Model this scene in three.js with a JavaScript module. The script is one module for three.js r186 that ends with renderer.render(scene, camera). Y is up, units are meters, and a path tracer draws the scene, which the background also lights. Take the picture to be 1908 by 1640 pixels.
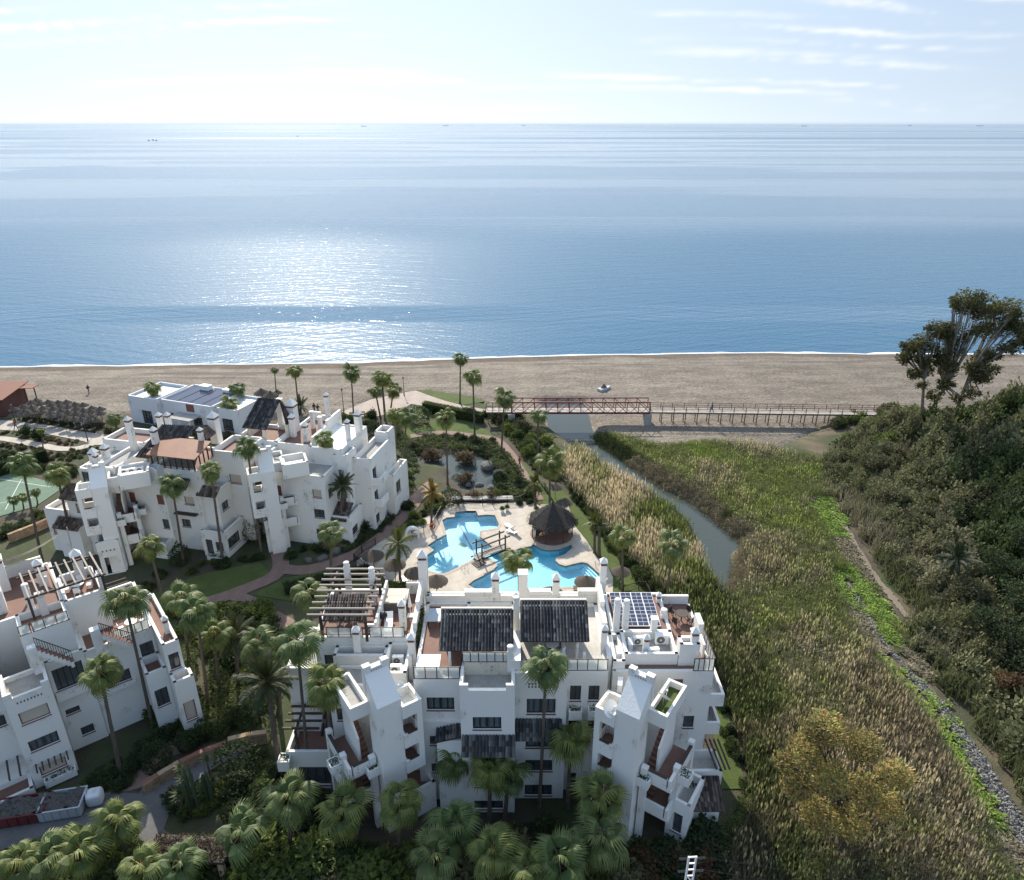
import * as THREE from 'three';
import { mergeGeometries } from 'three/addons/utils/BufferGeometryUtils.js';
import { MarchingCubes } from 'three/addons/objects/MarchingCubes.js';

// ---------- camera, sky, sun, exposure ----------
const scene = new THREE.Scene();
const camera = new THREE.PerspectiveCamera(63.31, 1908 / 1640, 0.5, 80000);
camera.position.set(0, 48, 0);
camera.rotation.set(-THREE.MathUtils.degToRad(23.9), 0, 0);
camera.updateMatrixWorld();

const EXPOSURE = 2.05;
const SUN = new THREE.Vector3(-0.217, 0.616, -0.757).normalize();

function hash2(x, y) { let h = Math.imul(x | 0, 374761393) + Math.imul(y | 0, 668265263); h = Math.imul(h ^ (h >>> 13), 1274126177); return ((h ^ (h >>> 16)) >>> 0) / 4294967296; }
function vnoise(x, y) {
  const xi = Math.floor(x), yi = Math.floor(y), fx = x - xi, fy = y - yi;
  const u = fx * fx * (3 - 2 * fx), v = fy * fy * (3 - 2 * fy);
  return (hash2(xi, yi) * (1 - u) + hash2(xi + 1, yi) * u) * (1 - v) + (hash2(xi, yi + 1) * (1 - u) + hash2(xi + 1, yi + 1) * u) * v;
}
function fbm(x, y, o = 4) { let s = 0, a = 0.5, t = 0; for (let i = 0; i < o; i++) { s += a * vnoise(x, y); t += a; a *= 0.5; x = x * 2.03 + 17.1; y = y * 2.03 + 5.7; } return s / t; }
const clamp = (v, a = 0, b = 1) => Math.min(b, Math.max(a, v));
const smooth = (a, b, v) => { const t = clamp((v - a) / (b - a)); return t * t * (3 - 2 * t); };
const lerp = (a, b, t) => a + (b - a) * t;
function mulberry(seed) { let a = seed >>> 0; return () => { a = (a + 0x6D2B79F5) | 0; let t = Math.imul(a ^ (a >>> 15), 1 | a); t = (t + Math.imul(t ^ (t >>> 7), 61 | t)) ^ t; return ((t ^ (t >>> 14)) >>> 0) / 4294967296; }; }

// clear winter sky: pale towards the horizon, bluer above, a broad hazy glow round the sun, thin cirrus
function skyTexture() {
  const W = 2048, Hh = 1024, d = new Float32Array(W * Hh * 4);
  for (let j = 0; j < Hh; j++) {
    const el = ((j + 0.5) / Hh - 0.5) * Math.PI, ce = Math.cos(el), se = Math.sin(el);
    for (let i = 0; i < W; i++) {
      const az = ((i + 0.5) / W - 0.5) * 2 * Math.PI, x = Math.cos(az) * ce, z = Math.sin(az) * ce;
      const gam = Math.acos(clamp(x * SUN.x + se * SUN.y + z * SUN.z, -1, 1)) * 180 / Math.PI;
      const up = clamp(se), t = 1 - Math.pow(1 - up, 3.2);
      const g1 = Math.exp(-Math.max(0, gam - 4) / 21), g2 = Math.exp(-gam / 5);
      const hz = 0.26 * Math.exp(-Math.max(0, el) * 57.3 / 6) * Math.exp(-Math.max(0, gam - 32) / 22);
      let r = lerp(0.236, 0.165, t) + 0.46 * g1 + 2 * g2 + hz;
      let g = lerp(0.292, 0.262, t) + 0.48 * g1 + 1.9 * g2 + hz;
      let b = lerp(0.352, 0.425, t) + 0.48 * g1 + 1.7 * g2 + hz * 0.97;
      if (el > 0.004) {
        // thin streaked cloud on a layer high above
        const k = 1 / (se + 0.09), cx = x * k, cz = z * k;
        const wob = fbm(cx * 0.8 + 3, cz * 0.8 + 9, 3) * 1.6;
        const st = fbm(cx * 0.5 + 11.3 + wob * 0.4, cz * 5.2 + wob * 1.3 + 2.4, 5), pat = fbm(cx * 0.42 + 31, cz * 0.75 + 4.2, 3);
        const c = smooth(0.50, 0.72, st) * smooth(0.40, 0.60, pat) * smooth(0.004, 0.03, el) * 0.8;
        const w = 0.50 + 0.5 * g1;
        r = lerp(r, Math.max(r, w), c); g = lerp(g, Math.max(g, w), c); b = lerp(b, Math.max(b, w * 1.01), c);
      }
      const o = (j * W + i) * 4; d[o] = r; d[o + 1] = g; d[o + 2] = b; d[o + 3] = 1;
    }
  }
  const t = new THREE.DataTexture(d, W, Hh, THREE.RGBAFormat, THREE.FloatType);
  t.mapping = THREE.EquirectangularReflectionMapping; t.magFilter = THREE.LinearFilter; t.minFilter = THREE.LinearFilter; t.needsUpdate = true;
  return t;
}
scene.background = skyTexture();
scene.environment = scene.background;

const sun = new THREE.DirectionalLight(new THREE.Color(1, 0.935, 0.81), 3.35);
sun.position.copy(SUN).multiplyScalar(300).add(new THREE.Vector3(0, 0, -80));
sun.target.position.set(0, 0, -80);
sun.castShadow = true; sun.shadow.mapSize.set(4096, 4096);
Object.assign(sun.shadow.camera, { left: -140, right: 140, top: 140, bottom: -140, near: 10, far: 700 });
scene.add(sun, sun.target);

const renderer = new THREE.WebGLRenderer({ antialias: true });
renderer.setSize(1024, 880);
renderer.toneMapping = THREE.LinearToneMapping;
renderer.toneMappingExposure = EXPOSURE;
renderer.shadowMap.enabled = true;

// ---------- helpers ----------
const taken = {};
function numbered(n) { if (taken[n] === undefined) { taken[n] = 0; return n; } taken[n]++; return n + '_' + String(taken[n]).padStart(3, '0'); }
function setup(o) { o.traverse(m => { if (m.isMesh) { m.castShadow = true; m.receiveShadow = true; } }); return o; }
function tag(o, label, category, group, kind) { o.userData = { label, category }; if (group) o.userData.group = group; if (kind) o.userData.kind = kind; return o; }
function structure(o, label) { o.userData = { kind: 'structure' }; if (label) o.userData.label = label; return o; }
const APART = new Set(['gallery_floor', 'landing_floor', 'coping', 'terrace_wall', 'parapet_end', 'pergola_frame', 'plant_box', 'wall', 'ridge_course', 'window_ledge', 'stair_wall', 'terrace_post', 'roof']);
function mesh(name, geo, mat, parent) {
  if (parent && Array.isArray(geo) && geo.length > 1 && APART.has(name)) { let m; for (const q of geo) m = mesh(name, q, mat, parent); return m; }
  const g = Array.isArray(geo) ? (geo.length > 1 ? merge(geo) : geo[0]) : geo;
  const m = new THREE.Mesh(g, mat); m.name = parent ? name : numbered(name); (parent || scene).add(m); m.castShadow = m.receiveShadow = true; return m;
}
function merge(list) {
  const c = list.some(g => g.attributes.color);
  return mergeGeometries(list.map(g => {
    let q = g.index ? g.toNonIndexed() : g;
    for (const k of Object.keys(q.attributes)) if (!['position', 'normal', 'uv', 'color'].includes(k)) q.deleteAttribute(k);
    if (!q.attributes.uv) q.setAttribute('uv', new THREE.BufferAttribute(new Float32Array(q.attributes.position.count * 2), 2));
    if (c && !q.attributes.color) q.setAttribute('color', new THREE.BufferAttribute(new Float32Array(q.attributes.position.count * 3).fill(1), 3));
    return q;
  }));
}
function thing(name, label, category, x, y, z, turn = 0, group) {
  const o = new THREE.Group(); o.name = numbered(name); o.position.set(x, y, z); o.rotation.y = turn; scene.add(o);
  return tag(o, label, category, group);
}
function copy(src, x, y, z, turn, label, group, s = 1) {
  const c = src.clone(); c.name = numbered(src.name.replace(/_\d{3}$/, '')); c.position.set(x, y, z); c.rotation.y = turn; c.scale.setScalar(1); c.scale.multiplyScalar(s);
  c.userData = { ...src.userData, label }; if (group) c.userData.group = group; scene.add(c); return c;
}
// raw triangle collector
class Tri {
  constructor() { this.p = []; this.u = []; this.c = []; }
  tri(a, b, c, col, ua = [0, 0], ub = [1, 0], uc = [0, 1]) { this.p.push(...a, ...b, ...c); this.u.push(...ua, ...ub, ...uc); if (col) this.c.push(...col, ...col, ...col); return this; }
  quad(a, b, c, d, col, uv = [[0, 0], [1, 0], [1, 1], [0, 1]]) { this.tri(a, b, c, col, uv[0], uv[1], uv[2]); return this.tri(a, c, d, col, uv[0], uv[2], uv[3]); }
  geo() {
    const g = new THREE.BufferGeometry();
    g.setAttribute('position', new THREE.Float32BufferAttribute(this.p, 3)); g.setAttribute('uv', new THREE.Float32BufferAttribute(this.u, 2));
    if (this.c.length) g.setAttribute('color', new THREE.Float32BufferAttribute(this.c, 3));
    g.computeVertexNormals(); return g;
  }
}
function box(x0, x1, y0, y1, z0, z1) {
  const t = new Tri(), A = [x0, y0, z0], B = [x1, y0, z0], C = [x1, y1, z0], D = [x0, y1, z0], E = [x0, y0, z1], F = [x1, y0, z1], Gp = [x1, y1, z1], Hp = [x0, y1, z1];
  const q = (a, b, c, d, ax, ay) => t.quad(a, b, c, d, null, [[a[ax], a[ay]], [b[ax], b[ay]], [c[ax], c[ay]], [d[ax], d[ay]]]);
  q(E, F, Gp, Hp, 0, 1); q(B, A, D, C, 0, 1); q(F, B, C, Gp, 2, 1); q(A, E, Hp, D, 2, 1); q(Hp, Gp, C, D, 0, 2); q(A, B, F, E, 0, 2);
  return t.geo();
}
// prism over a polygon of [x, z]
function prism(pts, y0, y1) {
  const t = new Tri(), v2 = pts.map(p => new THREE.Vector2(p[0], p[1]));
  const faces = THREE.ShapeUtils.triangulateShape(v2, []), cw = THREE.ShapeUtils.isClockWise(v2);
  for (const [a, b, c] of faces) {
    const A = pts[a], B = pts[cw ? b : c], C = pts[cw ? c : b];
    t.tri([A[0], y1, A[1]], [B[0], y1, B[1]], [C[0], y1, C[1]], null, A, B, C);
    if (y0 !== null) t.tri([A[0], y0, A[1]], [C[0], y0, C[1]], [B[0], y0, B[1]], null, A, C, B);
  }
  if (y0 !== null) {
    let s = 0; const n = pts.length;
    for (let i = 0; i < n; i++) {
      const a = pts[i], b = pts[(i + 1) % n], l = Math.hypot(b[0] - a[0], b[1] - a[1]);
      const q = [[a[0], y0, a[1]], [b[0], y0, b[1]], [b[0], y1, b[1]], [a[0], y1, a[1]]], uv = [[s, y0], [s + l, y0], [s + l, y1], [s, y1]];
      if (cw) t.quad(q[1], q[0], q[3], q[2], null, [uv[1], uv[0], uv[3], uv[2]]); else t.quad(q[0], q[1], q[2], q[3], null, uv);
      s += l;
    }
  }
  return t.geo();
}
// a round bar between two points
function bar(a, b, r, r2 = r, seg = 6) {
  const A = new THREE.Vector3(...a), B = new THREE.Vector3(...b), d = B.clone().sub(A), l = d.length();
  const g = new THREE.CylinderGeometry(r2, r, l, seg, 1); g.translate(0, l / 2, 0);
  g.applyQuaternion(new THREE.Quaternion().setFromUnitVectors(new THREE.Vector3(0, 1, 0), d.normalize())); g.translate(...a); return g;
}
// a squared bar between two points
function beam(a, b, w, h) {
  const A = new THREE.Vector3(...a), B = new THREE.Vector3(...b), d = B.clone().sub(A), l = d.length(); d.normalize();
  const g = box(-w / 2, w / 2, -h / 2, h / 2, 0, l), x = new THREE.Vector3(0, 1, 0).cross(d); if (x.lengthSq() < 1e-6) x.set(1, 0, 0); x.normalize();
  const m = new THREE.Matrix4().makeBasis(x, d.clone().cross(x), d).setPosition(A); return g.applyMatrix4(m);
}
function tintBy(geo, f) { const p = geo.attributes.position, c = new Float32Array(p.count * 3); for (let i = 0; i < p.count; i++) c.set(f(p.getX(i), p.getY(i), p.getZ(i)), i * 3); geo.setAttribute('color', new THREE.BufferAttribute(c, 3)); return geo; }
function ribbon(pts, w, y0, rough = 0.12, fy = null) {
  // smooth line of [x, z] to a strip of width w
  const cv = new THREE.CatmullRomCurve3(pts.map(p => new THREE.Vector3(p[0], 0, p[1]))), n = pts.length * (fy ? 12 : 6), L = [], R = [];
  for (let i = 0; i <= n; i++) { const p = cv.getPoint(i / n), t = cv.getTangent(i / n), ww = w * (1 - rough / 2 + rough * vnoise(i * 0.7, w * 9)); L.push([p.x + t.z * ww / 2, p.z - t.x * ww / 2]); R.unshift([p.x - t.z * ww / 2, p.z + t.x * ww / 2]); }
  const t = new Tri(); let s = 0;
  for (let i = 0; i < n; i++) { const a = L[i], b = R[n - i], c = R[n - i - 1], d = L[i + 1]; const Y = p => fy ? fy(p[0], p[1]) + y0 : y0; t.quad([a[0], Y(a), a[1]], [d[0], Y(d), d[1]], [c[0], Y(c), c[1]], [b[0], Y(b), b[1]], null, [a, d, c, b]); }
  return t.geo();
}
function inPoly(x, z, P) { let r = false; for (let i = 0, j = P.length - 1; i < P.length; j = i++) { const a = P[i], b = P[j]; if ((a[1] > z) !== (b[1] > z) && x < (b[0] - a[0]) * (z - a[1]) / (b[1] - a[1]) + a[0]) r = !r; } return r; }
function edgeDist(x, z, P, closed = true) { let m = 1e9; for (let i = 0; i < P.length - (closed ? 0 : 1); i++) { const a = P[i], b = P[(i + 1) % P.length], dx = b[0] - a[0], dz = b[1] - a[1], t = clamp(((x - a[0]) * dx + (z - a[1]) * dz) / (dx * dx + dz * dz)); m = Math.min(m, Math.hypot(x - a[0] - t * dx, z - a[1] - t * dz)); } return m; }

// ---------- textures and materials ----------
function dataTex(n, m, f, srgb, rx = 1, ry = 1) {
  const d = new Uint8Array(n * m * 4);
  for (let j = 0; j < m; j++) for (let i = 0; i < n; i++) { const v = f(i / n, j / m), o = (j * n + i) * 4; if (typeof v === 'number') { d[o] = d[o + 1] = d[o + 2] = clamp(v) * 255; } else { d[o] = clamp(v[0]) * 255; d[o + 1] = clamp(v[1]) * 255; d[o + 2] = clamp(v[2]) * 255; } d[o + 3] = 255; }
  const t = new THREE.DataTexture(d, n, m, THREE.RGBAFormat); t.wrapS = t.wrapT = THREE.RepeatWrapping; t.magFilter = THREE.LinearFilter; t.minFilter = THREE.LinearMipmapLinearFilter; t.generateMipmaps = true;
  if (srgb) t.colorSpace = THREE.SRGBColorSpace; t.repeat.set(rx, ry); t.needsUpdate = true; return t;
}
function tileNoise(u, v, f, o = 4, sd = 0) { // seamless
  let s = 0, a = 0.5, t = 0;
  for (let k = 0; k < o; k++) { const n = f << k, x = u * n, y = v * n, xi = Math.floor(x), yi = Math.floor(y), fx = x - xi, fy = y - yi, U = fx * fx * (3 - 2 * fx), Vv = fy * fy * (3 - 2 * fy);
    const h = (p, q) => hash2(((p % n) + n) % n + 131 * k + sd, ((q % n) + n) % n + 57 * k + sd);
    s += a * ((h(xi, yi) * (1 - U) + h(xi + 1, yi) * U) * (1 - Vv) + (h(xi, yi + 1) * (1 - U) + h(xi + 1, yi + 1) * U) * Vv); t += a; a *= 0.55; }
  return s / t;
}
const rep = (t, x, y = x) => { const c = t.clone(); c.repeat.set(x, y); c.needsUpdate = true; return c; };
const grainTex = dataTex(256, 256, (u, v) => tileNoise(u, v, 16, 4), false);
const mottleTex = dataTex(512, 512, (u, v) => { const a = tileNoise(u, v, 4, 5, 3), b = tileNoise(u, v, 32, 2, 9); return 0.87 + 0.13 * smooth(0.2, 0.8, 0.55 * a + 0.45 * b); }, true);
const stainTex = dataTex(512, 512, (u, v) => { // rain-streaked whitewash: grime in vertical runs and patches
  const a = tileNoise(u, v * 0.999, 4, 4, 21), s = tileNoise(u, v, 64, 1, 5) * 0.5 + tileNoise(u, 0.3, 64, 2, 8) * 0.5; const k = smooth(0.52, 0.8, s) * smooth(0.5, 0.72, a) * 0.26 + smooth(0.55, 0.85, a) * 0.09;
  return [0.975 - k, 0.97 - k * 1.05, 0.96 - k * 1.15]; }, true);
const M = {};
function mat(name, r, g, b, rough = 0.9, o = {}) { const m = new THREE.MeshPhysicalMaterial({ color: new THREE.Color().setRGB(r, g, b), roughness: rough, ...o }); m.name = name; return M[name] = m; }
mat('white_stucco', 0.80, 0.785, 0.755, 0.9, { map: rep(stainTex, 1 / 7, 1 / 7), bumpMap: rep(grainTex, 0.9), bumpScale: 0.012 });
mat('cream_stucco', 0.74, 0.67, 0.55, 0.9, { map: rep(stainTex, 1 / 7, 1 / 7), bumpMap: rep(grainTex, 0.9), bumpScale: 0.012 });
mat('roof_gravel', 0.42, 0.40, 0.37, 0.95, { map: rep(mottleTex, 0.6), bumpMap: rep(grainTex, 1.5), bumpScale: 0.03 });
mat('terracotta_floor', 0.215, 0.115, 0.085, 0.8, { map: rep(mottleTex, 0.5) });
mat('terrace_concrete', 0.52, 0.49, 0.45, 0.9, { map: rep(mottleTex, 0.25), bumpMap: rep(grainTex, 1), bumpScale: 0.01 });
mat('clay_tile', 1, 1, 1, 0.85, { vertexColors: true, bumpMap: rep(grainTex, 2), bumpScale: 0.01 });
mat('rust_brick', 0.20, 0.085, 0.055, 0.85);
mat('dark_wood', 0.045, 0.030, 0.024, 0.7);
mat('grey_wood', 0.30, 0.26, 0.22, 0.85);
mat('brown_frame', 0.060, 0.032, 0.026, 0.55);
mat('red_sill', 0.16, 0.055, 0.045, 0.7);
mat('window_glass', 0.62, 0.68, 0.70, 0.03, { transmission: 0.92, thickness: 0 });
mat('curtain_cloth', 0.42, 0.44, 0.47, 0.9);
mat('blind', 0.50, 0.44, 0.36, 0.8);
mat('shutter_red', 0.19, 0.07, 0.05, 0.7);
mat('rail_glass', 0.86, 0.88, 0.86, 0.42, { transmission: 0.55, thickness: 0 });
mat('black_metal', 0.018, 0.018, 0.02, 0.5, { metalness: 0.4 });
mat('steel', 0.55, 0.56, 0.57, 0.35, { metalness: 0.9 });
mat('white_metal', 0.78, 0.78, 0.76, 0.5);
mat('ac_grille', 0.12, 0.12, 0.12, 0.6);
mat('solar_cell', 0.030, 0.038, 0.075, 0.12);
mat('sunroom_roof', 0.27, 0.115, 0.062, 0.6, { map: rep(mottleTex, 0.3) });
mat('thatch', 0.042, 0.036, 0.032, 0.95, { map: rep(mottleTex, 0.8), bumpMap: rep(grainTex, 2.5), bumpScale: 0.05 });
mat('straw', 0.105, 0.082, 0.062, 0.95, { map: rep(mottleTex, 0.8), bumpMap: rep(grainTex, 2.5), bumpScale: 0.04 });


// ---------- the setting: ground, beach, sea, river, pond, pool, paths ----------
const SEA_Y = -1.2;
const interp = (tab, x) => { if (x <= tab[0][0]) return tab[0][1]; for (let i = 1; i < tab.length; i++) if (x <= tab[i][0]) { const a = tab[i - 1], b = tab[i]; return lerp(a[1], b[1], (x - a[0]) / (b[0] - a[0])); } return tab[tab.length - 1][1]; };
const SHORE = [[-112.99, -150.49], [-84.12, -152.02], [-56.89, -152.8], [-30.83, -154.77], [0, -158.42], [30.83, -160.52], [56.16, -161.38], [119.57, -160.52]];
const SANDEDGE = [[-91.84, -118.77], [-78.36, -118.77], [-70.74, -120.86], [-59.54, -119.81], [-49.3, -118.26], [-37.65, -117.75], [-30.68, -120.86], [-26.89, -126.93], [-18.89, -132.29], [-7.6, -128.08], [-2.38, -123.01], [4.46, -119.81], [7.07, -114.06], [11.58, -112.4], [17.7, -110.1], [24.18, -106.16], [33.38, -107.88], [42.15, -104.89], [52.19, -112.87], [63.11, -120.86], [72.35, -119.81], [85.52, -125.78], [98.72, -129.26]];
const shoreZ = x => interp(SHORE, x) + 0.9 * (vnoise(x * 0.06, 3.3) - 0.5) + 0.5 * (vnoise(x * 0.23, 8.1) - 0.5);
const sandZ = x => interp(SANDEDGE, x) + 2.2 * (fbm(x * 0.25, 7.7, 3) - 0.5);
const RIVER = [[5.94, -127.31], [6.85, -122.87], [6.97, -115.47], [10.35, -108.14], [12.34, -102.14], [15.98, -95.78], [19.66, -90.52], [21.38, -86.77], [22.86, -82.97], [24.01, -79.04], [23.07, -77.37], [23.47, -74.55], [23.27, -70.88], [23.76, -67.69], [24.86, -69.26], [26.06, -72], [26.84, -75.51], [29.53, -78.26], [28.35, -79.7], [26.97, -84.11], [24.85, -89.24], [22.45, -92.17], [20.58, -95.78], [17.64, -101.75], [14.06, -109.46], [13.38, -115.47], [13.51, -122.87], [12.9, -127.31]];
const POND = [[-15.67, -103.55], [-14.48, -104.19], [-11.49, -105.14], [-6.87, -104.19], [-4.84, -103.13], [-2.84, -102.08], [-4.53, -99.64], [-2.37, -96.34], [-3.16, -94.31], [-2.61, -92.16], [-4.6, -92.69], [-7.13, -91.12], [-8.36, -94.67], [-10.2, -94.67], [-8.92, -97.68], [-11.16, -99.64], [-14.42, -100.64]];
const DECK = [[-18.66, -72.34], [-16.99, -76.04], [-14.05, -79.91], [-11.08, -83.37], [-9.68, -85.42], [-8.6, -86.63], [-1.78, -86.63], [2.32, -87.55], [4.11, -85.57], [7.02, -85.12], [8.41, -79.91], [9.49, -76.66], [10.27, -73.27], [11.41, -70.98], [11.67, -69.02], [11.06, -64.36], [-12.59, -64.36], [-15.43, -67.14], [-17.79, -69.23]];
const POOL = [[-9.24, -82.01], [-8.7, -82.68], [-7.67, -82.89], [-7.61, -84.19], [-6.26, -84.49], [-4.89, -84.49], [-4.53, -83.28], [-3.33, -83.49], [-2.3, -83.34], [-1.71, -80.94], [-1.91, -80.08], [-2.92, -79.72], [-4.15, -79.36], [-3.98, -77.8], [-3.26, -76.73], [-2.55, -75.69], [-1.25, -74.54], [-0.29, -74.29], [1.1, -75.3], [2.37, -75.69], [2.66, -76.13], [3.6, -75.1], [4.7, -74.8], [5.82, -75], [6.69, -75.51], [7.35, -76.03], [7.48, -75.3], [6.43, -73.84], [5.32, -73.1], [5.23, -72.45], [5.62, -71.73], [6.33, -71.33], [7.23, -71.71], [8.34, -72.14], [8.99, -71.9], [9.62, -70.86], [10.44, -69.08], [10.18, -68.68], [8.74, -67.98], [7.27, -67.32], [5.98, -67.11], [4.84, -67.28], [3.3, -67.07], [2.26, -66.16], [-0.26, -65.59], [-1.07, -65.18], [-1.94, -65.18], [-3.28, -65.95], [-4.2, -66.85], [-4.98, -67.54], [-4.41, -68.41], [-3.4, -69.31], [-2.26, -70.45], [-1.75, -71.38], [-1.9, -72.21], [-2.73, -72.93], [-3.83, -73.42], [-4.5, -73.06], [-5.65, -71.85], [-6.89, -70.56], [-7.89, -69.8], [-8.41, -69.8], [-9.66, -70.4], [-11.43, -71.9], [-10.64, -73.25], [-9.56, -74.75], [-10.51, -75.82], [-9.53, -77.26], [-8.35, -78.48]];
function groundY(x, z) {
  let y = 0.07 * (fbm(x * 0.09, z * 0.09, 3) - 0.5) - 0.05;
  if (x > 28) y += 4.6 * smooth(46, 84, x - (z + 80) * 0.12) * smooth(-128, -104, z);
  const sz = sandZ(x); if (z < sz + 1) y = lerp(y, -0.55, smooth(sz + 1, sz - 1.2, z)) - 3.5 * smooth(sz - 2, sz - 30, z);
  if (inPoly(x, z, DECK)) y -= 2.6 * smooth(0.9, 1.4, edgeDist(x, z, DECK));
  const wet = (P, dep, rim) => { const d = edgeDist(x, z, P) * (inPoly(x, z, P) ? 1 : -1); return dep * smooth(-rim, 1.2, d); };
  if (x > 0 && x < 34 && z < -60 && z > -132) y -= wet(RIVER, 1.9, 1.6);
  if (x > -22 && x < 4 && z < -84 && z > -104) y -= wet(POND, 1.3, 0.9);
  return y;
}
function beachY(x, z) {
  const s = z - shoreZ(x); let y = SEA_Y + 0.09 * s; y = Math.min(y, 0.05 + 0.0 * s); y += 0.10 * (fbm(x * 0.12, z * 0.3, 3) - 0.5) * smooth(2, 12, s);
  const sz = sandZ(x); y -= 0.75 * smooth(sz - 1, sz + 1.6, z);
  const inR = edgeDist(x, z, RIVER) * (inPoly(x, z, RIVER) ? 1 : -1); if (x > 0 && x < 34 && z > -135) y -= 1.7 * smooth(-2.2, 0.8, inR);
  return y;
}
function grid(xs, zs, fy, fc) {
  const p = [], u = [], c = [], ix = [], W = xs.length;
  for (const z of zs) for (const x of xs) { const y = fy(x, z); p.push(x, y, z); u.push(x, z); if (fc) c.push(...fc(x, z, y)); }
  for (let j = 0; j < zs.length - 1; j++) for (let i = 0; i < W - 1; i++) { const a = j * W + i; ix.push(a, a + W, a + 1, a + 1, a + W, a + W + 1); }
  const g = new THREE.BufferGeometry(); g.setAttribute('position', new THREE.Float32BufferAttribute(p, 3)); g.setAttribute('uv', new THREE.Float32BufferAttribute(u, 2)); if (fc) g.setAttribute('color', new THREE.Float32BufferAttribute(c, 3)); g.setIndex(ix); g.computeVertexNormals();
  const nn = g.attributes.normal; if (nn.getY(Math.floor(nn.count / 2)) < 0) { ix.reverse(); g.setIndex(ix); g.computeVertexNormals(); } return g;
}
const span = (a, b, st) => { const o = []; for (let v = a; st > 0 ? v <= b + 1e-6 : v >= b - 1e-6; v += st) o.push(v); return o; };
{
  const soil = [0.075, 0.060, 0.042], grass = [0.052, 0.066, 0.022], dry = [0.15, 0.115, 0.07];
  const xs = [-1500, -700, -350, -220, -160, ...span(-130, 135, 1.25), 165, 240, 400, 800, 1500], zs = [400, 150, 40, 0, -15, ...span(-22, -172, -1.25)];
  mat('ground_earth', 1, 1, 1, 0.97, { vertexColors: true, map: rep(mottleTex, 0.3), bumpMap: rep(grainTex, 0.8), bumpScale: 0.06 });
  structure(mesh('ground', grid(xs, zs, groundY, (x, z) => {
    const n = fbm(x * 0.16 + 4, z * 0.16, 4), m = fbm(x * 0.5, z * 0.5 + 40, 3); const k = smooth(0.4, 0.62, n), e = smooth(0.52, 0.7, m) * (x > 22 ? 0.9 : 0.35);
    return [0, 1, 2].map(i => lerp(lerp(soil[i], grass[i], k), dry[i], e));
  }), M.ground_earth), 'earth and rough grass under the gardens and the river valley');
}
const sandBump = dataTex(1024, 1024, (u, v) => { // trodden sand: soft pits over fine grain
  const w = u + 0.012 * tileNoise(u, v, 8, 2, 4); return 0.45 * tileNoise(w, v, 48, 3, 2) + 0.35 * tileNoise(u, v, 110, 2, 7) + 0.3 * smooth(0.4, 0.2, tileNoise(u, v, 64, 1, 12)) * -1 + 0.3; }, false);
const sandMap = dataTex(512, 512, (u, v) => { const a = tileNoise(u, v, 6, 5, 14), s = tileNoise(u, v, 120, 1, 2), t = tileNoise(u, v, 60, 2, 19); const k = 0.9 + 0.32 * (a - 0.5) - 0.22 * smooth(0.62, 0.8, s) - 0.18 * smooth(0.56, 0.75, t); return [k, k * 0.985, k * 0.97]; }, true);
{
  mat('sand', 1, 1, 1, 0.96, { vertexColors: true, map: rep(sandMap, 1 / 22, 1 / 9), bumpMap: rep(sandBump, 1 / 26, 1 / 15), bumpScale: 0.22 });
  const xs = [-1500, -700, -400, -260, -190, ...span(-150, 150, 1.25), 190, 260, 400, 700, 1500], zs = span(-98, -182, -0.6);
  structure(mesh('beach', grid(xs, zs, beachY, (x, z) => {
    const s = z - shoreZ(x), n = fbm(x * 0.05 + 9, z * 0.35, 4), weed = smooth(0.5, 0.66, fbm(x * 0.03 + 2, z * 0.5, 4)) * smooth(5, 8, s) * smooth(19, 12, s);
    const wet = smooth(4.6, 3.4, s + 5 * (fbm(x * 0.08 + 3, 5.5, 4) - 0.5)); let c = [0.262, 0.226, 0.184]; const rake = 0.10 * (fbm(x * 0.02 + 7, z * 1.1, 4) - 0.5) * 2;
    const far = smooth(20, 60, x), d = 1 - 0.16 * far + 0.34 * (n - 0.5) + rake; c = c.map(v => v * d);
    c = c.map((v, i) => lerp(v, [0.125, 0.105, 0.09][i], 0.85 * weed)); return c.map((v, i) => lerp(v, [0.125, 0.088, 0.06][i], wet * 0.85));
  }), M.sand), 'trodden tan sand beach');
}
// waves as a normal map: wind ripples running towards the shore over a longer swell
const WN = 512;
function waveTex(seed, list) {
  const h = new Float32Array(WN * WN), r = mulberry(seed), waves = [];
  for (const [n, kmin, kmax, amp, spread] of list) for (let i = 0; i < n; i++) { const k = lerp(kmin, kmax, r()), a = -Math.PI / 2 + (r() - 0.5) * spread; waves.push([Math.round(Math.cos(a) * k), Math.round(Math.sin(a) * k), r() * 6.283, amp / k * (0.5 + r())]); }
  for (let j = 0; j < WN; j++) for (let i = 0; i < WN; i++) { let s = 0; for (const [kx, ky, ph, am] of waves) s += am * Math.sin(6.28318 * (kx * i + ky * j) / WN + ph); h[j * WN + i] = s; }
  return h;
}
function normalFrom(h, sc) {
  return dataTex(WN, WN, (u, v) => { const i = Math.round(u * WN), j = Math.round(v * WN), at = (a, b) => h[((b + WN) % WN) * WN + (a + WN) % WN]; let nx = -(at(i + 1, j) - at(i - 1, j)) * sc, ny = -(at(i, j + 1) - at(i, j - 1)) * sc; const l = Math.hypot(nx, ny, 1); return [nx / l * 0.5 + 0.5, ny / l * 0.5 + 0.5, 1 / l * 0.5 + 0.5]; }, false);
}
const heightTex = h => { let mx = 1e-9; for (const v of h) mx = Math.max(mx, Math.abs(v)); return dataTex(WN, WN, (u, v) => 0.5 + 0.5 * h[Math.round(v * WN) * WN + Math.round(u * WN)] / mx, false); };
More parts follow.
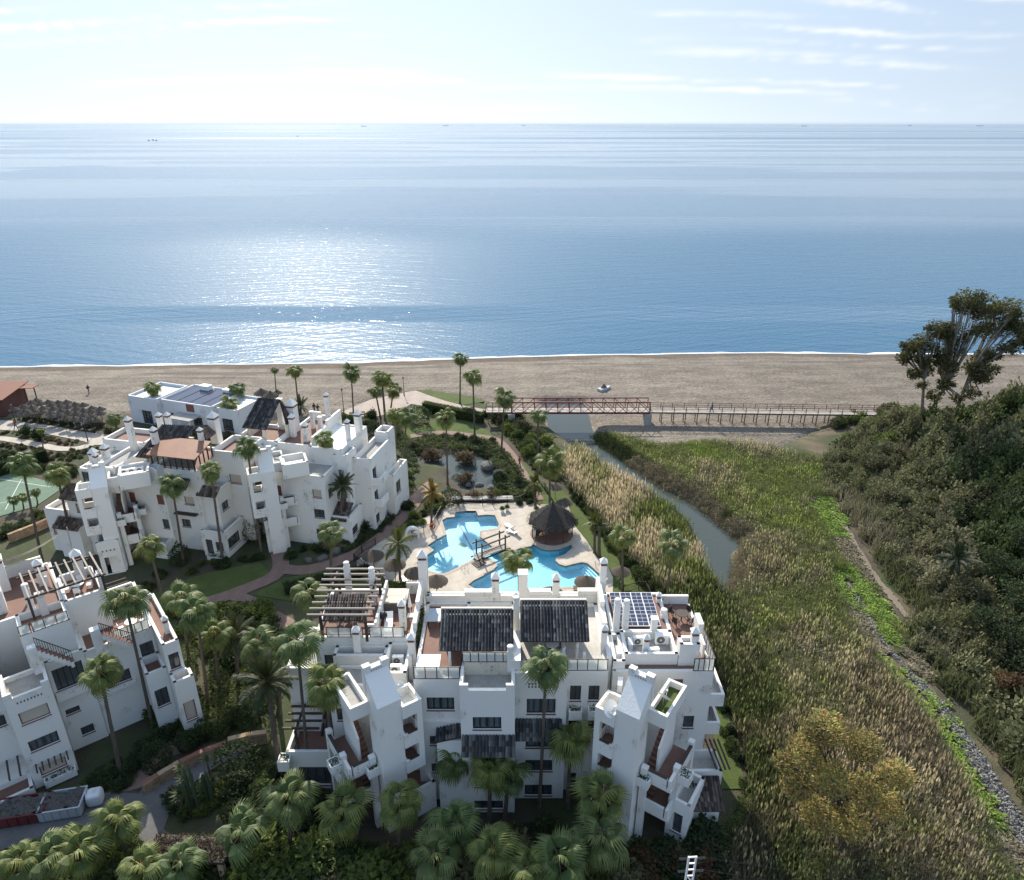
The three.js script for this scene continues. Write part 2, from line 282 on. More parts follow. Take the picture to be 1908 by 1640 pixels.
const swell = waveTex(5, [[14, 3, 8, 0.5, 1.0], [26, 9, 22, 1, 1.5], [40, 24, 60, 1, 2.4]]);
const chop = waveTex(11, [[30, 5, 16, 1, 2.6], [50, 18, 60, 1, 4.2]]);
{
  // slicks: long smooth streaks between wind-ruffled water
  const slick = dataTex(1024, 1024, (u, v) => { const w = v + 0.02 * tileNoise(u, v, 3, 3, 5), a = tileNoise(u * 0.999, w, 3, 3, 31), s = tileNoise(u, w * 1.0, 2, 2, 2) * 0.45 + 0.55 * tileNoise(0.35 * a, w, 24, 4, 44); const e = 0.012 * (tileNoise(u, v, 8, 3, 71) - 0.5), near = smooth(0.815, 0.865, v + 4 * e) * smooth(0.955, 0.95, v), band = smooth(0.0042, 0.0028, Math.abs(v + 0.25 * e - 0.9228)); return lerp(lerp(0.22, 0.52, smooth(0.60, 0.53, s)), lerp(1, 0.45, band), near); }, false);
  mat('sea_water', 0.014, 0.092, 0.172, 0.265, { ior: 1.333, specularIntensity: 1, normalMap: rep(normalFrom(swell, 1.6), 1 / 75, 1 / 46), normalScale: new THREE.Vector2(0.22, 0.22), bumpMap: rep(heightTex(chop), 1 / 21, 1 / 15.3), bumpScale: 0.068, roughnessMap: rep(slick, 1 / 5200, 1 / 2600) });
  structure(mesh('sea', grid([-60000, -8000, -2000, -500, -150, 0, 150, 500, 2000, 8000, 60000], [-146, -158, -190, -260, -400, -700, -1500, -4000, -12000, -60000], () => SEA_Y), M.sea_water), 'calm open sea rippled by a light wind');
  const t = new Tri(); let pa = null;
  for (let x = -160; x <= 170; x += 0.8) { const z = shoreZ(x), w = 0.05 + 0.9 * smooth(0.3, 0.75, fbm(x * 0.09, 4, 4)), o = 0.6 * (fbm(x * 0.3, 12, 3) - 0.5); const a = [x, SEA_Y + 0.05, z + 0.35 + o * 0.4], b = [x, SEA_Y + 0.03, z - w - 0.4 + o]; const m = [x, SEA_Y + 0.16, (a[2] + b[2]) / 2]; if (pa) { t.quad(pa[0], a, m, pa[1]); t.quad(pa[1], m, b, pa[2]); } pa = [a, m, b]; }
  mat('foam', 0.82, 0.84, 0.85, 0.8, { bumpMap: rep(grainTex, 6, 6), bumpScale: 0.04 });
  structure(mesh('surf', t.geo(), M.foam), 'thin white line of breaking surf along the beach');
}
function shrinkOut(P, d) { const n = P.length, cw = THREE.ShapeUtils.isClockWise(P.map(p => new THREE.Vector2(p[0], p[1]))) ? -1 : 1; return P.map((p, i) => { const a = P[(i + n - 1) % n], b = P[(i + 1) % n], l = Math.hypot(b[0] - a[0], b[1] - a[1]); return [p[0] + (b[1] - a[1]) / l * d * cw, p[1] - (b[0] - a[0]) / l * d * cw]; }); }
// still water of river and pond
const rip = heightTex(chop);
mat('river_water', 0.050, 0.062, 0.058, 0.05, { ior: 1.333, bumpMap: rep(rip, 1 / 9, 1 / 9), bumpScale: 0.012 });
structure(mesh('river', prism(shrinkOut(RIVER, 1.3), null, -0.86), M.river_water), 'still grey green river water');
structure(mesh('pond', prism(shrinkOut(POND, 0.7), null, -0.52), M.river_water), 'still garden pond');
// pool terrace with the basin let into it
{
  const hole = a => new THREE.Path(a.map(p => new THREE.Vector2(p[0], -p[1])));
  const grow = (P, d) => P.map((p, i) => { const a = P[(i + P.length - 1) % P.length], b = P[(i + 1) % P.length]; let tx = b[0] - a[0], tz = b[1] - a[1]; const l = Math.hypot(tx, tz); return [p[0] + tz / l * d, p[1] - tx / l * d]; });
  const sgn = THREE.ShapeUtils.isClockWise(POOL.map(p => new THREE.Vector2(p[0], p[1]))) ? -1 : 1;
  const rim = grow(POOL, 0.38 * sgn);
  const flat = (outer, hol, y0, y1) => { const s = new THREE.Shape(outer.map(p => new THREE.Vector2(p[0], -p[1]))); s.holes.push(hole(hol)); const g = new THREE.ExtrudeGeometry(s, { depth: y1 - y0, bevelEnabled: false }); g.rotateX(-Math.PI / 2); g.translate(0, y0, 0); return g; };
  mat('terrace_paving', 0.50, 0.44, 0.365, 0.85, { map: rep(mottleTex, 0.4), bumpMap: rep(grainTex, 1), bumpScale: 0.01 });
  mat('pool_coping', 0.46, 0.36, 0.28, 0.8, { map: rep(mottleTex, 0.8) });
  mat('pool_lining', 0.19, 0.55, 0.68, 0.5, { map: rep(mottleTex, 0.3) });
  mat('pool_water', 0.88, 0.98, 1.0, 0.02, { transmission: 1, thickness: 0, ior: 1.333, bumpMap: rep(rip, 1 / 5, 1 / 5), bumpScale: 0.02 });
  structure(mesh('pool_terrace', flat(DECK, rim, -0.3, 0.04), M.terrace_paving), 'cream paved terrace round the pool');
  const pool = new THREE.Group(); pool.name = 'swimming_pool'; pool.userData = { kind: 'structure', label: 'free form swimming pool with pale blue lining' }; scene.add(pool);
  mesh('coping', flat(rim, POOL, -0.25, 0.065), M.pool_coping, pool);
  // basin: walls and floor
  const t = new Tri(), n = POOL.length, f = -0.95;
  for (let i = 0; i < n; i++) { const a = POOL[i], b = POOL[(i + 1) % n]; t.quad([a[0], 0.03, a[1]], [a[0], f, a[1]], [b[0], f, b[1]], [b[0], 0.03, b[1]], null, [[i, 0], [i, 1], [i + 1, 1], [i + 1, 0]]); }
  mesh('basin', [t.geo(), prism(POOL, null, f)], M.pool_lining, pool);
  mat('pool_line', 0.03, 0.10, 0.22, 0.5);
  const [l0, l1] = [[-7, -82.48], [-4.55, -75.16]];
  mesh('lane_line', beam([l0[0], f + 0.01, l0[1]], [l1[0], f + 0.01, l1[1]], 0.22, 0.03), M.pool_line, pool);
  mat('pool_mosaic', 0.10, 0.22, 0.12, 0.6);
  const fish = [[-6.89, -77.62], [-6.56, -78.02], [-6.05, -77.94], [-5.66, -77.35], [-6, -77.17], [-6.43, -77.22]];
  mesh('mosaic', prism(fish, f - 0.02, f + 0.012), M.pool_mosaic, pool);
  // entry steps
  mat('pool_step', 0.42, 0.70, 0.80, 0.6);
  const [s0, s1, s2, s3] = [[8.06, -71.97], [9.01, -71.97], [10.2, -69.43], [9.34, -68.76]];
  for (let k = 0; k < 4; k++) { const u = k / 4, a = [lerp(s1[0], s0[0], u), lerp(s1[1], s0[1], u)], b = [lerp(s2[0], s3[0], u), lerp(s2[1], s3[1], u)]; mesh('step', beam([a[0], -0.35 - k * 0.22, a[1]], [b[0], -0.35 - k * 0.22, b[1]], 0.36, 0.2), M.pool_step, pool); }
  const [q0, q1, q2, q3] = [[-4.01, -79.42], [-2.71, -79.7], [-3.29, -77.38], [-2.45, -78.05]];
  for (let k = 0; k < 4; k++) { const u = k / 4, a = [lerp(q1[0], q0[0], u), lerp(q1[1], q0[1], u)], b = [lerp(q3[0], q2[0], u), lerp(q3[1], q2[1], u)]; mesh('step', beam([a[0], -0.35 - k * 0.2, a[1]], [b[0], -0.35 - k * 0.2, b[1]], 0.32, 0.2), M.pool_step, pool); }
  mesh('water_surface', prism(POOL, null, -0.06), M.pool_water, pool);
}
// paths, lawns, road and promenade: thin sheets one above the other
mat('pink_paving', 0.24, 0.155, 0.125, 0.9, { map: rep(mottleTex, 0.7), bumpMap: rep(grainTex, 1.4), bumpScale: 0.015 });
mat('pale_paving', 0.47, 0.41, 0.345, 0.9, { map: rep(mottleTex, 0.35), bumpMap: rep(grainTex, 1), bumpScale: 0.01 });
mat('plaza_paving', 0.40, 0.325, 0.275, 0.9, { map: rep(mottleTex, 0.35) });
const lawnMap = dataTex(512, 512, (u, v) => { const a = tileNoise(u, v, 8, 4, 3), b = tileNoise(u, v, 64, 2, 6), k = 0.55 * a + 0.45 * b; return [lerp(0.62, 1, k), lerp(0.72, 1, k), lerp(0.6, 0.95, k)]; }, true);
mat('lawn_grass', 0.115, 0.140, 0.034, 0.95, { map: rep(lawnMap, 0.12), bumpMap: rep(grainTex, 2), bumpScale: 0.06 });
mat('asphalt', 0.135, 0.13, 0.128, 0.95, { map: rep(mottleTex, 0.3), bumpMap: rep(grainTex, 2), bumpScale: 0.01 });
mat('court_green', 0.13, 0.20, 0.135, 0.9, { map: rep(mottleTex, 0.15) });
mat('line_white', 0.62, 0.62, 0.6, 0.8);
mat('gravel_bed', 0.17, 0.155, 0.14, 0.95, { map: rep(mottleTex, 1.2), bumpMap: rep(grainTex, 2.2), bumpScale: 0.09 });
mat('track_dirt', 0.23, 0.185, 0.135, 0.95, { map: rep(mottleTex, 0.8), bumpMap: rep(grainTex, 1.6), bumpScale: 0.05 });
const sheet = (name, P, y, m, label) => structure(mesh(name, prism(P, null, y), m), label);
const path = (name, P, w, y, m, label, rough) => structure(mesh(name, ribbon(P, w, y, rough, rough ? groundY : null), m), label);
sheet('lawn', [[4.2, -91.95], [5.96, -92.79], [8.01, -88.69], [10.85, -79.94], [13.51, -71.91], [16.03, -65.75], [15.02, -63.44], [11.07, -64.39], [11.67, -69.05], [11.42, -71.01], [9.49, -76.69], [8.42, -79.94], [7.02, -85.16], [4.27, -85.76]], 0.016, M.lawn_grass, 'mown lawn strip between pool terrace and reeds');
sheet('lawn', [[-18.62, -112.82], [-14.63, -116.95], [-7.98, -116.95], [-4.52, -112.82], [-0.79, -105.69], [2.14, -98.52], [4.51, -91.95], [2.91, -90.29], [0.08, -98.89], [-2.98, -106.11], [-6.7, -110.51], [-14.8, -110.06], [-17.33, -108.71]], 0.016, M.lawn_grass, 'sunlit lawn beside the pond');
sheet('lawn', [[-18.78, -132.23], [-12.98, -133.48], [-7.73, -130.71], [-4.97, -126.3], [-9.21, -124.33], [-14.46, -126.87]], 0.02, M.lawn_grass, 'grassy mound at the edge of the beach');
sheet('lawn', [[-19.51, -121.34], [-16.87, -126.59], [-14.29, -125.17], [-11.06, -122.41], [-9.82, -118.72], [-18.91, -117.7]], 0.02, M.lawn_grass, 'lawn corner beside the pink plaza');
sheet('lawn', [[-40.79, -63.62], [-39.48, -66.55], [-36.92, -69.15], [-33.24, -71.01], [-30.11, -72.14], [-28.4, -70.13], [-29.49, -67.37], [-32.76, -64.77], [-36.01, -62.69]], 0.02, M.lawn_grass, 'shaded lawn before the far apartment block');
sheet('lawn', [[-28.95, -65.75], [-26.26, -68.83], [-22.35, -70.57], [-16.41, -69.15], [-15.33, -66.55], [-18.42, -64.1], [-24.43, -64.58]], 0.02, M.lawn_grass, 'shaded lawn behind the near apartment block');
sheet('lawn', [[-29.06, -54.37], [-27.4, -56.29], [-24.68, -52.9], [-24.54, -48.18], [-27.4, -48.18]], 0.02, M.lawn_grass, 'lawn patch under the feather palms');
sheet('lawn', [[18.38, -50.8], [19.52, -50.8], [18.76, -44.02], [18.55, -40.34], [16.56, -40.34], [17.17, -45.16]], 0.02, M.lawn_grass, 'narrow lawn beside the near apartment block');
path('garden_path', [[-28.71, -74.75], [-27.41, -71.04], [-27.82, -69.08], [-29.5, -67.4], [-31.36, -65.78], [-33.51, -64.41]], 1.9, 0.024, M.pink_paving, 'pink paved garden path');
path('garden_path', [[-27.35, -70.82], [-24.25, -70.6], [-20.32, -72.86], [-17.65, -75.98], [-15.65, -80.38], [-13.87, -85.49], [-12.91, -89.84], [-11.61, -92.83]], 1.9, 0.028, M.pink_paving, 'pink path past the pool to the pond');
path('garden_path', [[-17.04, -109.88], [-12.23, -111.47], [-7.15, -110.33], [-2.86, -108.54], [-0.52, -103.65], [1.06, -97.81], [2.65, -91.98], [3.74, -87.62]], 1.5, 0.032, M.pink_paving, 'pink path round the pond');
path('garden_path', [[-23.51, -50.28], [-24.74, -48.2], [-26.22, -46.6], [-28.26, -44.61], [-29.8, -43.82], [-30.04, -41.88], [-30.22, -39.96]], 2.0, 0.024, M.pink_paving, 'pink path beside the left apartment block');
path('garden_path', [[-31.36, -65.78], [-28.51, -64.41], [-26.15, -62.53], [-23.26, -60.47]], 1.6, 0.02, M.pink_paving, 'pink path branch towards the near apartment block');
sheet('promenade', [[-103.59, -118.69], [-90.61, -116.9], [-87.89, -116.69], [-83.15, -115.28], [-78.55, -113.96], [-73.68, -112.03], [-70.68, -111.09], [-66.49, -110.16], [-62.71, -108.7], [-63.23, -106.56], [-68.59, -106.27], [-70.7, -107.74], [-74.58, -109.24], [-78.56, -110.78], [-83.67, -112.03], [-87.84, -112.67], [-100.33, -114.29]], 0.024, M.pale_paving, 'pale paved seaside promenade');
path('promenade_path', [[-92.92, -109.24], [-85.43, -109], [-80.59, -107.5], [-76.86, -106.13], [-73.01, -104.84], [-70.37, -104.98], [-69.06, -106.27], [-68.89, -107.74]], 1.6, 0.032, M.pale_paving, 'pale curved footpath through dry planting');
sheet('plaza', [[-31.07, -120.86], [-26.95, -127.21], [-22.32, -130.46], [-18.89, -132.29], [-15.73, -129.26], [-12.38, -126.35], [-8.58, -123.83], [-4.83, -122.19], [-4.79, -120.86], [-10.18, -121.12], [-15.33, -123.55], [-18.9, -124.94], [-20.5, -121.39], [-24.41, -118.52], [-28.84, -119.03]], 0.024, M.plaza_paving, 'pink paved plaza at the beach');
sheet('driveway', [[-41.77, -38.66], [-37.21, -39.28], [-33.73, -39.76], [-30.15, -40.16], [-28.36, -40.86], [-26.57, -42.73], [-24.06, -44.27], [-21.5, -44.72], [-21.66, -43.82], [-23.57, -42.94], [-24.7, -41.88], [-25.59, -40.35], [-26.14, -38.9], [-25.92, -36.84], [-24.46, -35.75], [-27.96, -34.91], [-32.74, -34.5], [-38.32, -33.7]], 0.024, M.asphalt, 'grey asphalt driveway');
sheet('driveway_strip', [[-28.04, -41.88], [-27.7, -42.09], [-25.67, -40.75], [-25.84, -40.35]], 0.032, M.gravel_bed, 'dark drain strip across the driveway');
sheet('tennis_court', [[-80.98, -94.91], [-77.13, -96.34], [-71.02, -94.56], [-64.68, -91.82], [-65.35, -85.79], [-68.48, -83.16], [-71.52, -81.33]], 0.024, M.court_green, 'green tennis court');
for (const [a, b] of [[[-75.62, -94.04], [-66.58, -91.48]], [[-70.81, -86.7], [-67.05, -88.56]], [[-72.45, -94.04], [-68.9, -84.9]]]) structure(mesh('court_line', beam([a[0], 0.03, a[1]], [b[0], 0.03, b[1]], 0.08, 0.012), M.line_white), 'white court line');
path('river_track', [[43.43, -85.64], [43.22, -79.97], [42.49, -73.68], [42.03, -69.18], [42.15, -65.58], [42.03, -61.8]], 0.8, 0.10, M.track_dirt, 'narrow dirt track along the valley', 0.8);
const STREAM = [[38.47, -68.12], [37.99, -62.72], [37.54, -58.34], [37.85, -55], [38.22, -52.07], [38.58, -48.71], [38.51, -44.95], [38.2, -40.75], [37.79, -36.84], [37.21, -32.54]];
path('stream_bed', STREAM.slice(0, 5), 0.5, 0.10, M.gravel_bed, 'narrow upper bed of a dry stream', 0.9); path('stream_bed', STREAM.slice(4), 1.3, 0.105, M.gravel_bed, 'stony lower bed of a dry stream', 0.9);
path('stream_bank', [[23.01, -66.58], [24.03, -64.41], [24.67, -61.98], [24.95, -60.47]], 2.6, 0.08, M.gravel_bed, 'stony bank at the head of the river', 0.7);


// ---------- building kit ----------
// a wall from a to b ([x, z], a on the left as seen from outside), outer face on the line a-b, with openings cut through
function wallGeo(a, b, y0, y1, t, holes, gap = 0.002) {
  const l = Math.hypot(b[0] - a[0], b[1] - a[1]), s = new THREE.Shape([[gap, y0], [l - gap, y0], [l - gap, y1], [gap, y1]].map(p => new THREE.Vector2(...p)));
  for (const h of holes) s.holes.push(new THREE.Path([[h.s, h.y], [h.s, h.y + h.h], [h.s + h.w, h.y + h.h], [h.s + h.w, h.y]].map(p => new THREE.Vector2(...p))));
  const g = new THREE.ExtrudeGeometry(s, { depth: t, bevelEnabled: false, curveSegments: 1 }); g.translate(0, 0, -t); return g.applyMatrix4(wallMatrix(a, b));
}
function wallMatrix(a, b) { const l = Math.hypot(b[0] - a[0], b[1] - a[1]), dx = (b[0] - a[0]) / l, dz = (b[1] - a[1]) / l; return new THREE.Matrix4().makeBasis(new THREE.Vector3(dx, 0, dz), new THREE.Vector3(0, 1, 0), new THREE.Vector3(-dz, 0, dx)).setPosition(a[0], 0, a[1]); }
const WK = { dark: ['brown_frame', 'window_glass'], black: ['black_metal', 'window_glass'], blind: ['red_sill', 'blind'], shutter: ['shutter_red', 'shutter_red'], wood: ['dark_wood', 'window_glass'] };
function addWindow(b, a, c, h) {
  if (h.k === 'open') return;
  const m4 = wallMatrix(a, c), [fm, pm] = WK[h.k || 'dark'], dep = h.k === 'shutter' ? -0.05 : -0.16, f = 0.07, S = h.s, E = h.s + h.w, Y = h.y, T = h.y + h.h;
  if (h.k === 'open') return;
  const fr = [box(S + 0.003, S + f, Y + 0.003, T - 0.003, dep - 0.03, dep + 0.05), box(E - f, E - 0.003, Y + 0.003, T - 0.003, dep - 0.03, dep + 0.05), box(S + f, E - f, Y + 0.003, Y + f, dep - 0.03, dep + 0.05), box(S + f, E - f, T - f, T - 0.003, dep - 0.03, dep + 0.05)];
  const n = h.n ?? Math.max(1, Math.round(h.w / 0.75));
  if (h.k !== 'shutter' && h.k !== 'blind') for (let i = 1; i < n; i++) { const x = lerp(S, E, i / n); fr.push(box(x - 0.04, x + 0.04, Y + f, T - f, dep - 0.02, dep + 0.045)); }
  const w = mesh(h.h > 1.9 ? 'door' : 'window', fr.map(g => g.applyMatrix4(m4)), M[fm], b);
  if (h.k === 'shutter') { for (let i = 0; i < 6; i++) { const y = lerp(Y + f, T - f, i / 6); mesh('slat', box(S + f, E - f, y + 0.01, y + (T - Y - 2 * f) / 6 - 0.012, dep - 0.02, dep + 0.02).applyMatrix4(m4), M.shutter_red, w); } }
  else if (h.k === 'blind') mesh('roller_blind', box(S + f, E - f, Y + f, T - f, dep - 0.02, dep + 0.01).applyMatrix4(m4), M.blind, w);
  else {
    for (let i = 0; i < n; i++) mesh('pane', box(lerp(S, E, i / n) + (i ? 0.04 : f), lerp(S, E, (i + 1) / n) - (i < n - 1 ? 0.04 : f), Y + f, T - f, dep - 0.01, dep + 0.01).applyMatrix4(m4), M[pm], w);
    if (h.c) for (const q of [0.06, 0.55]) mesh('curtain', box(lerp(S, E, q) + f, lerp(S, E, q + 0.36), Y + f, T - f, dep - 0.10, dep - 0.06).applyMatrix4(m4), M.curtain_cloth, w);
  }
  if (h.k !== 'shutter') mesh('sill', box(S - 0.04, E + 0.04, Y - 0.07, Y - 0.004, -0.12, 0.06).applyMatrix4(m4), h.sill === 0 ? M.white_stucco : M.red_sill, w);
}
// walled volume: polygon of [x, z] listed front left, front right, back right, back left; floor lies inside the parapet
function block(b, pts, y0, yTop, o = {}) {
  const n = pts.length, t = o.t ?? 0.24, walls = [];
  for (let i = 0; i < n; i++) {
    const a = pts[i], c = pts[(i + 1) % n], hs = (o.win && o.win[i]) || []; if (o.skip && o.skip.includes(i)) continue;
    walls.push(wallGeo(a, c, y0, o.tops && o.tops[i] !== undefined ? o.tops[i] : yTop, t, hs));
    for (const h of hs) addWindow(b, a, c, h);
  }
  if (walls.length) mesh(o.name || 'wall', walls, o.mat || M.white_stucco, b);
  if (o.floor !== undefined) { const inset = shrink(pts, 0.1); mesh(o.floorName || 'roof_deck', prism(inset, o.floor - 0.25, o.floor), o.floorMat || M.roof_gravel, b); }
  if (o.base) mesh('floor_slab', prism(shrink(pts, 0.02), o.base - 0.22, o.base), o.mat || M.white_stucco, b);
}
function shrink(P, d) {
  const n = P.length, cw = THREE.ShapeUtils.isClockWise(P.map(p => new THREE.Vector2(p[0], p[1]))) ? 1 : -1;
  return P.map((p, i) => { const a = P[(i + n - 1) % n], c = P[(i + 1) % n]; const u = new THREE.Vector2(p[0] - a[0], p[1] - a[1]).normalize(), v = new THREE.Vector2(c[0] - p[0], c[1] - p[1]).normalize(); const n1 = new THREE.Vector2(u.y, -u.x), n2 = new THREE.Vector2(v.y, -v.x), k = d * cw / (1 + n1.dot(n2)); return [p[0] + (n1.x + n2.x) * k, p[1] + (n1.y + n2.y) * k]; });
}
const rect = (x0, x1, z0, z1) => [[x0, z1], [x1, z1], [x1, z0], [x0, z0]];
const turnPts = (pts, x, z, deg, sx = 1) => { const a = THREE.MathUtils.degToRad(deg), c = Math.cos(a), s = Math.sin(a); const r = pts.map(([u, v]) => [x + sx * u * c + v * s, z - sx * u * s + v * c]); return sx < 0 ? [r[1], r[0], ...r.slice(2).reverse()] : r; };
// sloping roof of half-round clay tiles between eave a-b (low) and ridge d-c (high), points [x, y, z]
const TILE_TONES = { grey: [[0.060, 0.060, 0.066], [0.085, 0.082, 0.083], [0.13, 0.125, 0.12], [0.042, 0.042, 0.046], [0.19, 0.185, 0.175], [0.075, 0.07, 0.064]], brown: [[0.085, 0.066, 0.056], [0.13, 0.10, 0.085], [0.055, 0.045, 0.04], [0.22, 0.18, 0.15], [0.16, 0.12, 0.10]] };
let tileSeed = 7;
function tileRoof(b, a, b2, c, d, tones = 'grey', pitch = 0.24, course = 0.34, under = true) {
  const r = mulberry(tileSeed += 13), T = new Tri(), A = new THREE.Vector3(...a), B = new THREE.Vector3(...b2), C = new THREE.Vector3(...c), D = new THREE.Vector3(...d);
  const w = Math.max(A.distanceTo(B), D.distanceTo(C)), l = Math.max(A.distanceTo(D), B.distanceTo(C)), nx = Math.max(2, Math.round(w / pitch)), ny = Math.max(2, Math.round(l / course));
  const nor = B.clone().sub(A).cross(D.clone().sub(A)).normalize(); if (nor.y < 0) nor.negate();
  const at = (u, v, h) => { const p = A.clone().lerp(B, u).lerp(D.clone().lerp(C, u), v).addScaledVector(nor, h); return [p.x, p.y, p.z]; };
  const S = 4, tn = TILE_TONES[tones];
  for (let i = 0, ct = 0; i < nx; i++) for (let j = 0; j < ny; j++) {
    if (!j) ct = Math.floor(r() * tn.length); const tk = 0.75 + 0.5 * r(), col = tn[r() < 0.6 ? ct : Math.floor(r() * tn.length)].map(v => v * tk), lift = 0.025 + 0.012 * (r() - 0.5), cl = col.map(v => v * 0.8);  // channels and tile ends drawn darker: groove shade put into their colour
    const v0 = Math.max(0, j / ny - 0.02), v1 = (j + 1) / ny, R = pitch * 0.52, u0 = i / nx, u1 = (i + 1) / nx, sk = (r() - 0.5) * 0.1 / nx;
    for (let k = 0; k < S; k++) {
      const f0 = k / S, f1 = (k + 1) / S, h = f => Math.sin(f * Math.PI) * (R + 0.06) - 0.06, U = f => lerp(u0 + 0.17 / nx, u1 - 0.17 / nx, f) + sk;
      T.quad(at(U(f0), v0, h(f0) + lift), at(U(f1), v0, h(f1) + lift), at(U(f1), v1, h(f1) * 0.86), at(U(f0), v1, h(f0) * 0.86), col);
      T.tri(at(U(f0), v0, h(f0) + lift), at(U(0.5), v0, -0.005), at(U(f1), v0, h(f1) + lift), cl);
    }
    T.quad(at(u1 - 0.24 / nx, v0, -0.05), at(u1 + 0.24 / nx, v0, -0.05), at(u1 + 0.24 / nx, v1, -0.056), at(u1 - 0.24 / nx, v1, -0.056), cl);
  }
  const roof = mesh('tile_roof', T.geo(), M.clay_tile, b); roof.userData.kind = 'stuff';
  if (under) { const e = at => at; const q = new Tri(), p = [[0, 0], [1, 0], [1, 1], [0, 1]].map(([u, v]) => [at(u, v, -0.075), at(u, v, -0.17)]); q.quad(p[0][0], p[1][0], p[2][0], p[3][0]); q.quad(p[3][1], p[2][1], p[1][1], p[0][1]); for (let i = 0; i < 4; i++) { const j = (i + 1) % 4; q.quad(p[i][1], p[j][1], p[j][0], p[i][0]); } mesh('roof_board', q.geo(), M.dark_wood, b); }
}
// white chimney with rust brick collar and pyramid cap
function chimney(b, x, z, y0, y1, w = 0.5, d = w, kind = 'cap') {
  const c = mesh('chimney', box(x - w / 2, x + w / 2, y0, y1, z - d / 2, z + d / 2), M.white_stucco, b);
  if (kind === 'round') { const g = new THREE.CylinderGeometry(w * 0.52, w * 0.52, 0.32, 14, 1); g.translate(x, y1 + 0.16, z); mesh('chimney_pot', g, M.white_stucco, c); const q = new THREE.SphereGeometry(w * 0.56, 14, 5, 0, 6.2832, 0, 1.4); q.scale(1, 0.5, 1); q.translate(x, y1 + 0.3, z); mesh('pot_cap', q, M.white_stucco, c); return; }
  if (kind === 'plain') { mesh('chimney_cap', box(x - w / 2 - 0.05, x + w / 2 + 0.05, y1, y1 + 0.1, z - d / 2 - 0.05, z + d / 2 + 0.05), M.white_stucco, c); return; }
  mesh('brick_collar', [box(x - w / 2 + 0.03, x + w / 2 - 0.03, y1, y1 + 0.07, z - d / 2 + 0.03, z + d / 2 - 0.03), ...[[-1, -1], [-1, 1], [1, -1], [1, 1]].map(([i, k]) => box(x + i * (w / 2 - 0.07) - 0.07, x + i * (w / 2 - 0.07) + 0.07, y1 + 0.07, y1 + 0.26, z + k * (d / 2 - 0.07) - 0.07, z + k * (d / 2 - 0.07) + 0.07)), box(x - 0.06, x + 0.06, y1 + 0.07, y1 + 0.26, z - d / 2 + 0.04, z + d / 2 - 0.04), box(x - w / 2 + 0.04, x + w / 2 - 0.04, y1 + 0.075, y1 + 0.255, z - 0.06, z + 0.06)], M.rust_brick, c);
  const t = new Tri(), e = 0.06, P = [[x - w / 2 - e, z + d / 2 + e], [x + w / 2 + e, z + d / 2 + e], [x + w / 2 + e, z - d / 2 - e], [x - w / 2 - e, z - d / 2 - e]], ya = y1 + 0.26, yb = y1 + 0.34, yc = y1 + 0.34 + w * 0.75;
  for (let i = 0; i < 4; i++) { const p = P[i], q = P[(i + 1) % 4]; t.quad([p[0], ya, p[1]], [q[0], ya, q[1]], [q[0], yb, q[1]], [p[0], yb, p[1]]); t.tri([p[0], yb, p[1]], [q[0], yb, q[1]], [x, yc, z]); }
  t.quad([P[3][0], ya, P[3][1]], [P[2][0], ya, P[2][1]], [P[1][0], ya, P[1][1]], [P[0][0], ya, P[0][1]]);
  mesh('chimney_cap', t.geo(), M.white_stucco, c);
}
// railing of frosted panes between dark posts along a-b ([x, z])
function glassRail(b, a, c, y0, h = 1.05, n = 4) {
  const m4 = wallMatrix(a, c), l = Math.hypot(c[0] - a[0], c[1] - a[1]), fr = [box(0, l, y0 + h - 0.05, y0 + h, -0.03, 0.02), box(0, l, y0, y0 + 0.05, -0.03, 0.02)];
  for (let i = 0; i <= n; i++) { const x = clamp(l * i / n, 0.03, l - 0.03); fr.push(box(x - 0.028, x + 0.028, y0 + 0.05, y0 + h - 0.05, -0.029, 0.019)); }
  const r = mesh('railing', fr.map(g => g.applyMatrix4(m4)), M.brown_frame, b);
  for (let i = 0; i < n; i++) mesh('pane', box(l * i / n + 0.032, l * (i + 1) / n - 0.032, y0 + 0.055, y0 + h - 0.055, -0.012, 0.002).applyMatrix4(m4), M.rail_glass, r);
}
function ironRail(b, a, c, ya, yb, h = 0.9, n = 14) { // sloped or level bars, points [x, z]
  const g = [beam([a[0], ya + h, a[1]], [c[0], yb + h, c[1]], 0.05, 0.05), beam([a[0], ya + 0.1, a[1]], [c[0], yb + 0.1, c[1]], 0.035, 0.035)];
  for (let i = 0; i <= n; i++) { const u = i / n, x = lerp(a[0], c[0], u), z = lerp(a[1], c[1], u), y = lerp(ya, yb, u); g.push(box(x - 0.018, x + 0.018, y + 0.02, y + h, z - 0.018, z + 0.018)); }
  return mesh('iron_railing', g, M.black_metal, b);
}
function stairs(b, a, c, ya, yb, w, n = 9) { // solid flight between [x, z] a (low) and c (high)
  const dx = c[0] - a[0], dz = c[1] - a[1], l = Math.hypot(dx, dz), m4 = wallMatrix(a, c), f = mesh('stair_flight', (() => { const g = []; for (let i = 0; i < n; i++) g.push(box(l * i / n, l * (i + 1) / n + 0.02, lerp(ya, yb, i / n) - 0.28, lerp(ya, yb, (i + 1) / n) - 0.03, -w, 0)); return g.map(q => q.applyMatrix4(m4)); })(), M.white_stucco, b);
  for (let i = 0; i < n; i++) mesh('step', box(l * i / n - 0.03, l * (i + 1) / n, lerp(ya, yb, (i + 1) / n) - 0.028, lerp(ya, yb, (i + 1) / n), -w + 0.01, 0.02).applyMatrix4(m4), M.terracotta_floor, f);
}
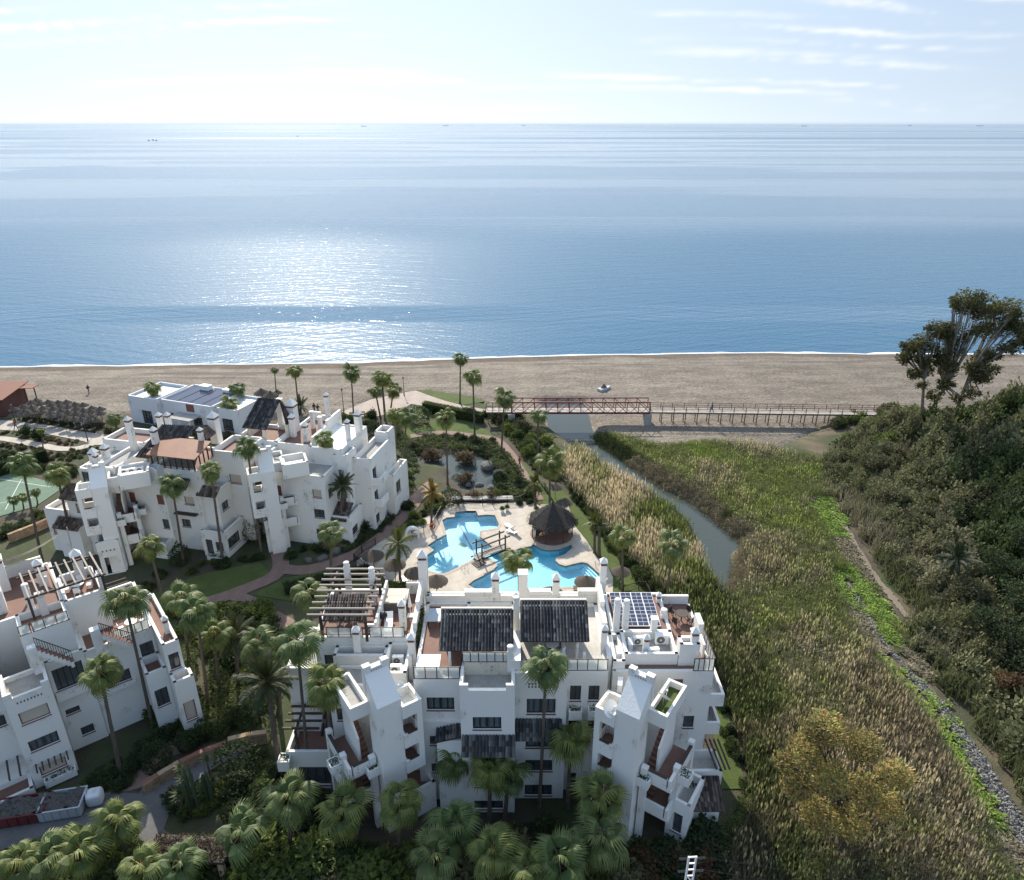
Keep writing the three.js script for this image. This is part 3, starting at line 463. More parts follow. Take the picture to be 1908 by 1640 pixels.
function planter(b, x0, x1, y0, y1, z0, z1, deg = 0, ox = 0, oz = 0) {
  const tr = g => g.applyMatrix4(new THREE.Matrix4().makeRotationY(THREE.MathUtils.degToRad(deg)).setPosition(ox, 0, oz)), t = 0.09;
  const p = mesh('planter', [box(x0, x1, y0, y1, z1 - t, z1), box(x0, x1, y0, y1, z0, z0 + t), box(x0, x0 + t, y0, y1, z0 + t, z1 - t), box(x1 - t, x1, y0, y1, z0 + t, z1 - t), box(x0 + t, x1 - t, y0, y1 - 0.12, z0 + t, z1 - t)].map(tr), M.white_stucco, b);
  const r = mulberry(Math.round((x0 + y0 + z0 + ox) * 97)), T = new Tri(), n = Math.round(90 * (x1 - x0) * (z1 - z0) + 40);
  for (let i = 0; i < n; i++) { const x = lerp(x0, x1, 0.06 + 0.88 * r()), z = lerp(z0, z1, 0.06 + 0.88 * r()), y = y1 - 0.12 + 0.38 * r() * r(), s = 0.07 + 0.08 * r(), a = r() * 6.28, q = (r() - 0.5) * 1.6, c = [0.035 + 0.04 * r(), 0.06 + 0.05 * r(), 0.02]; T.tri([x, y, z], [x + Math.cos(a) * s, y + s * q, z + Math.sin(a) * s], [x - Math.sin(a) * s * 0.6, y + s * 0.9, z + Math.cos(a) * s * 0.6], c); }
  mesh('plants', tr(T.geo()), M.leaf, p);
}
mat('leaf', 1, 1, 1, 0.88, { vertexColors: true, specularIntensity: 0.25, transmission: 0.52, thickness: 0, side: THREE.DoubleSide });
// stair tower set cornerwise: core with sloping cap and raised crest, open galleries on both sides. origin = front corner
function stairTower(b, x, z, deg, sx, o) {
  const R = pts => turnPts(pts, x, z, deg, sx), hl = o.low, hh = o.high, w = o.w ?? 2.0, d = o.d ?? 2.1;
  const m4 = new THREE.Matrix4().makeRotationY(THREE.MathUtils.degToRad(deg)).setPosition(x, 0, z);
  const bx = (x0, x1, y0, y1, z0, z1) => box(Math.min(sx * x0, sx * x1), Math.max(sx * x0, sx * x1), y0, y1, z0, z1).applyMatrix4(m4);
  // core with sloped top
  const t = new Tri(), P = (u, y, v) => new THREE.Vector3(sx * u, y, v).applyMatrix4(m4).toArray();
  const lo = [P(0, 0, 0), P(w, 0, 0), P(w, 0, -d), P(0, 0, -d)], hi = [P(0, hl, 0), P(w, hl, 0), P(w, hh - 0.35, -d), P(0, hh - 0.35, -d)];
  for (let i = 0; i < 4; i++) { const j = (i + 1) % 4, q = [lo[i], lo[j], hi[j], hi[i]]; const uv = [[i * 2, 0], [i * 2 + 2, 0], [i * 2 + 2, q[2][1]], [i * 2, q[3][1]]]; if (sx > 0) t.quad(...q, null, uv); else t.quad(q[1], q[0], q[3], q[2], null, [uv[1], uv[0], uv[3], uv[2]]); }
  if (sx > 0) t.quad(...hi); else t.quad(hi[1], hi[0], hi[3], hi[2]);
  const core = mesh('stair_tower', t.geo(), M.white_stucco, b);
  const crest = [bx(-0.06, w + 0.06, hh - 2.0, hh, -d - 0.42, -d - 0.001), bx(-0.06, 0.5, hh, hh + 0.26, -d - 0.42, -d - 0.003), bx(w - 0.44, w + 0.06, hh, hh + 0.26, -d - 0.42, -d - 0.003)];
  mesh('tower_crest', crest, M.white_stucco, core);
  for (let k = 0; k < 5; k++) mesh('vent_slot', bx(w * 0.5 - 0.42 + k * 0.18, w * 0.5 - 0.33 + k * 0.18, hh - 0.28, hh - 0.12, -d - 0.02, -d + 0.006), M.roof_gravel, core);
  // gallery along the +x side: planter box on top, two open floors, corner post
  const g0 = w - 0.02, g1 = w + 1.45, z0 = -1.75, z1 = 0.18, top = o.top ?? 11.4;
  const ring = (x0, x1, za, zb, y0, y1, tt = 0.2) => [bx(x0, x1, y0, y1, zb - tt, zb), bx(x0, x1, y0, y1, za, za + tt), bx(x1 - tt, x1, y0, y1, za + tt, zb - tt), bx(x0, x0 + tt, y0, y1, za + tt, zb - tt)];
  mesh('gallery', [...ring(g0, g1, z0, z1, top - 1.1, top), bx(g0 + 0.2, g1 - 0.2, top - 1.05, top - 0.75, z0 + 0.2, z1 - 0.2),
    bx(g1 - 0.42, g1, o.foot, top - 1.102, z1 - 0.42, z1), bx(g1 - 0.3, g1 - 0.01, o.foot, top - 1.102, z0, z0 + 0.3),
    ...ring(g0, g1 - 0.003, z0, z1 - 0.003, 7.55, 8.75, 0.17), bx(g0 + 0.17, g1 - 0.17, 7.6, 7.85, z0 + 0.17, z1 - 0.17),
    ...ring(g0, g1 - 0.003, z0, z1 - 0.003, o.foot, o.foot + 1.15, 0.17), bx(g0 + 0.17, g1 - 0.17, o.foot + 0.1, o.foot + 0.35, z0 + 0.17, z1 - 0.17)], M.white_stucco, b);
  mesh('gallery_floor', [bx(g0 + 0.18, g1 - 0.18, 7.852, 7.88, z0 + 0.18, z1 - 0.18), bx(g0 + 0.18, g1 - 0.18, o.foot + 0.352, o.foot + 0.38, z0 + 0.18, z1 - 0.18)], M.terracotta_floor, b);
  mesh('coping', [bx(g0 + 0.3, g1 - 0.45, 8.755, 8.82, z1 - 0.19, z1 + 0.012), bx(g1 - 0.18, g1 + 0.012, 8.755, 8.82, z0 + 0.32, z1 - 0.45), bx(g0 + 0.3, g1 - 0.45, o.foot + 1.155, o.foot + 1.22, z1 - 0.19, z1 + 0.012)], M.dark_wood, b);
  // gallery along the -x side, running back: planter terrace above, stair landings below
  const a0 = -1.35, a1 = 0.02, b0 = -5.1, b1 = -1.55;
  mesh('gallery', [...ring(a0, a1, b0, b1, top - 1.05, top + 0.1), bx(a0 + 0.2, a1 - 0.2, top - 1.0, top - 0.45, b0 + 0.2, b1 - 0.2)], M.white_stucco, b);
  mesh('planted_roof', bx(a0 + 0.2, a1 - 0.2, top - 0.448, top - 0.40, b0 + 0.2, b1 - 0.2), o.green ? M.lawn_grass : M.roof_gravel, b);
  // stair landings stepping outwards
  const L = o.landing ?? 2.0, zo = o.zo ?? -1.5, y2 = 5.75, y1 = 2.9;
  const out = [];
  for (const [px, pz] of [[-L, -0.9 + zo], [-0.35, 0.42 + zo], [-L, -3.6 + zo]]) out.push(bx(px - 0.22, px + 0.22, 0, y2 + 1.25, pz - 0.22, pz + 0.22));
  for (const y of [y2, y1]) {
    out.push(bx(-L - 0.16, 0.01, y - 0.25, y - 0.004, -3.7 + zo, 0.3 + zo));
    out.push(bx(-L - 0.18, -L + 0.03, y, y + 0.95, -3.38 + zo, -1.13 + zo), bx(-L + 0.23, -0.58, y, y + 0.95, 0.18 + zo, 0.38 + zo), bx(-L - 0.1, -L + 0.12, y, y + 0.95, -0.66 + zo, 0.376 + zo));
  }
  mesh('landing', out, M.white_stucco, b);
  mesh('landing_floor', [bx(-L - 0.1, 0, y2, y2 + 0.03, -3.65 + zo, 0.17 + zo), bx(-L - 0.1, 0, y1, y1 + 0.03, -3.65 + zo, 0.17 + zo)], M.terracotta_floor, b);
  mesh('coping', [bx(-L + 0.25, -0.6, y2 + 0.952, y2 + 1.02, 0.16 + zo, 0.40 + zo), bx(-L - 0.2, -L + 0.05, y2 + 0.952, y2 + 1.02, -3.36 + zo, -1.15 + zo)], M.dark_wood, b);
  for (let k = 0; k < 9; k++) { mesh('step', bx(-0.75, -0.05, y2 + 0.03 + k * 0.26, y2 + 0.29 + k * 0.26, -1.1 - k * 0.27 + zo, -0.83 - k * 0.27 + zo), M.terracotta_floor, b); mesh('step', bx(-0.75, -0.05, y1 + 0.03 + k * 0.26, y1 + 0.29 + k * 0.26, -1.1 - k * 0.27 + zo, -0.83 - k * 0.27 + zo), M.terracotta_floor, b); }
  const sw = new Tri(), wl = (u, y, v) => P(u, y, v + zo); // slanting stair wall
  for (const u of [-0.93, -0.77]) sw.quad(wl(u, y2, -0.6), wl(u, y2, -3.3), wl(u, top - 1.05, -3.3), wl(u, y2 + 2.3, -0.6));
  sw.quad(wl(-0.93, y2, -0.6), wl(-0.77, y2, -0.6), wl(-0.77, y2 + 2.3, -0.6), wl(-0.93, y2 + 2.3, -0.6)); sw.quad(wl(-0.93, y2 + 2.3, -0.6), wl(-0.77, y2 + 2.3, -0.6), wl(-0.77, top - 1.05, -3.3), wl(-0.93, top - 1.05, -3.3));
  mesh('stair_wall', sw.geo(), M.white_stucco, b);
  for (const [u0, u1, v0, v1, y] of [[-0.9, 0.0, 0.42 + zo, 1.0 + zo, y2 - 0.2], [-L - 1.0, -L - 0.2, -1.6 + zo, -0.7 + zo, y2 - 0.1]]) { const q = sx > 0 ? [u0, u1] : [-u1, -u0]; planter(b, q[0], q[1], y, y + 0.75, v0, v1, deg, x, z); }
}
// things found on roofs
function acUnit(x, y, z, turn, label, s = 1) {
  const a = thing('air_conditioner', label, 'air conditioner', x, y, z, turn, 'air conditioning units on the roofs'); a.scale.setScalar(s);
  mesh('casing', [box(-0.42, 0.42, 0.06, 0.72, -0.16, 0.16), box(-0.36, -0.28, 0, 0.06, -0.17, 0.17), box(0.28, 0.36, 0, 0.06, -0.17, 0.17)], M.white_metal, a);
  const g = new THREE.CylinderGeometry(0.25, 0.25, 0.02, 16); g.rotateX(Math.PI / 2); g.translate(-0.1, 0.39, 0.172); mesh('fan_grille', g, M.ac_grille, a);
  const h = new THREE.CylinderGeometry(0.06, 0.06, 0.02, 10); h.rotateX(Math.PI / 2); h.translate(-0.1, 0.39, 0.19); mesh('fan_hub', h, M.white_metal, a); return a;
}
function satDish(x, y, z, turn, r, label) {
  const a = thing('satellite_dish', label, 'satellite dish', x, y, z, turn);
  const pts = []; for (let i = 0; i <= 8; i++) pts.push(new THREE.Vector2(r * i / 8, 0.22 * r * (i / 8) ** 2)); const g = new THREE.LatheGeometry(pts, 22); g.rotateX(0.95); g.translate(0, 0.75, 0.05); mesh('dish', g, M.white_metal, a);
  mesh('mast', bar([0, 0, 0], [0, 0.78, 0], 0.03), M.steel, a); mesh('feed_arm', bar([0, 0.42, 0.25], [0, 0.95 + r * 0.35, r * 0.75], 0.018), M.steel, a); mesh('feed_horn', box(-0.05, 0.05, 0.93 + r * 0.33, 1.05 + r * 0.36, r * 0.7, r * 0.8), M.white_metal, a); return a;
}


// ---------- near apartment block (centre) ----------
const win = (s, y, w, h, k, n, c) => ({ s, y, w, h, k, n, c });
function building(label, x, z, deg) { return thing('apartment_building', label, 'building', x, 0, z, THREE.MathUtils.degToRad(deg)); }
{
  const b = building('near white apartment block with two dark tiled roofs and corner stair towers', 0, -40, 0);
    // main front in four steps
  block(b, rect(-7.0, -3.654, -8.3, 0.6), 0, 12.0, { floor: 11.75, floorMat: M.terracotta_floor, win: { 0: [win(0.85, 9.1, 1.98, 1.2, 'black', 4, 1), win(0.9, 5.7, 1.2, 0.9, 'dark', 2), win(0.9, 2.9, 1.2, 0.9, 'dark', 2)] }, skip: [1] });
  block(b, rect(-3.65, 0.2, -8.25, 1.75), 0, 12.05, { floor: 11.55, win: { 0: [win(0.86, 8.42, 2.03, 1.17, 'black', 4, 1), win(0.86, 5.2, 2.0, 1.1, 'dark', 3), win(0.86, 2.7, 2.0, 1.0, 'blind'), win(0.8, 0.35, 2.15, 0.9, 'black', 3)] } });
  // raised ends of the stepped parapet
  mesh('parapet_end', [box(-3.648, -3.05, 12.052, 12.5, 1.52, 1.748), box(-0.42, 0.198, 12.052, 12.5, 1.52, 1.748), box(-3.648, -3.42, 12.052, 12.5, -0.2, 1.515), box(-0.03, 0.198, 12.052, 12.5, -0.2, 1.515)], M.white_stucco, b);
  mesh('wall', box(-3.4, -0.05, 11.56, 12.75, -0.55, -0.3), M.cream_stucco, b);
  block(b, rect(0.204, 3.95, -8.3, 0.5), 0, 12.45, { floor: 11.75, floorMat: M.terrace_concrete, skip: [3], win: { 0: [win(0.86, 8.65, 2.1, 1.43, 'dark', 4, 1), win(0.8, 5.3, 2.16, 1.18, 'dark', 3, 1), win(0.8, 2.88, 2.06, 1.17, 'dark', 3), win(0.78, 0.3, 2.1, 1.15, 'black', 3)] } });
  for (let k = 0; k < 5; k++) for (let j = 0; j < 2; j++) mesh('vent_hole', box(1.15 + k * 0.24, 1.28 + k * 0.24, 11.1 + j * 0.26, 11.28 + j * 0.26, 0.47, 0.506), M.ac_grille, b);
  block(b, rect(3.954, 6.95, -8.25, -0.3), 0, 11.95, { floor: 11.7, floorMat: M.terrace_concrete, skip: [3], win: { 0: [win(0.3, 9.13, 0.8, 1.43, 'dark', 2), win(1.65, 9.13, 0.8, 1.43, 'dark', 2), win(0.3, 6.3, 0.75, 1.1, 'dark', 2), win(1.75, 6.3, 0.75, 1.1, 'dark', 2), win(0.4, 3.3, 0.75, 1.1, 'dark', 2), win(0.45, 0.25, 0.6, 1.55, 'dark', 1)] } });
  planter(b, 4.17, 5.15, 7.75, 8.6, -0.3, 0.25); planter(b, 5.6, 6.6, 7.75, 8.6, -0.3, 0.25);
  // tiled awnings over the windows
  tileRoof(b, [-3.6, 6.95, 2.9], [0.2, 6.95, 2.9], [0.2, 7.95, 1.76], [-3.6, 7.95, 1.76], 'grey');
  tileRoof(b, [0.25, 7.1, 1.6], [3.6, 7.1, 1.6], [3.6, 8.25, 0.51], [0.25, 8.25, 0.51], 'grey');
  tileRoof(b, [-5.6, 7.2, 1.75], [-3.66, 7.75, 1.75], [-3.66, 7.95, 0.62], [-5.6, 7.4, 0.62], 'grey');
  mesh('wall', [box(-5.45, -3.66, 0, 7.2, 0.61, 1.6)], M.white_stucco, b);
  mesh('floor_band', box(-6.99, -3.66, 8.0, 8.14, 0.6, 0.72), M.white_stucco, b);
  // the two dark tiled roofs over the roof terrace
  tileRoof(b, [-5.25, 13.55, -0.55], [0.05, 13.55, -0.55], [0.05, 15.2, -3.15], [-5.25, 15.2, -3.15], 'grey', 0.235, 0.34);
  tileRoof(b, [0.62, 13.55, -1.55], [5.6, 13.55, -1.55], [5.6, 15.2, -4.2], [0.62, 15.2, -4.2], 'grey', 0.235, 0.34);
  mesh('ridge_course', [box(-5.25, 0.05, 15.12, 15.28, -3.35, -3.17), box(0.62, 5.6, 15.12, 15.28, -4.4, -4.22)], M.cream_stucco, b);
  for (const [x, z] of [[-4.5, -0.8], [-2.3, -0.8], [-0.3, -0.8], [4.8, -1.8]]) mesh('roof_post', box(x - 0.1, x + 0.1, 11.76, 13.5, z - 0.1, z + 0.1), M.white_stucco, b);
  mesh('wall', [box(-5.0, -0.1, 11.76, 15.0, -3.0, -2.8), box(0.8, 5.4, 11.76, 15.0, -4.05, -3.85)], M.cream_stucco, b);
  glassRail(b, [-6.95, 0.58], [-3.68, 0.58], 12.0, 1.1, 4); glassRail(b, [-3.55, -0.28], [-0.05, -0.28], 12.76, 0.9, 6); glassRail(b, [3.98, -0.32], [6.9, -0.32], 11.95, 1.05, 4); glassRail(b, [0.6, -0.55], [3.7, -0.55], 11.76, 1.0, 4);
  mesh('terrace_post', [box(5.15, 5.35, 11.71, 12.9, -1.2, -1.0)], M.white_stucco, b);
  // rear parapet of the roof terrace
  block(b, rect(-7.02, 7.35, -8.9, -8.31), 0, 12.62, { floor: 12.0, mat: M.white_stucco });
  mesh('parapet_end', [box(-3.9, -1.3, 12.63, 12.95, -8.85, -8.35), box(0.9, 3.2, 12.63, 13.0, -8.85, -8.35), box(5.4, 7.3, 12.63, 13.05, -8.85, -8.35)], M.white_stucco, b);
  for (const [x, z, y0, y1, w, k] of [[-1.35, -8.6, 12.5, 14.0, 0.6], [3.6, -8.6, 12.5, 13.9, 0.55], [0.9, -8.7, 12.4, 14.6, 0.75, 'plain'], [0.3, -6.6, 11.7, 13.6, 0.42], [0.32, -3.6, 11.7, 15.6, 0.42, 'round'], [-0.12, -0.1, 12.2, 14.0, 0.44, 'round'], [7.45, -9.0, 12.5, 15.2, 0.5], [6.85, -2.6, 11.7, 13.6, 0.42], [-7.35, -1.7, 11.4, 13.5, 0.5], [-7.35, -9.6, 12, 15.4, 0.72]]) chimney(b, x, z, y0, y1, w, w, k);
  // party walls across the roof, stepped down towards the front
  for (const [x, w] of [[-7.32, 0.3], [7.3, 0.34]]) mesh('party_wall', [box(x - w, x, 0, 13.6, -9.6, -6.2), box(x - w, x - 0.001, 0, 13.1, -6.199, -4.2), box(x - w, x - 0.002, 0, 12.5, -4.199, -1.2)], M.white_stucco, b);
  mesh('wall', box(-0.08, 0.62, 11.7, 13.3, -3.1, 0.2), M.white_stucco, b);
  // left wing
  block(b, rect(-15.2, -7.66, -10.2, -3.9), 0, 12.0, { floor: 11.6, floorMat: M.terracotta_floor, win: { 0: [win(0.6, 9.2, 1.2, 1.1, 'dark', 2)] } });
  block(b, rect(-13.55, -9.5, -3.88, -2.7), 0, 11.25, { floor: 10.5, floorMat: M.terracotta_floor });
  block(b, rect(-9.45, -7.68, -3.88, -0.5), 0, 11.55, { floor: 10.6, floorMat: M.roof_gravel });
  block(b, rect(-13.5, -7.05, -2.66, -0.48), 0, 10.4, { floor: 10.2, win: { 0: [win(0.4, 7, 1.1, 1.2, 'dark', 2), win(0.4, 4, 1.1, 1.2, 'dark', 2)] } });
  block(b, rect(-17.6, -13.6, -8.6, -3.6), 0, 9.25, { floor: 8.7, win: { 0: [win(2.6, 6.4, 0.9, 1.1, 'dark', 1)] } });
  glassRail(b, [-14.2, -3.92], [-11.4, -3.92], 12.0, 0.95, 3); glassRail(b, [-10.9, -3.92], [-8.2, -3.92], 12.0, 0.95, 3);
  for (let k = 0; k < 9; k++) mesh('pergola_beam', box(-15.5, -10.7 + 0.2 * (k % 2), 14.0, 14.14, -10.1 + k * 0.76, -9.98 + k * 0.76), M.grey_wood, b);
  mesh('pergola_frame', [box(-14.6, -14.45, 13.82, 13.99, -10.1, -3.85), box(-11.2, -11.05, 13.82, 13.99, -10.1, -3.85), ...[[-14.52, -3.95], [-11.12, -3.95], [-14.52, -9.9], [-11.12, -9.9]].map(([x, z]) => box(x - 0.1, x + 0.1, 11.62, 13.81, z - 0.1, z + 0.1))], M.dark_wood, b);
  tileRoof(b, [-14.4, 13.6, -3.9], [-11.3, 13.6, -3.9], [-11.3, 14.4, -6.1], [-14.4, 14.4, -6.1], 'brown', 0.2, 0.3);
  mesh('terrace_wall', [box(-10.6, -10.42, 11.62, 13.0, -10.0, -4.4), box(-8.9, -7.7, 11.62, 12.7, -10.15, -9.98), box(-8.75, -8.6, 11.62, 13.2, -8.0, -7.2)], M.white_stucco, b);
  for (const [x, z, y0, y1, w, k] of [[-11.75, -3.3, 10.6, 12.9, 0.5], [-8.55, -5.4, 11.6, 13.7, 0.5], [-13.6, -9.4, 11.6, 14.8, 0.45, 'round'], [-11.4, -8.6, 11.6, 14.8, 0.45, 'round']]) chimney(b, x, z, y0, y1, w, w, k);
  // terrace with dark pergola and tiled lean-to at the left foot
  block(b, rect(-17.4, -12.2, -3.56, -0.4), 0, 3.9, { floor: 3.0, floorMat: M.terracotta_floor, win: { 0: [win(0.8, 0.4, 3.2, 1.9, 'dark', 5)] } });
  for (let k = 0; k < 4; k++) mesh('pergola_beam', box(-17.5, -14.7, 5.75, 5.9, -3.2 + k * 0.75, -3.06 + k * 0.75), M.dark_wood, b);
  mesh('pergola_frame', [box(-16.6, -16.45, 5.58, 5.74, -3.5, -0.6), box(-16.6, -16.44, 3.02, 5.57, -0.8, -0.64)], M.dark_wood, b);
  tileRoof(b, [-14.65, 5.3, -0.6], [-11.2, 5.3, -0.6], [-11.2, 6.9, -2.62], [-14.65, 6.9, -2.62], 'brown', 0.24, 0.34);
  mesh('wall', box(-14.5, -11.3, 3.02, 5.2, -2.6, -1.6), M.white_stucco, b);
  planter(b, -17.9, -17.0, 2.6, 3.6, -0.6, 0.3);
  stairTower(b, -9.06, 3.5, 34, 1, { low: 12.0, high: 14.0, w: 1.75, d: 1.75, top: 11.4, foot: 5.1 });
  block(b, turnPts(rect(0.1, 3.0, -3.0, -0.1), -8.2, 3.0, 34), 0, 2.7, { floor: 1.9, floorMat: M.terracotta_floor });
  // right wing
  block(b, rect(7.36, 14.75, -9.0, -0.75), 0, 11.5, { floor: 11.45, floorMat: M.terracotta_floor, win: { 0: [win(4.4, 9.3, 0.8, 1.45, 'shutter'), win(1.2, 6.2, 1.0, 1.2, 'dark', 2), win(5.6, 6.0, 0.8, 1.2, 'dark', 1)], 1: [win(0.6, 8.9, 2.2, 1.7, 'dark', 3), win(0.6, 6.0, 2.2, 1.7, 'dark', 3)] } });
  block(b, rect(7.62, 12.3, -9.3, -4.3), 11.4, 12.25, { floor: 12.1, floorMat: M.terracotta_floor });
  block(b, rect(8.3, 12.2, -4.2, -1.5), 11.4, 12.45, { floor: 11.75, floorMat: M.roof_gravel });
  block(b, rect(7.4, 8.26, -4.2, -1.0), 11.4, 12.2, { floor: 11.7, floorMat: M.roof_gravel });
  block(b, rect(12.24, 13.7, -2.4, -1.4), 11.4, 13.4, { floor: 13.1 });
  mesh('terrace_wall', [box(14.3, 14.7, 11.5, 13.0, -5.6, -4.2), box(12.4, 14.6, 11.5, 12.3, -8.95, -8.7), box(14.2, 14.35, 11.5, 12.7, -3.4, -2.2)], M.white_stucco, b);
  glassRail(b, [14.72, -0.8], [14.72, -5.4], 11.5, 1.15, 8); glassRail(b, [13.2, -0.78], [14.7, -0.78], 11.5, 1.15, 4);
  for (const [x, z, y0, y1, w, k] of [[8.05, -4.7, 12.1, 14.6, 0.46, 'round'], [8.75, -4.7, 12.1, 14.5, 0.46, 'round'], [10.9, -4.35, 11.8, 13.4, 0.45, 'plain'], [9.95, -2.3, 11.6, 13.0, 0.4], [13.35, -1.9, 13.0, 13.9, 0.5], [12.0, -8.2, 12.0, 12.5, 0.36], [12.05, -6.2, 12.0, 12.5, 0.5, 'round']]) chimney(b, x, z, y0, y1, w, w, k);
  // balconies on the right side
  for (const y of [8.0, 5.2]) { mesh('balcony', [box(14.752, 15.85, y, y + 0.2, -4.2, -0.9), box(15.65, 15.85, y + 0.2, y + 1.15, -4.2, -0.9), box(14.752, 15.648, y + 0.2, y + 1.15, -1.1, -0.9), box(14.752, 15.648, y + 0.2, y + 1.15, -4.2, -4.0)], M.white_stucco, b); mesh('wall', [box(14.752, 15.6, 0, y - 0.001, -4.15, -3.0)], M.white_stucco, b); }
  block(b, rect(12.4, 15.7, -0.72, 1.4), 0, 3.9, { floor: 3.1, floorMat: M.terrace_concrete });
  for (let k = 0; k < 4; k++) mesh('pergola_beam', beam([14.8 + k * 0.32, 4.9, -0.7], [15.2 + k * 0.32, 4.2, 1.5], 0.1, 0.14), M.dark_wood, b);
  tileRoof(b, [12.6, 2.4, 3.6], [15.4, 2.4, 3.6], [15.4, 3.5, 1.45], [12.6, 3.5, 1.45], 'brown', 0.24, 0.34);
  mesh('wall', box(12.9, 15.2, 0, 2.35, 1.42, 3.2), M.white_stucco, b);
  stairTower(b, 8.4, 4.4, -34, -1, { low: 12.0, high: 14.0, w: 1.7, d: 1.75, top: 11.6, foot: 5.3, landing: 2.2, green: true });
  block(b, turnPts(rect(-3.5, -1.9, -5.2, -2.2), 8.4, 4.4, -34, -1), 0, 4.0, { floor: 3.2, win: { 0: [win(0.4, 0.9, 0.8, 1.9, 'dark', 1)] } });
  block(b, turnPts(rect(0.3, 3.0, -2.6, -0.1), 7.6, 4.0, -34, -1), 0, 2.4, { floor: 1.7, floorMat: M.terracotta_floor });
  // solar panels: four columns of tilted modules on the roof
  for (let c = 0; c < 4; c++) for (let r = 0; r < 3; r++) {
    const s = thing('solar_panel', ['solar panel beside the white party wall', 'solar panel in the column second from the party wall', 'solar panel in the column third from the party wall', 'solar panel in the column next to the brown roof strip'][c] + [', row nearest the pool', ', middle row', ', row nearest the camera'][r], 'solar panel', 8.5 + c * 0.88, 12.3, -48.4 + r * 1.42, 0, 'solar panels on the near block'); s.rotation.x = 0.06;
    mesh('cells', box(-0.40, 0.40, 0.02, 0.05, -0.66, 0.66), M.solar_cell, s); mesh('frame', [box(-0.43, -0.402, 0, 0.055, -0.69, 0.69), box(0.402, 0.43, 0, 0.055, -0.69, 0.69), box(-0.402, 0.402, 0, 0.055, -0.69, -0.662), box(-0.402, 0.402, 0, 0.055, 0.662, 0.69), ...[-0.22, 0.22].map(z => box(-0.4, 0.4, 0.051, 0.056, z - 0.012, z + 0.012)), box(-0.006, 0.006, 0.051, 0.0565, -0.66, 0.66)], M.white_metal, s);
  }
  // roof clutter
  acUnit(-8.6, 10.6, -42.6, 0, 'white air conditioner on the left roof court, the rear one of two facing front'); acUnit(-8.6, 10.6, -41.6, 0, 'white air conditioner on the left roof court, the front one of two facing front'); acUnit(-8.05, 10.6, -41.2, -1.5, 'white air conditioner turned sideways in the left roof court');
  acUnit(11.4, 11.75, -43.5, 0, 'large white air conditioner in the right roof court', 1.25); acUnit(9.6, 11.75, -43.4, 0.1, 'grey air conditioner at the back of the right roof court'); acUnit(10.5, 11.75, -42.1, 0.2, 'air conditioner at the front of the right roof court'); acUnit(8.9, 11.75, -42.9, 1.5, 'air conditioner turned sideways in the right roof court'); acUnit(7.9, 11.7, -42.0, 1.57, 'air conditioner in the narrow court by the party wall'); acUnit(7.7, 11.0, -39.5, 1.4, 'air conditioner behind the right dish on the planted roof');
  acUnit(-11.0, 11.6, -45.0, 0, 'air conditioner on the ledge below the left glass rail');
  satDish(-8.2, 10.6, -39.4, 0.5, 0.5, 'white satellite dish behind the left stair tower'); satDish(6.6, 10.9, -37.0, 0.7, 0.62, 'large white satellite dish left of the right stair tower'); satDish(10.4, 11.2, -37.6, 2.4, 0.55, 'white satellite dish right of the right stair tower');
  const spa = thing('hot_tub', 'beige covered hot tub on the left roof terrace', 'hot tub', -9.6, 11.6, -48.4);
  mat('spa_cover', 0.40, 0.335, 0.26, 0.6); mat('spa_side', 0.13, 0.12, 0.11, 0.6); mesh('tub', box(-1.0, 1.0, 0, 0.85, -0.9, 0.9), M.spa_side, spa); for (const s of [0, 1]) mesh('cover', box(-1.05, 1.05, 0.852, 0.98, s ? 0.012 : -0.95, s ? 0.95 : -0.012), M.spa_cover, spa);
  const lg = thing('sun_lounger', 'white sun lounger on the left roof terrace', 'sun lounger', -9.7, 11.6, -45.2, 0.1); mesh('mattress', [box(-0.32, 0.32, 0.3, 0.4, -0.95, 0.6)], M.white_metal, lg); mesh('backrest', beam([0, 0.35, -0.95], [0, 0.7, -1.5], 0.64, 0.09), M.white_metal, lg); for (const [x, z] of [[-0.28, -0.9], [0.28, -0.9], [-0.28, 0.5], [0.28, 0.5]]) mesh('leg', box(x - 0.03, x + 0.03, 0, 0.3, z - 0.03, z + 0.03), M.white_metal, lg);
  const gr = thing('grill', 'black kettle grill beside the white lounger', 'grill', -10.2, 11.6, -46.0); { const g = new THREE.SphereGeometry(0.34, 14, 10); g.scale(1, 0.85, 1); g.translate(0, 0.85, 0); mesh('bowl', g, M.black_metal, gr); for (let k = 0; k < 3; k++) mesh('leg', bar([0.14 * Math.cos(k * 2.1), 0.65, 0.14 * Math.sin(k * 2.1)], [0.34 * Math.cos(k * 2.1), 0, 0.34 * Math.sin(k * 2.1)], 0.025), M.black_metal, gr); mesh('handle', bar([-0.1, 1.17, 0], [0.1, 1.17, 0], 0.02), M.white_metal, gr); }
  const par = thing('garden_umbrella', 'closed white parasol standing by the hot tub', 'parasol', -8.2, 11.6, -47.0); mesh('pole', bar([0, 0, 0], [0, 2.3, 0], 0.03), M.white_metal, par); { const g = new THREE.ConeGeometry(0.16, 1.5, 8); g.translate(0, 1.7, 0); mesh('canopy', g, M.white_metal, par); } mesh('base', box(-0.25, 0.25, 0, 0.1, -0.25, 0.25), M.white_metal, par);
  const hedge = mesh('ivy', foliageStrip(-7.15, 11.75, -5.2, 0.25, 1.1, 3.8, 420, 5), M.leaf, b);
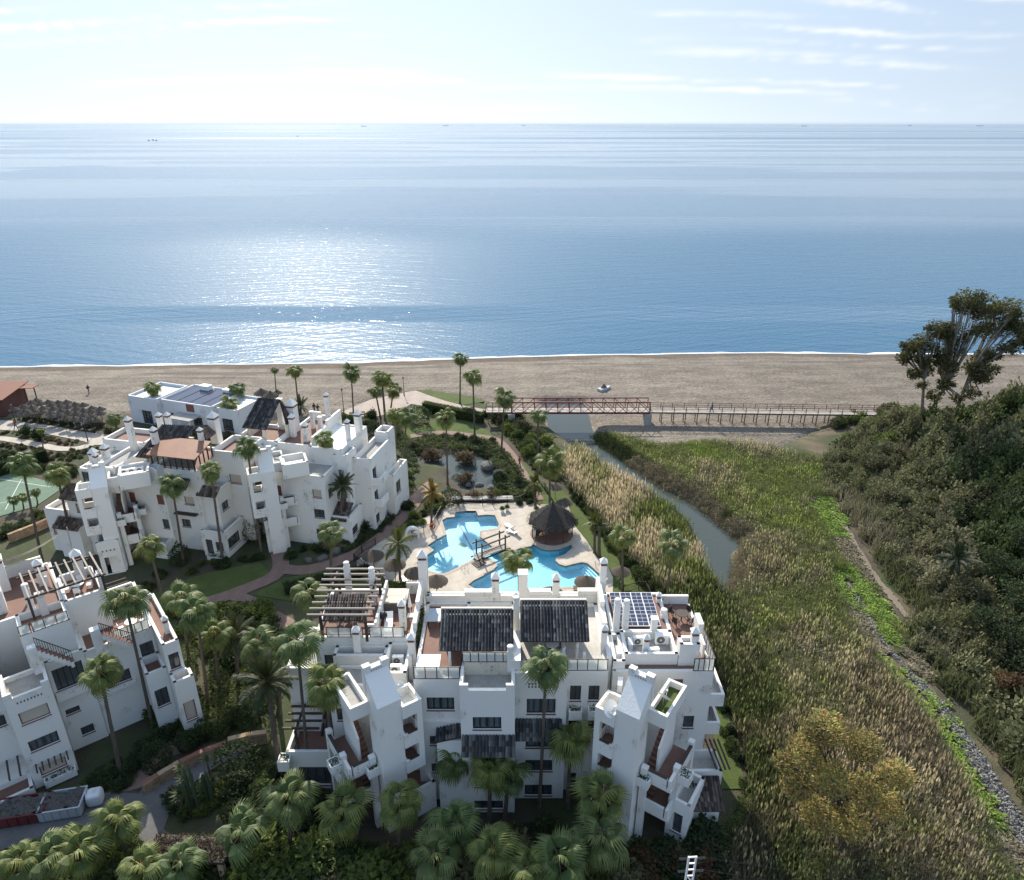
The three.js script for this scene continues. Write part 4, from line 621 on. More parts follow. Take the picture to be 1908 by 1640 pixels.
  const tb = thing('terrace_table', 'blue grey table on the left roof terrace', 'table', -6.1, 11.75, -46.0); mat('table_top', 0.33, 0.38, 0.42, 0.5); mesh('table_top', box(-0.55, 0.55, 0.7, 0.76, -0.8, 0.8), M.table_top, tb); for (const [x, z] of [[-0.45, -0.7], [0.45, -0.7], [-0.45, 0.7], [0.45, 0.7]]) mesh('leg', box(x - 0.04, x + 0.04, 0, 0.7, z - 0.04, z + 0.04), M.black_metal, tb);
  const t2 = thing('roof_cover', 'white awning sheet below the left tiled roof', 'awning', -5.7, 12.5, -40.3); mesh('sheet', box(-1.1, 0.55, 0.3, 0.34, -0.7, 0.75), M.white_metal, t2); for (const [x, z] of [[-1, -0.6], [0.45, -0.6], [-1, 0.65], [0.45, 0.65]]) mesh('post', box(x - 0.03, x + 0.03, -0.74, 0.3, z - 0.03, z + 0.03), M.white_metal, t2);
}
function foliageStrip(x, y, z, w, h, l, n, seed) { const r = mulberry(seed), T = new Tri(); for (let i = 0; i < n; i++) { const p = [x + (r() - 0.5) * w, y + r() * h * (0.6 + 0.4 * r()), z + (r() - 0.5) * l], s = 0.09 + 0.1 * r(), a = r() * 6.28, c = [0.03 + 0.04 * r(), 0.06 + 0.06 * r(), 0.02]; T.tri(p, [p[0] + Math.cos(a) * s, p[1] + (r() - 0.5) * s, p[2] + Math.sin(a) * s], [p[0] - Math.sin(a) * s * 0.6, p[1] + s * 0.8, p[2] + Math.cos(a) * s * 0.6], c); } return T.geo(); }

// ---------- left apartment block, turned 38 degrees ----------
{
  const b = building('left white apartment block with roof pergola, cut by the left edge', -36, -42, 38);
  block(b, rect(-2.25, 0.72, -2.6, 0.35), 0, 8.95, { floor: 8.55, floorMat: M.roof_gravel, win: { 0: [win(0.55, 6.3, 1.9, 1.15, 'blind'), win(0.5, 3.55, 1.95, 1.05, 'dark', 4, 1), win(0.6, 0.9, 1.8, 1.0, 'blind')] } });
  mesh('parapet_end', [box(-2.248, -1.7, 8.952, 9.4, 0.11, 0.348), box(0.2, 0.718, 8.952, 9.4, 0.11, 0.348), box(-2.248, -2.02, 8.952, 9.4, -2.5, 0.105), box(0.49, 0.718, 8.952, 9.4, -2.5, 0.105)], M.white_stucco, b);
  for (let k = 0; k < 8; k++) mesh('vent_slot', box(-1.55 + k * 0.22, -1.45 + k * 0.22, 8.3, 8.48, 0.33, 0.356), M.ac_grille, b);
  for (let k = 0; k < 6; k++) mesh('pergola_beam', box(-1.8 + k * 0.42, -1.7 + k * 0.42, 2.2, 2.35, 0.35, 1.3), M.dark_wood, b);
  planter(b, -1.6, 0.6, 0.1, 0.75, 0.4, 1.0);
  block(b, rect(-7.5, -2.28, -6, -0.9), 0, 11.6, { floor: 11.4, floorMat: M.terracotta_floor, win: { 0: [win(3.2, 9.2, 1.25, 1.05, 'black', 1), win(3.9, 6.0, 1.0, 1.0, 'dark', 2), win(2.2, 3.2, 1.0, 1.0, 'dark', 2)] } });
  block(b, rect(-6.5, -2.3, -0.88, 1.2), 0, 1.0, { floor: 0.5, floorMat: M.terracotta_floor });
  for (let k = 0; k < 5; k++) mesh('pergola_beam', box(-5.6 + k * 0.7, -5.48 + k * 0.7, 2.7, 2.84, -0.88, 1.4), M.dark_wood, b);
  // recessed glazed loggia
  block(b, rect(0.74, 3.4, -6, -2.05), 0, 9.3, { floor: 9.0, floorMat: M.roof_gravel, win: { 0: [win(0.15, 6.3, 2.2, 2.1, 'wood', 5), win(0.3, 3.7, 1.0, 0.55, 'dark', 1), win(0.9, 1.1, 0.95, 0.85, 'dark', 1)] } });
  mesh('balcony', box(0.8, 3.1, 5.6, 6.25, -2.04, -1.55), M.white_stucco, b);
  block(b, rect(3.42, 8.6, -6, -2.25), 0, 8.85, { floor: 8.55, floorMat: M.terracotta_floor, win: { 0: [win(1.0, 4.6, 1.75, 1.15, 'dark', 3), win(3.9, 5.9, 1.1, 1.7, 'dark', 2)] } });
  mesh('window_ledge', [box(4.2, 6.4, 4.25, 4.42, -2.24, -1.85), ...[0, 1, 2, 3].map(k => box(4.4 + k * 0.5, 4.5 + k * 0.5, 4.1, 4.24, -2.24, -1.9))], M.white_stucco, b);
  glassRail(b, [5.2, -2.27], [8.4, -2.27], 8.85, 0.95, 6);
  block(b, rect(8.62, 9.9, -7.4, 0.9), 0, 8.95, { floor: 8.5, floorMat: M.terracotta_floor, win: { 0: [win(0.15, 6.2, 0.9, 1.6, 'dark', 2)], 1: [win(1, 6, 1.1, 1.3, 'blind'), win(5, 6, 1.1, 1.3, 'dark', 2)] } });
  block(b, rect(7.0, 8.6, -2.23, 0.3), 0, 6.3, { floor: 5.6, floorMat: M.terracotta_floor, win: { 0: [win(0.3, 2.6, 1.0, 1.8, 'dark', 2)] } });
  block(b, rect(8.62, 10.2, 0.92, 2.3), 0, 6.0, { floor: 5.3, floorMat: M.terracotta_floor, win: { 0: [win(0.3, 1.6, 0.9, 2.0, 'blind')] } });
  planter(b, 8.4, 10.1, 0.2, 0.8, 2.35, 2.95);
  chimney(b, 9.5, -1.2, 8.5, 9.6, 0.42); chimney(b, 9.0, -5.6, 8.5, 10.0, 0.42);
  // upper terraces and penthouse
  block(b, rect(-0.2, 3.2, -6, -2.62), 8.5, 12.0, { floor: 11.4, floorMat: M.terracotta_floor, skip: [] });
  block(b, rect(3.22, 6.1, -9.6, -5.0), 0, 12.3, { floor: 11.6, floorMat: M.terracotta_floor });
  block(b, rect(-4.5, 3.2, -13.5, -6.02), 0, 11.8, { floor: 11.5, floorMat: M.terracotta_floor });
  block(b, rect(6.12, 8.9, -10, -6.02), 0, 9.2, { floor: 8.6, floorMat: M.terracotta_floor });
  glassRail(b, [-0.18, -2.64], [0.6, -2.64], 12.0, 0.9, 1); glassRail(b, [0.7, -2.64], [3.15, -2.64], 12.0, 0.9, 3); glassRail(b, [-3.6, -0.95], [-2.3, -0.95], 11.6, 0.9, 2);
  stairs(b, [2.6, -1.45], [0.6, -1.45], 9.1, 11.4, 0.6, 9); ironRail(b, [2.6, -1.42], [0.6, -1.42], 9.1, 11.4); stairs(b, [6.9, -1.6], [4.9, -1.6], 8.6, 10.6, 0.6, 9); ironRail(b, [6.9, -1.57], [4.9, -1.57], 8.6, 10.6);
  mesh('stair_wall', [box(0.0, 0.58, 9.0, 11.4, -2.05, -1.4), box(4.2, 4.88, 8.8, 10.9, -2.23, -1.6)], M.white_stucco, b);
  for (let k = 0; k < 9; k++) mesh('pergola_beam', beam([0.9 + k * 0.64, 14.1, -8.6], [1.1 + k * 0.64, 14.1, -4.2], 0.13, 0.15), M.grey_wood, b);
  mesh('pergola_frame', [box(0.8, 6.5, 13.86, 14.02, -4.6, -4.44), box(0.6, 6.3, 13.86, 14.02, -8.3, -8.14), ...[[1.0, -4.52], [6.2, -4.52], [0.9, -8.2], [6.0, -8.2]].map(([x, z]) => box(x - 0.09, x + 0.09, 11.5, 13.85, z - 0.09, z + 0.09))], M.dark_wood, b);
  mesh('terrace_wall', [box(5.9, 6.3, 12.0, 13.9, -5.6, -4.95), box(-4.4, 2.6, 11.5, 12.7, -13.45, -13.2), box(2.4, 2.62, 11.5, 12.5, -13.19, -9.7), box(-4.4, -0.6, 11.5, 13.6, -9.2, -7.6)], M.white_stucco, b);
  for (const [x, z, y0, y1, w, k] of [[-0.6, -11.6, 11.5, 14.2, 1.1], [2.2, -10.4, 11.5, 13.3, 0.6], [5.0, -9.2, 11.6, 13.7, 0.75], [1.0, -6.5, 11.4, 13.8, 0.48, 'round'], [1.75, -5.7, 11.4, 13.3, 0.55, 'plain'], [-3.4, -4.5, 11.4, 13.6, 0.5]]) chimney(b, x, z, y0, y1, w, w, k);
  for (let k = 0; k < 5; k++) mesh('pergola_beam', box(6.15, 8.3, 9.9, 10.02, -9.6 + k * 0.7, -9.5 + k * 0.7), M.dark_wood, b);
  const sail = thing('shade_sail', 'white shade sail on a mast above the left roof terrace', 'shade sail', -41.2, 11.5, -54.3); { const t = new Tri(); const A = [-3.2, 1.3, 0.6], B = [1.6, 3.6, -0.4], C = [-3, 2.4, 3.2]; const m = (p, q, u) => p.map((v, i) => lerp(v, q[i], u)); for (let i = 0; i < 5; i++) for (let j = 0; j < 5 - i; j++) { const P = (u, v) => { const q = [0, 1, 2].map(k => A[k] + (B[k] - A[k]) * u + (C[k] - A[k]) * v); q[1] -= 1.6 * u * v + 1.6 * u * (1 - u - v) + 1.6 * v * (1 - u - v); return q; }; t.tri(P(i / 5, j / 5), P((i + 1) / 5, j / 5), P(i / 5, (j + 1) / 5)); if (i + j < 4) t.tri(P((i + 1) / 5, j / 5), P((i + 1) / 5, (j + 1) / 5), P(i / 5, (j + 1) / 5)); } mat('sail_cloth', 0.62, 0.58, 0.52, 0.9, { side: THREE.DoubleSide }); mesh('sail', t.geo(), M.sail_cloth, sail); mesh('mast', bar([1.6, 0, -0.4], [1.7, 3.8, -0.45], 0.05), M.grey_wood, sail); }
}

// ---------- far apartment blocks, turned -12.7 degrees ----------
{
  const b = building('far white apartment block with reddish sunroom roof beside the tennis court', -40, -76, -12.7);
  block(b, rect(-15.6, -12.2, -2.5, 4.6), 0, 5.9, { floor: 5.3, floorMat: M.roof_gravel, win: { 0: [win(0.5, 2.4, 0.8, 1.3, 'blind')] } });
  tileRoof(b, [-13.6, 4.2, 6.0], [-10.1, 4.2, 6.0], [-10.1, 5.1, 4.7], [-13.6, 5.1, 4.7], 'brown', 0.26, 0.36);
  mesh('wall', box(-13.4, -10.2, 0, 4.3, 4.5, 5.6), M.white_stucco, b);
  block(b, rect(-12.1, -6.4, -4, 4.4), 0, 8.5, { floor: 8.2, win: { 0: [win(1.1, 5.8, 1.4, 1.15, 'blind'), win(3.9, 5.6, 1.5, 1.7, 'shutter'), win(4.0, 2.6, 1.7, 1.6, 'shutter')] } });
  tileRoof(b, [-11.9, 8.1, 5.6], [-6.6, 8.1, 5.6], [-6.6, 9.4, 3.9], [-11.9, 9.4, 3.9], 'brown', 0.26, 0.36);
  block(b, rect(-10.7, -8.0, -3, 3.0), 8.4, 11.0, { floor: 10.7, win: { 0: [win(0.3, 8.9, 2.0, 1.7, 'dark', 3)] } });
  block(b, rect(-7.98, -5.4, -3, 3.2), 8.3, 11.6, { floor: 11.2 });
  block(b, rect(-12.2, -6.2, -7, -3.02), 0, 12.0, { floor: 11.4, floorMat: M.terracotta_floor });
  for (const [x, z, y0, y1, w, k] of [[-7.2, -2.4, 11.2, 15.0, 0.62], [-8.4, 0.8, 10.8, 12.6, 0.7], [-10.2, 0.8, 10.7, 11.8, 0.8], [-9.2, 1.6, 10.7, 11.9, 0.5], [-6.0, -6.2, 11.4, 14.2, 0.55], [-5.0, -6.5, 11.4, 14.2, 0.55], [-2.6, -0.9, 13.2, 14.7, 0.62], [2.6, -2.3, 13.2, 14.6, 0.5], [1.6, -6.4, 11.4, 14.6, 1.0]]) chimney(b, x, z, y0, y1, w, w, k);
  stairTower(b, -3.9, 6.4, 36, -1, { low: 11.0, high: 13.0, w: 1.6, d: 1.7, top: 11.2, foot: 5.4, landing: 2.0 });
  block(b, turnPts(rect(0.2, 3.4, -3.4, -0.2), -3.6, 5.2, 36), 9.8, 11.6, { floor: 10.6 });
  block(b, rect(-3.6, -0.6, -1, 3.4), 0, 2.2, { floor: 2.0 });
  block(b, rect(-5.9, -0.4, -1.5, 2.0), 0, 9.76, { floor: 9.7, win: { 0: [win(4.3, 6.7, 0.9, 1.3, 'shutter'), win(4.3, 3.4, 0.9, 1.3, 'dark', 1), win(0.5, 6.5, 0.8, 1.4, 'shutter')] } });
  // arched porch at the foot of the tower
  block(b, turnPts(rect(0, 2.3, -2.6, 0), -5.7, 8.1, 36), 0, 4.4, { floor: 3.4, floorMat: M.terracotta_floor, win: { 0: [win(0.45, 0.03, 1.3, 2.3, 'open')] } });
  const pm = turnPts([[0.45, 0.01], [0.85, 0.01], [1.25, 0.01], [1.65, 0.01]], -5.7, 8.1, 36); for (const [x, z] of pm) mesh('vent_hole', box(x - 0.09, x + 0.09, 3.1, 3.3, z - 0.07, z + 0.012), M.ac_grille, b);
  // sunroom block
  block(b, rect(-2.6, 3.3, -6, 0.7), 0, 10.9, { floor: 10.6, floorMat: M.terracotta_floor, win: { 0: [win(3.6, 6.3, 1.3, 1.1, 'blind'), win(2.6, 3.1, 1.2, 1.1, 'dark', 2)], 1: [win(1.2, 8.2, 1.3, 1.3, 'blind')] } });
  block(b, rect(3.32, 7.5, -7.5, -2.6), 0, 12.2, { floor: 11.5, floorMat: M.terracotta_floor, win: { 0: [win(1.9, 8.0, 1.6, 1.2, 'blind')], 1: [win(1.4, 8.6, 1.4, 1.4, 'blind')] } });
  mesh('sunroom_roof', beam([0.8, 12.75, 1.3], [0.8, 13.55, -2.2], 6.4, 0.14), M.sunroom_roof, b);
  for (let k = 0; k < 8; k++) mesh('sunroom_post', box(-2.45 + k * 0.8, -2.33 + k * 0.8, 10.92, 12.72, 0.5, 0.62), M.dark_wood, b);
  for (let k = 0; k < 7; k++) mesh('sunroom_pane', box(-2.31 + k * 0.8, -1.67 + k * 0.8, 10.92, 12.65, 0.55, 0.57), M.window_glass, b);
  for (let k = 0; k < 4; k++) mesh('sunroom_post', box(3.7, 3.82, 11.5, 13.0, -2.3 + k * 0.8, -2.18 + k * 0.8), M.dark_wood, b);
  tileRoof(b, [-3.9, 12.9, -0.2], [0.3, 12.9, -1.6], [0.9, 14.6, -3.9], [-3.4, 14.6, -3.4], 'grey', 0.26, 0.36); tileRoof(b, [-4.2, 12.2, 1.0], [-2.4, 12.2, 1.0], [-2.2, 12.9, -0.1], [-3.9, 12.9, -0.1], 'brown', 0.26, 0.36);
  tileRoof(b, [1.0, 13.9, -5.8], [2.6, 13.3, -5.2], [2.6, 13.3, -3.2], [0.95, 14.6, -3.9], 'brown', 0.26, 0.36);
  mesh('wall', [box(-3.6, 0.6, 10.6, 13.2, -3.6, -3.3), box(-3.6, -3.35, 10.6, 12.4, -3.28, 0.3)], M.cream_stucco, b);
  tileRoof(b, [-0.9, 9.0, 1.9], [2.4, 9.0, 1.9], [2.4, 9.9, 0.72], [-0.9, 9.9, 0.72], 'grey', 0.26, 0.36);
  mesh('ledge', [box(-0.7, 2.6, 5.1, 5.25, 0.72, 1.3)], M.dark_wood, b);
  block(b, rect(-2.4, -0.9, 0.72, 1.9), 9.3, 11.4, { floor: 10.9 });
  // slim oriel with tiled hood, and ground floor porch
  block(b, rect(3.1, 5.3, -2.58, 0.3), 2.9, 8.3, { floor: 8.0, win: { 1: [win(0.5, 5.3, 1.3, 1.1, 'dark', 2)], 0: [] } });
  tileRoof(b, [2.9, 7.9, 1.0], [5.5, 7.9, 1.0], [5.5, 8.7, -0.2], [2.9, 8.7, -0.2], 'brown', 0.26, 0.36);
  block(b, rect(3.2, 6.3, -2.5, 1.7), 0, 3.6, { floor: 2.8, floorMat: M.terracotta_floor, win: { 0: [win(0.4, 0.3, 0.9, 2.1, 'dark', 1), win(1.7, 0.9, 1.0, 1.3, 'dark', 1)], 1: [win(0.5, 0.9, 2.4, 1.5, 'dark', 3)] } });
  planter(b, 4.0, 6.0, 0, 0.5, 1.9, 2.5);
  for (let k = 0; k < 6; k++) { const [x, z] = turnPts([[0.7 + (k % 3) * 0.8, -2.6 + Math.floor(k / 3) * 1.2]], -3.6, 5.2, 36)[0], a = THREE.MathUtils.degToRad(-12.7); acUnit(-40 + x * Math.cos(a) + z * Math.sin(a), 10.6, -76 - x * Math.sin(a) + z * Math.cos(a), 0.4, ['rear left', 'rear middle', 'rear right', 'front left', 'front middle', 'front right'][k] + ' air conditioner in the roof court of the sunroom block'); }
}
{
  const b = building('far white apartment block with steep dark tiled hut, nearest the pond', -40, -76, -12.7);
  block(b, rect(4.5, 9.4, -12, -7.0), 0, 12.0, { floor: 11.5, floorMat: M.terracotta_floor });
  block(b, rect(7.52, 9.6, -6.98, -4.9), 0, 11.5, { floor: 11.0, win: { 0: [win(0.2, 8.2, 1.5, 1.2, 'blind'), win(0.2, 5.5, 1.5, 1.0, 'blind'), win(0.2, 2.8, 1.6, 1.0, 'blind')] } });
  tileRoof(b, [7.4, 7.0, -3.9], [9.4, 7.0, -3.9], [9.4, 7.7, -4.88], [7.4, 7.7, -4.88], 'brown', 0.26, 0.36);
  tileRoof(b, [4.7, 13.3, -7.4], [8.0, 13.3, -7.4], [8.6, 16.2, -10.6], [5.5, 16.2, -10.6], 'grey', 0.24, 0.34); tileRoof(b, [8.6, 14.2, -12.0], [9.9, 13.4, -10.8], [9.9, 13.4, -9.3], [8.6, 16.1, -10.6], 'brown', 0.24, 0.34);
  for (const [x, z] of [[7.6, -7.7], [9.6, -9.6], [5.2, -8.2]]) mesh('roof_post', box(x - 0.18, x + 0.18, 11.5, 13.4, z - 0.18, z + 0.18), M.cream_stucco, b);
  block(b, rect(9.42, 14.0, -16, -7.0), 0, 11.9, { floor: 11.5, floorMat: M.terracotta_floor });
  stairTower(b, 12.4, -1.3, 36, -1, { low: 11.0, high: 13.2, w: 1.6, d: 1.7, top: 11.2, foot: 5.4, landing: 2.0 });
  block(b, turnPts(rect(0.2, 3.2, -3.2, -0.2), 13.0, -1.6, 36), 9.7, 11.5, { floor: 10.5 });
  block(b, rect(10.0, 17.2, -7.02, -3.6), 0, 9.66, { floor: 9.6, win: { 0: [win(5.5, 6.7, 1.2, 1.1, 'blind'), win(5.4, 3.9, 1.4, 1.2, 'dark', 2), win(5.4, 1.0, 1.4, 1.3, 'dark', 2), win(0.5, 6.4, 0.9, 1.4, 'shutter'), win(0.5, 3.2, 0.9, 1.4, 'dark', 1)], 1: [win(0.8, 6.4, 1.0, 1.1, 'dark', 1)] } });
  block(b, turnPts(rect(0, 2.2, -2.6, 0), 10.4, -0.6, 36), 0, 4.4, { floor: 3.4, floorMat: M.terracotta_floor, win: { 0: [win(0.5, 0.03, 1.2, 2.3, 'open')] } });
  for (const [x, z] of turnPts([[0.4, 0.01], [0.8, 0.01], [1.2, 0.01], [1.6, 0.01]], 10.4, -0.6, 36)) mesh('vent_hole', box(x - 0.09, x + 0.09, 3.1, 3.3, z - 0.07, z + 0.012), M.ac_grille, b);
  block(b, rect(14.02, 18.2, -14.6, -6.9), 0, 11.8, { floor: 11.6, floorMat: M.white_metal, win: { 0: [win(0.7, 8.4, 1.3, 1.2, 'blind'), win(0.6, 4.8, 1.6, 1.2, 'dark', 3)] } });
  block(b, rect(17.2, 18.9, -9.4, -6.6), 0, 11.2, { floor: 10.9, win: { 0: [win(0.5, 8.2, 0.7, 1.0, 'blind'), win(0.5, 4.8, 0.6, 1.1, 'dark', 1)] } });
  block(b, rect(18.92, 21.2, -15, -8.2), 0, 10.2, { floor: 9.5, floorMat: M.roof_gravel, win: { 1: [win(0.5, 6.6, 1.2, 2.0, 'dark', 2), win(0.5, 3.6, 1.2, 1.8, 'dark', 2), win(0.4, 0.7, 1.2, 1.4, 'dark', 2)] } });
  block(b, rect(19.0, 20.8, -17.5, -15.05), 0, 10.9, { floor: 10.3 });
  block(b, rect(21.22, 22.3, -17.6, -12.4), 0, 6.0, { floor: 5.2, floorMat: M.terrace_concrete, win: { 1: [win(0.8, 2.8, 1.6, 1.8, 'dark', 2)] } });
  for (const y of [3.4, 6.4]) mesh('balcony', [box(21.202, 22.2, y, y + 0.16, -10.9, -8.6), box(22.0, 22.2, y + 0.16, y + 1.0, -10.9, -8.6), box(21.202, 21.998, y + 0.16, y + 1.0, -8.8, -8.6)], M.white_stucco, b);
  block(b, rect(16.2, 19.6, -8.18, -4.4), 0, 3.9, { floor: 3.6, win: { 1: [win(0.5, 0.9, 1.6, 1.2, 'dark', 2)] }, skip: [] });
  tileRoof(b, [16.2, 3.5, -4.1], [19.2, 3.5, -4.1], [19.2, 4.8, -6.6], [16.2, 4.8, -6.6], 'brown', 0.26, 0.36);
  for (const [x, z, y0, y1, w, k] of [[9.4, -11.6, 11.5, 14.9, 1.15], [7.3, -12.4, 11.5, 15.4, 0.7, 'plain'], [10.2, -10.0, 11.5, 13.9, 0.62], [12.5, -9.0, 11.5, 13.4, 0.62], [17.6, -10.3, 11.6, 13.8, 0.5], [18.0, -12.6, 11.6, 14.0, 0.75], [12.3, -15.6, 11.5, 15.0, 0.5], [4.6, -11.4, 11.5, 14.4, 0.5, 'round'], [13.0, -12.0, 11.5, 13.6, 0.45, 'plain'], [11.4, -13.0, 11.5, 13.8, 0.45, 'plain']]) chimney(b, x, z, y0, y1, w, w, k);
  mesh('party_wall', [box(13.7, 14.01, 11.5, 13.2, -16, -12), box(13.7, 14.009, 11.5, 12.6, -11.99, -8)], M.white_stucco, b);
  mesh('terrace_wall', [box(9.6, 11.2, 11.5, 12.7, -15.9, -15.6), box(11.3, 13.4, 11.5, 12.3, -15.9, -15.6), box(4.6, 4.85, 11.5, 12.6, -11.9, -7.2)], M.white_stucco, b);
  for (let k = 0; k < 3; k++) { const [x, z] = turnPts([[0.7 + k * 0.8, -1.4]], 13.0, -1.6, 36)[0], a = THREE.MathUtils.degToRad(-12.7); acUnit(-40 + x * Math.cos(a) + z * Math.sin(a), 10.5, -76 - x * Math.sin(a) + z * Math.cos(a), 0.4, ['left', 'middle', 'right'][k] + ' air conditioner in the roof court of the far block nearest the pond'); }
}

// ---------- beach club, hut, gazebo ----------
mat('club_wall', 0.70, 0.72, 0.75, 0.85, { map: rep(stainTex, 1 / 9), bumpMap: rep(grainTex, 0.9), bumpScale: 0.01 });
mat('roof_membrane', 0.60, 0.63, 0.66, 0.4, { map: rep(mottleTex, 0.2) });
{
  const p = [[-69.02, -119.62], [-48.07, -110.68], [-45.64, -113.19], [-63.37, -121.91]], c = [-50, -118];
  const b = thing('beach_club', 'white flat roofed beach club building behind the palms', 'building', -58, 0, -116, THREE.MathUtils.degToRad(-20));
  block(b, rect(-8.5, -2.2, -5, 2.6), 0, 4.9, { mat: M.club_wall, floor: 4.4, floorMat: M.roof_membrane, win: { 0: [win(2.6, 0.02, 2.2, 2.5, 'black', 3)] } });
  block(b, rect(-2.18, 8.8, -6.5, 1.7), 0, 4.7, { mat: M.club_wall, floor: 4.35, floorMat: M.roof_membrane, win: { 0: [win(0.9, 1.5, 1.6, 0.9, 'black', 2), win(6.5, 0.02, 2.0, 2.3, 'dark', 2)] } });
  block(b, rect(8.82, 13.2, -5.8, 0.9), 0, 4.3, { mat: M.club_wall, floor: 3.9, floorMat: M.roof_membrane, win: { 0: [win(1.0, 0.3, 2.2, 2.2, 'dark', 3)] } });
  for (let k = 0; k < 4; k++) mesh('roof_panel', box(-1.6 + k * 2.6, 0.8 + k * 2.6, 4.42, 4.5, -5.8, 0.9), M.solar_cell, b);
  mesh('roof_panel', box(-7.8, -2.8, 4.46, 4.52, -3.6, 1.6), M.roof_membrane, b);
  mesh('plant_box', [box(0.5, 2.4, 4.36, 5.3, -6.0, -4.8), box(5.2, 8.6, 4.36, 5.0, -6.2, -5.2)], M.white_metal, b);
  mesh('sign', box(3.4, 5.0, 3.2, 4.5, 1.702, 1.78), M.shutter_red, b);
  mesh('canopy', [box(1.6, 6.4, 2.72, 2.86, 1.9, 4.6)], M.roof_gravel, b); for (const [x, z] of [[1.8, 4.4], [4.0, 4.4], [6.2, 4.4]]) mesh('canopy_post', box(x - 0.08, x + 0.08, 0, 2.7, z - 0.08, z + 0.08), M.white_metal, b);
}
{
  const [x, z] = [-95.43, -119.81]; const b = thing('beach_hut', 'red brown wooden beach hut at the left edge', 'hut', x, 0, z, 0.05);
  mat('hut_wood', 0.135, 0.055, 0.042, 0.8, { map: rep(mottleTex, 0.6) });
  block(b, rect(-6, 4.6, -6, 1.2), 0, 3.2, { mat: M.hut_wood, floor: 3.0 }); mesh('roof', [beam([-0.5, 3.3, 1.9], [-0.5, 3.9, -6.6], 11.4, 0.12), box(4.6, 7.6, 3.55, 3.66, -5.5, -3.4)], M.rust_brick, b); for (const xx of [5.6, 7.4]) mesh('roof_post', box(xx - 0.08, xx + 0.08, 0, 3.55, -4.2, -4.04), M.hut_wood, b);
}
{
  const [x, z] = [5.07, -76.98]; const g = thing('thatched_gazebo', 'dark thatched six sided gazebo bar at the pool', 'gazebo', x, 0, z - 1.6, 0.1);
  const R = 3.1, eave = 2.15, top = 4.6, T = new Tri(); for (let k = 0; k < 7; k++) for (let j = 0; j < 5; j++) { const a0 = (k + 0.25) * 6.2832 / 7, a1 = (k + 1.25) * 6.2832 / 7, q = (a, v) => { const rr = R * (1.02 - v * 0.985) * (1 - 0.04 * Math.sin(v * 3.1)); return [Math.cos(a) * rr, eave + (top - eave) * v + 0.05 * (1 - v), Math.sin(a) * rr]; }; const v0 = j / 5, v1 = (j + 1) / 5; T.quad(q(a1, v0), q(a0, v0), q(a0, v1), q(a1, v1)); }
  const shaggy = mulberry(3); for (let i = 0; i < 260; i++) { const a = shaggy() * 6.283, rr = R * (0.93 + 0.05 * shaggy()), y = eave + 0.06; T.tri([Math.cos(a) * rr, y, Math.sin(a) * rr], [Math.cos(a + 0.05) * rr, y, Math.sin(a + 0.05) * rr], [Math.cos(a + 0.02) * (rr + 0.1), y - 0.14 - 0.14 * shaggy(), Math.sin(a + 0.02) * (rr + 0.1)]); }
  for (let i = 0; i < 900; i++) { const a = shaggy() * 6.283, v = shaggy() ** 1.4, rr = R * (1.02 - v * 0.985), y = eave + (top - eave) * v + 0.06, l = 0.3; const o = [Math.cos(a) * rr, y, Math.sin(a) * rr], d = [Math.cos(a + 0.03) * (rr + l * 0.75), y - l * 0.62 + 0.05, Math.sin(a + 0.03) * (rr + l * 0.75)]; T.tri(o, [Math.cos(a + 0.04) * rr, y, Math.sin(a + 0.04) * rr], d); }
  mesh('thatch_roof', T.geo(), M.thatch, g); for (let k = 0; k < 7; k++) { const a = (k + 0.25) * 6.2832 / 7; mesh('post', bar([Math.cos(a) * 2.6, 0, Math.sin(a) * 2.6], [Math.cos(a) * 2.6, 2.3, Math.sin(a) * 2.6], 0.07), M.dark_wood, g); }
  const c = []; for (let k = 0; k < 22; k++) { const a0 = 2.9 + k * 0.155, a1 = a0 + 0.155; const q = (a, r) => [Math.cos(a) * r, Math.sin(a) * r]; c.push(prism([q(a0, 2.45), q(a1, 2.45), q(a1, 2.2), q(a0, 2.2)], 0.05, 1.05)); } mesh('bar_counter', c, M.white_stucco, g);
  mesh('floor', prism(Array.from({ length: 20 }, (_, k) => [2.75 * Math.cos(k * 0.31416), 2.75 * Math.sin(k * 0.31416)]), 0.045, 0.09), M.terracotta_floor, g);
}


// ---------- plants ----------
mat('palm_leaf', 1, 1, 1, 0.6, { vertexColors: true, specularIntensity: 0.6, transmission: 0.5, thickness: 0, side: THREE.DoubleSide });
mat('dead_leaf', 1, 1, 1, 0.9, { vertexColors: true, side: THREE.DoubleSide });
const barkTex = dataTex(128, 256, (u, v) => 0.72 + 0.28 * tileNoise(u, v, 8, 3, 4) - 0.18 * smooth(0.6, 0.9, Math.abs(Math.sin(v * 3.1416 * 24))), true);
mat('palm_bark', 0.20, 0.155, 0.12, 0.95, { map: rep(barkTex, 1, 4), bumpMap: rep(barkTex, 1, 4), bumpScale: 0.03 });
mat('bark', 0.17, 0.135, 0.105, 0.95, { map: rep(barkTex, 2, 1) });
mat('pale_bark', 0.42, 0.37, 0.31, 0.9, { map: rep(barkTex, 2, 1) });
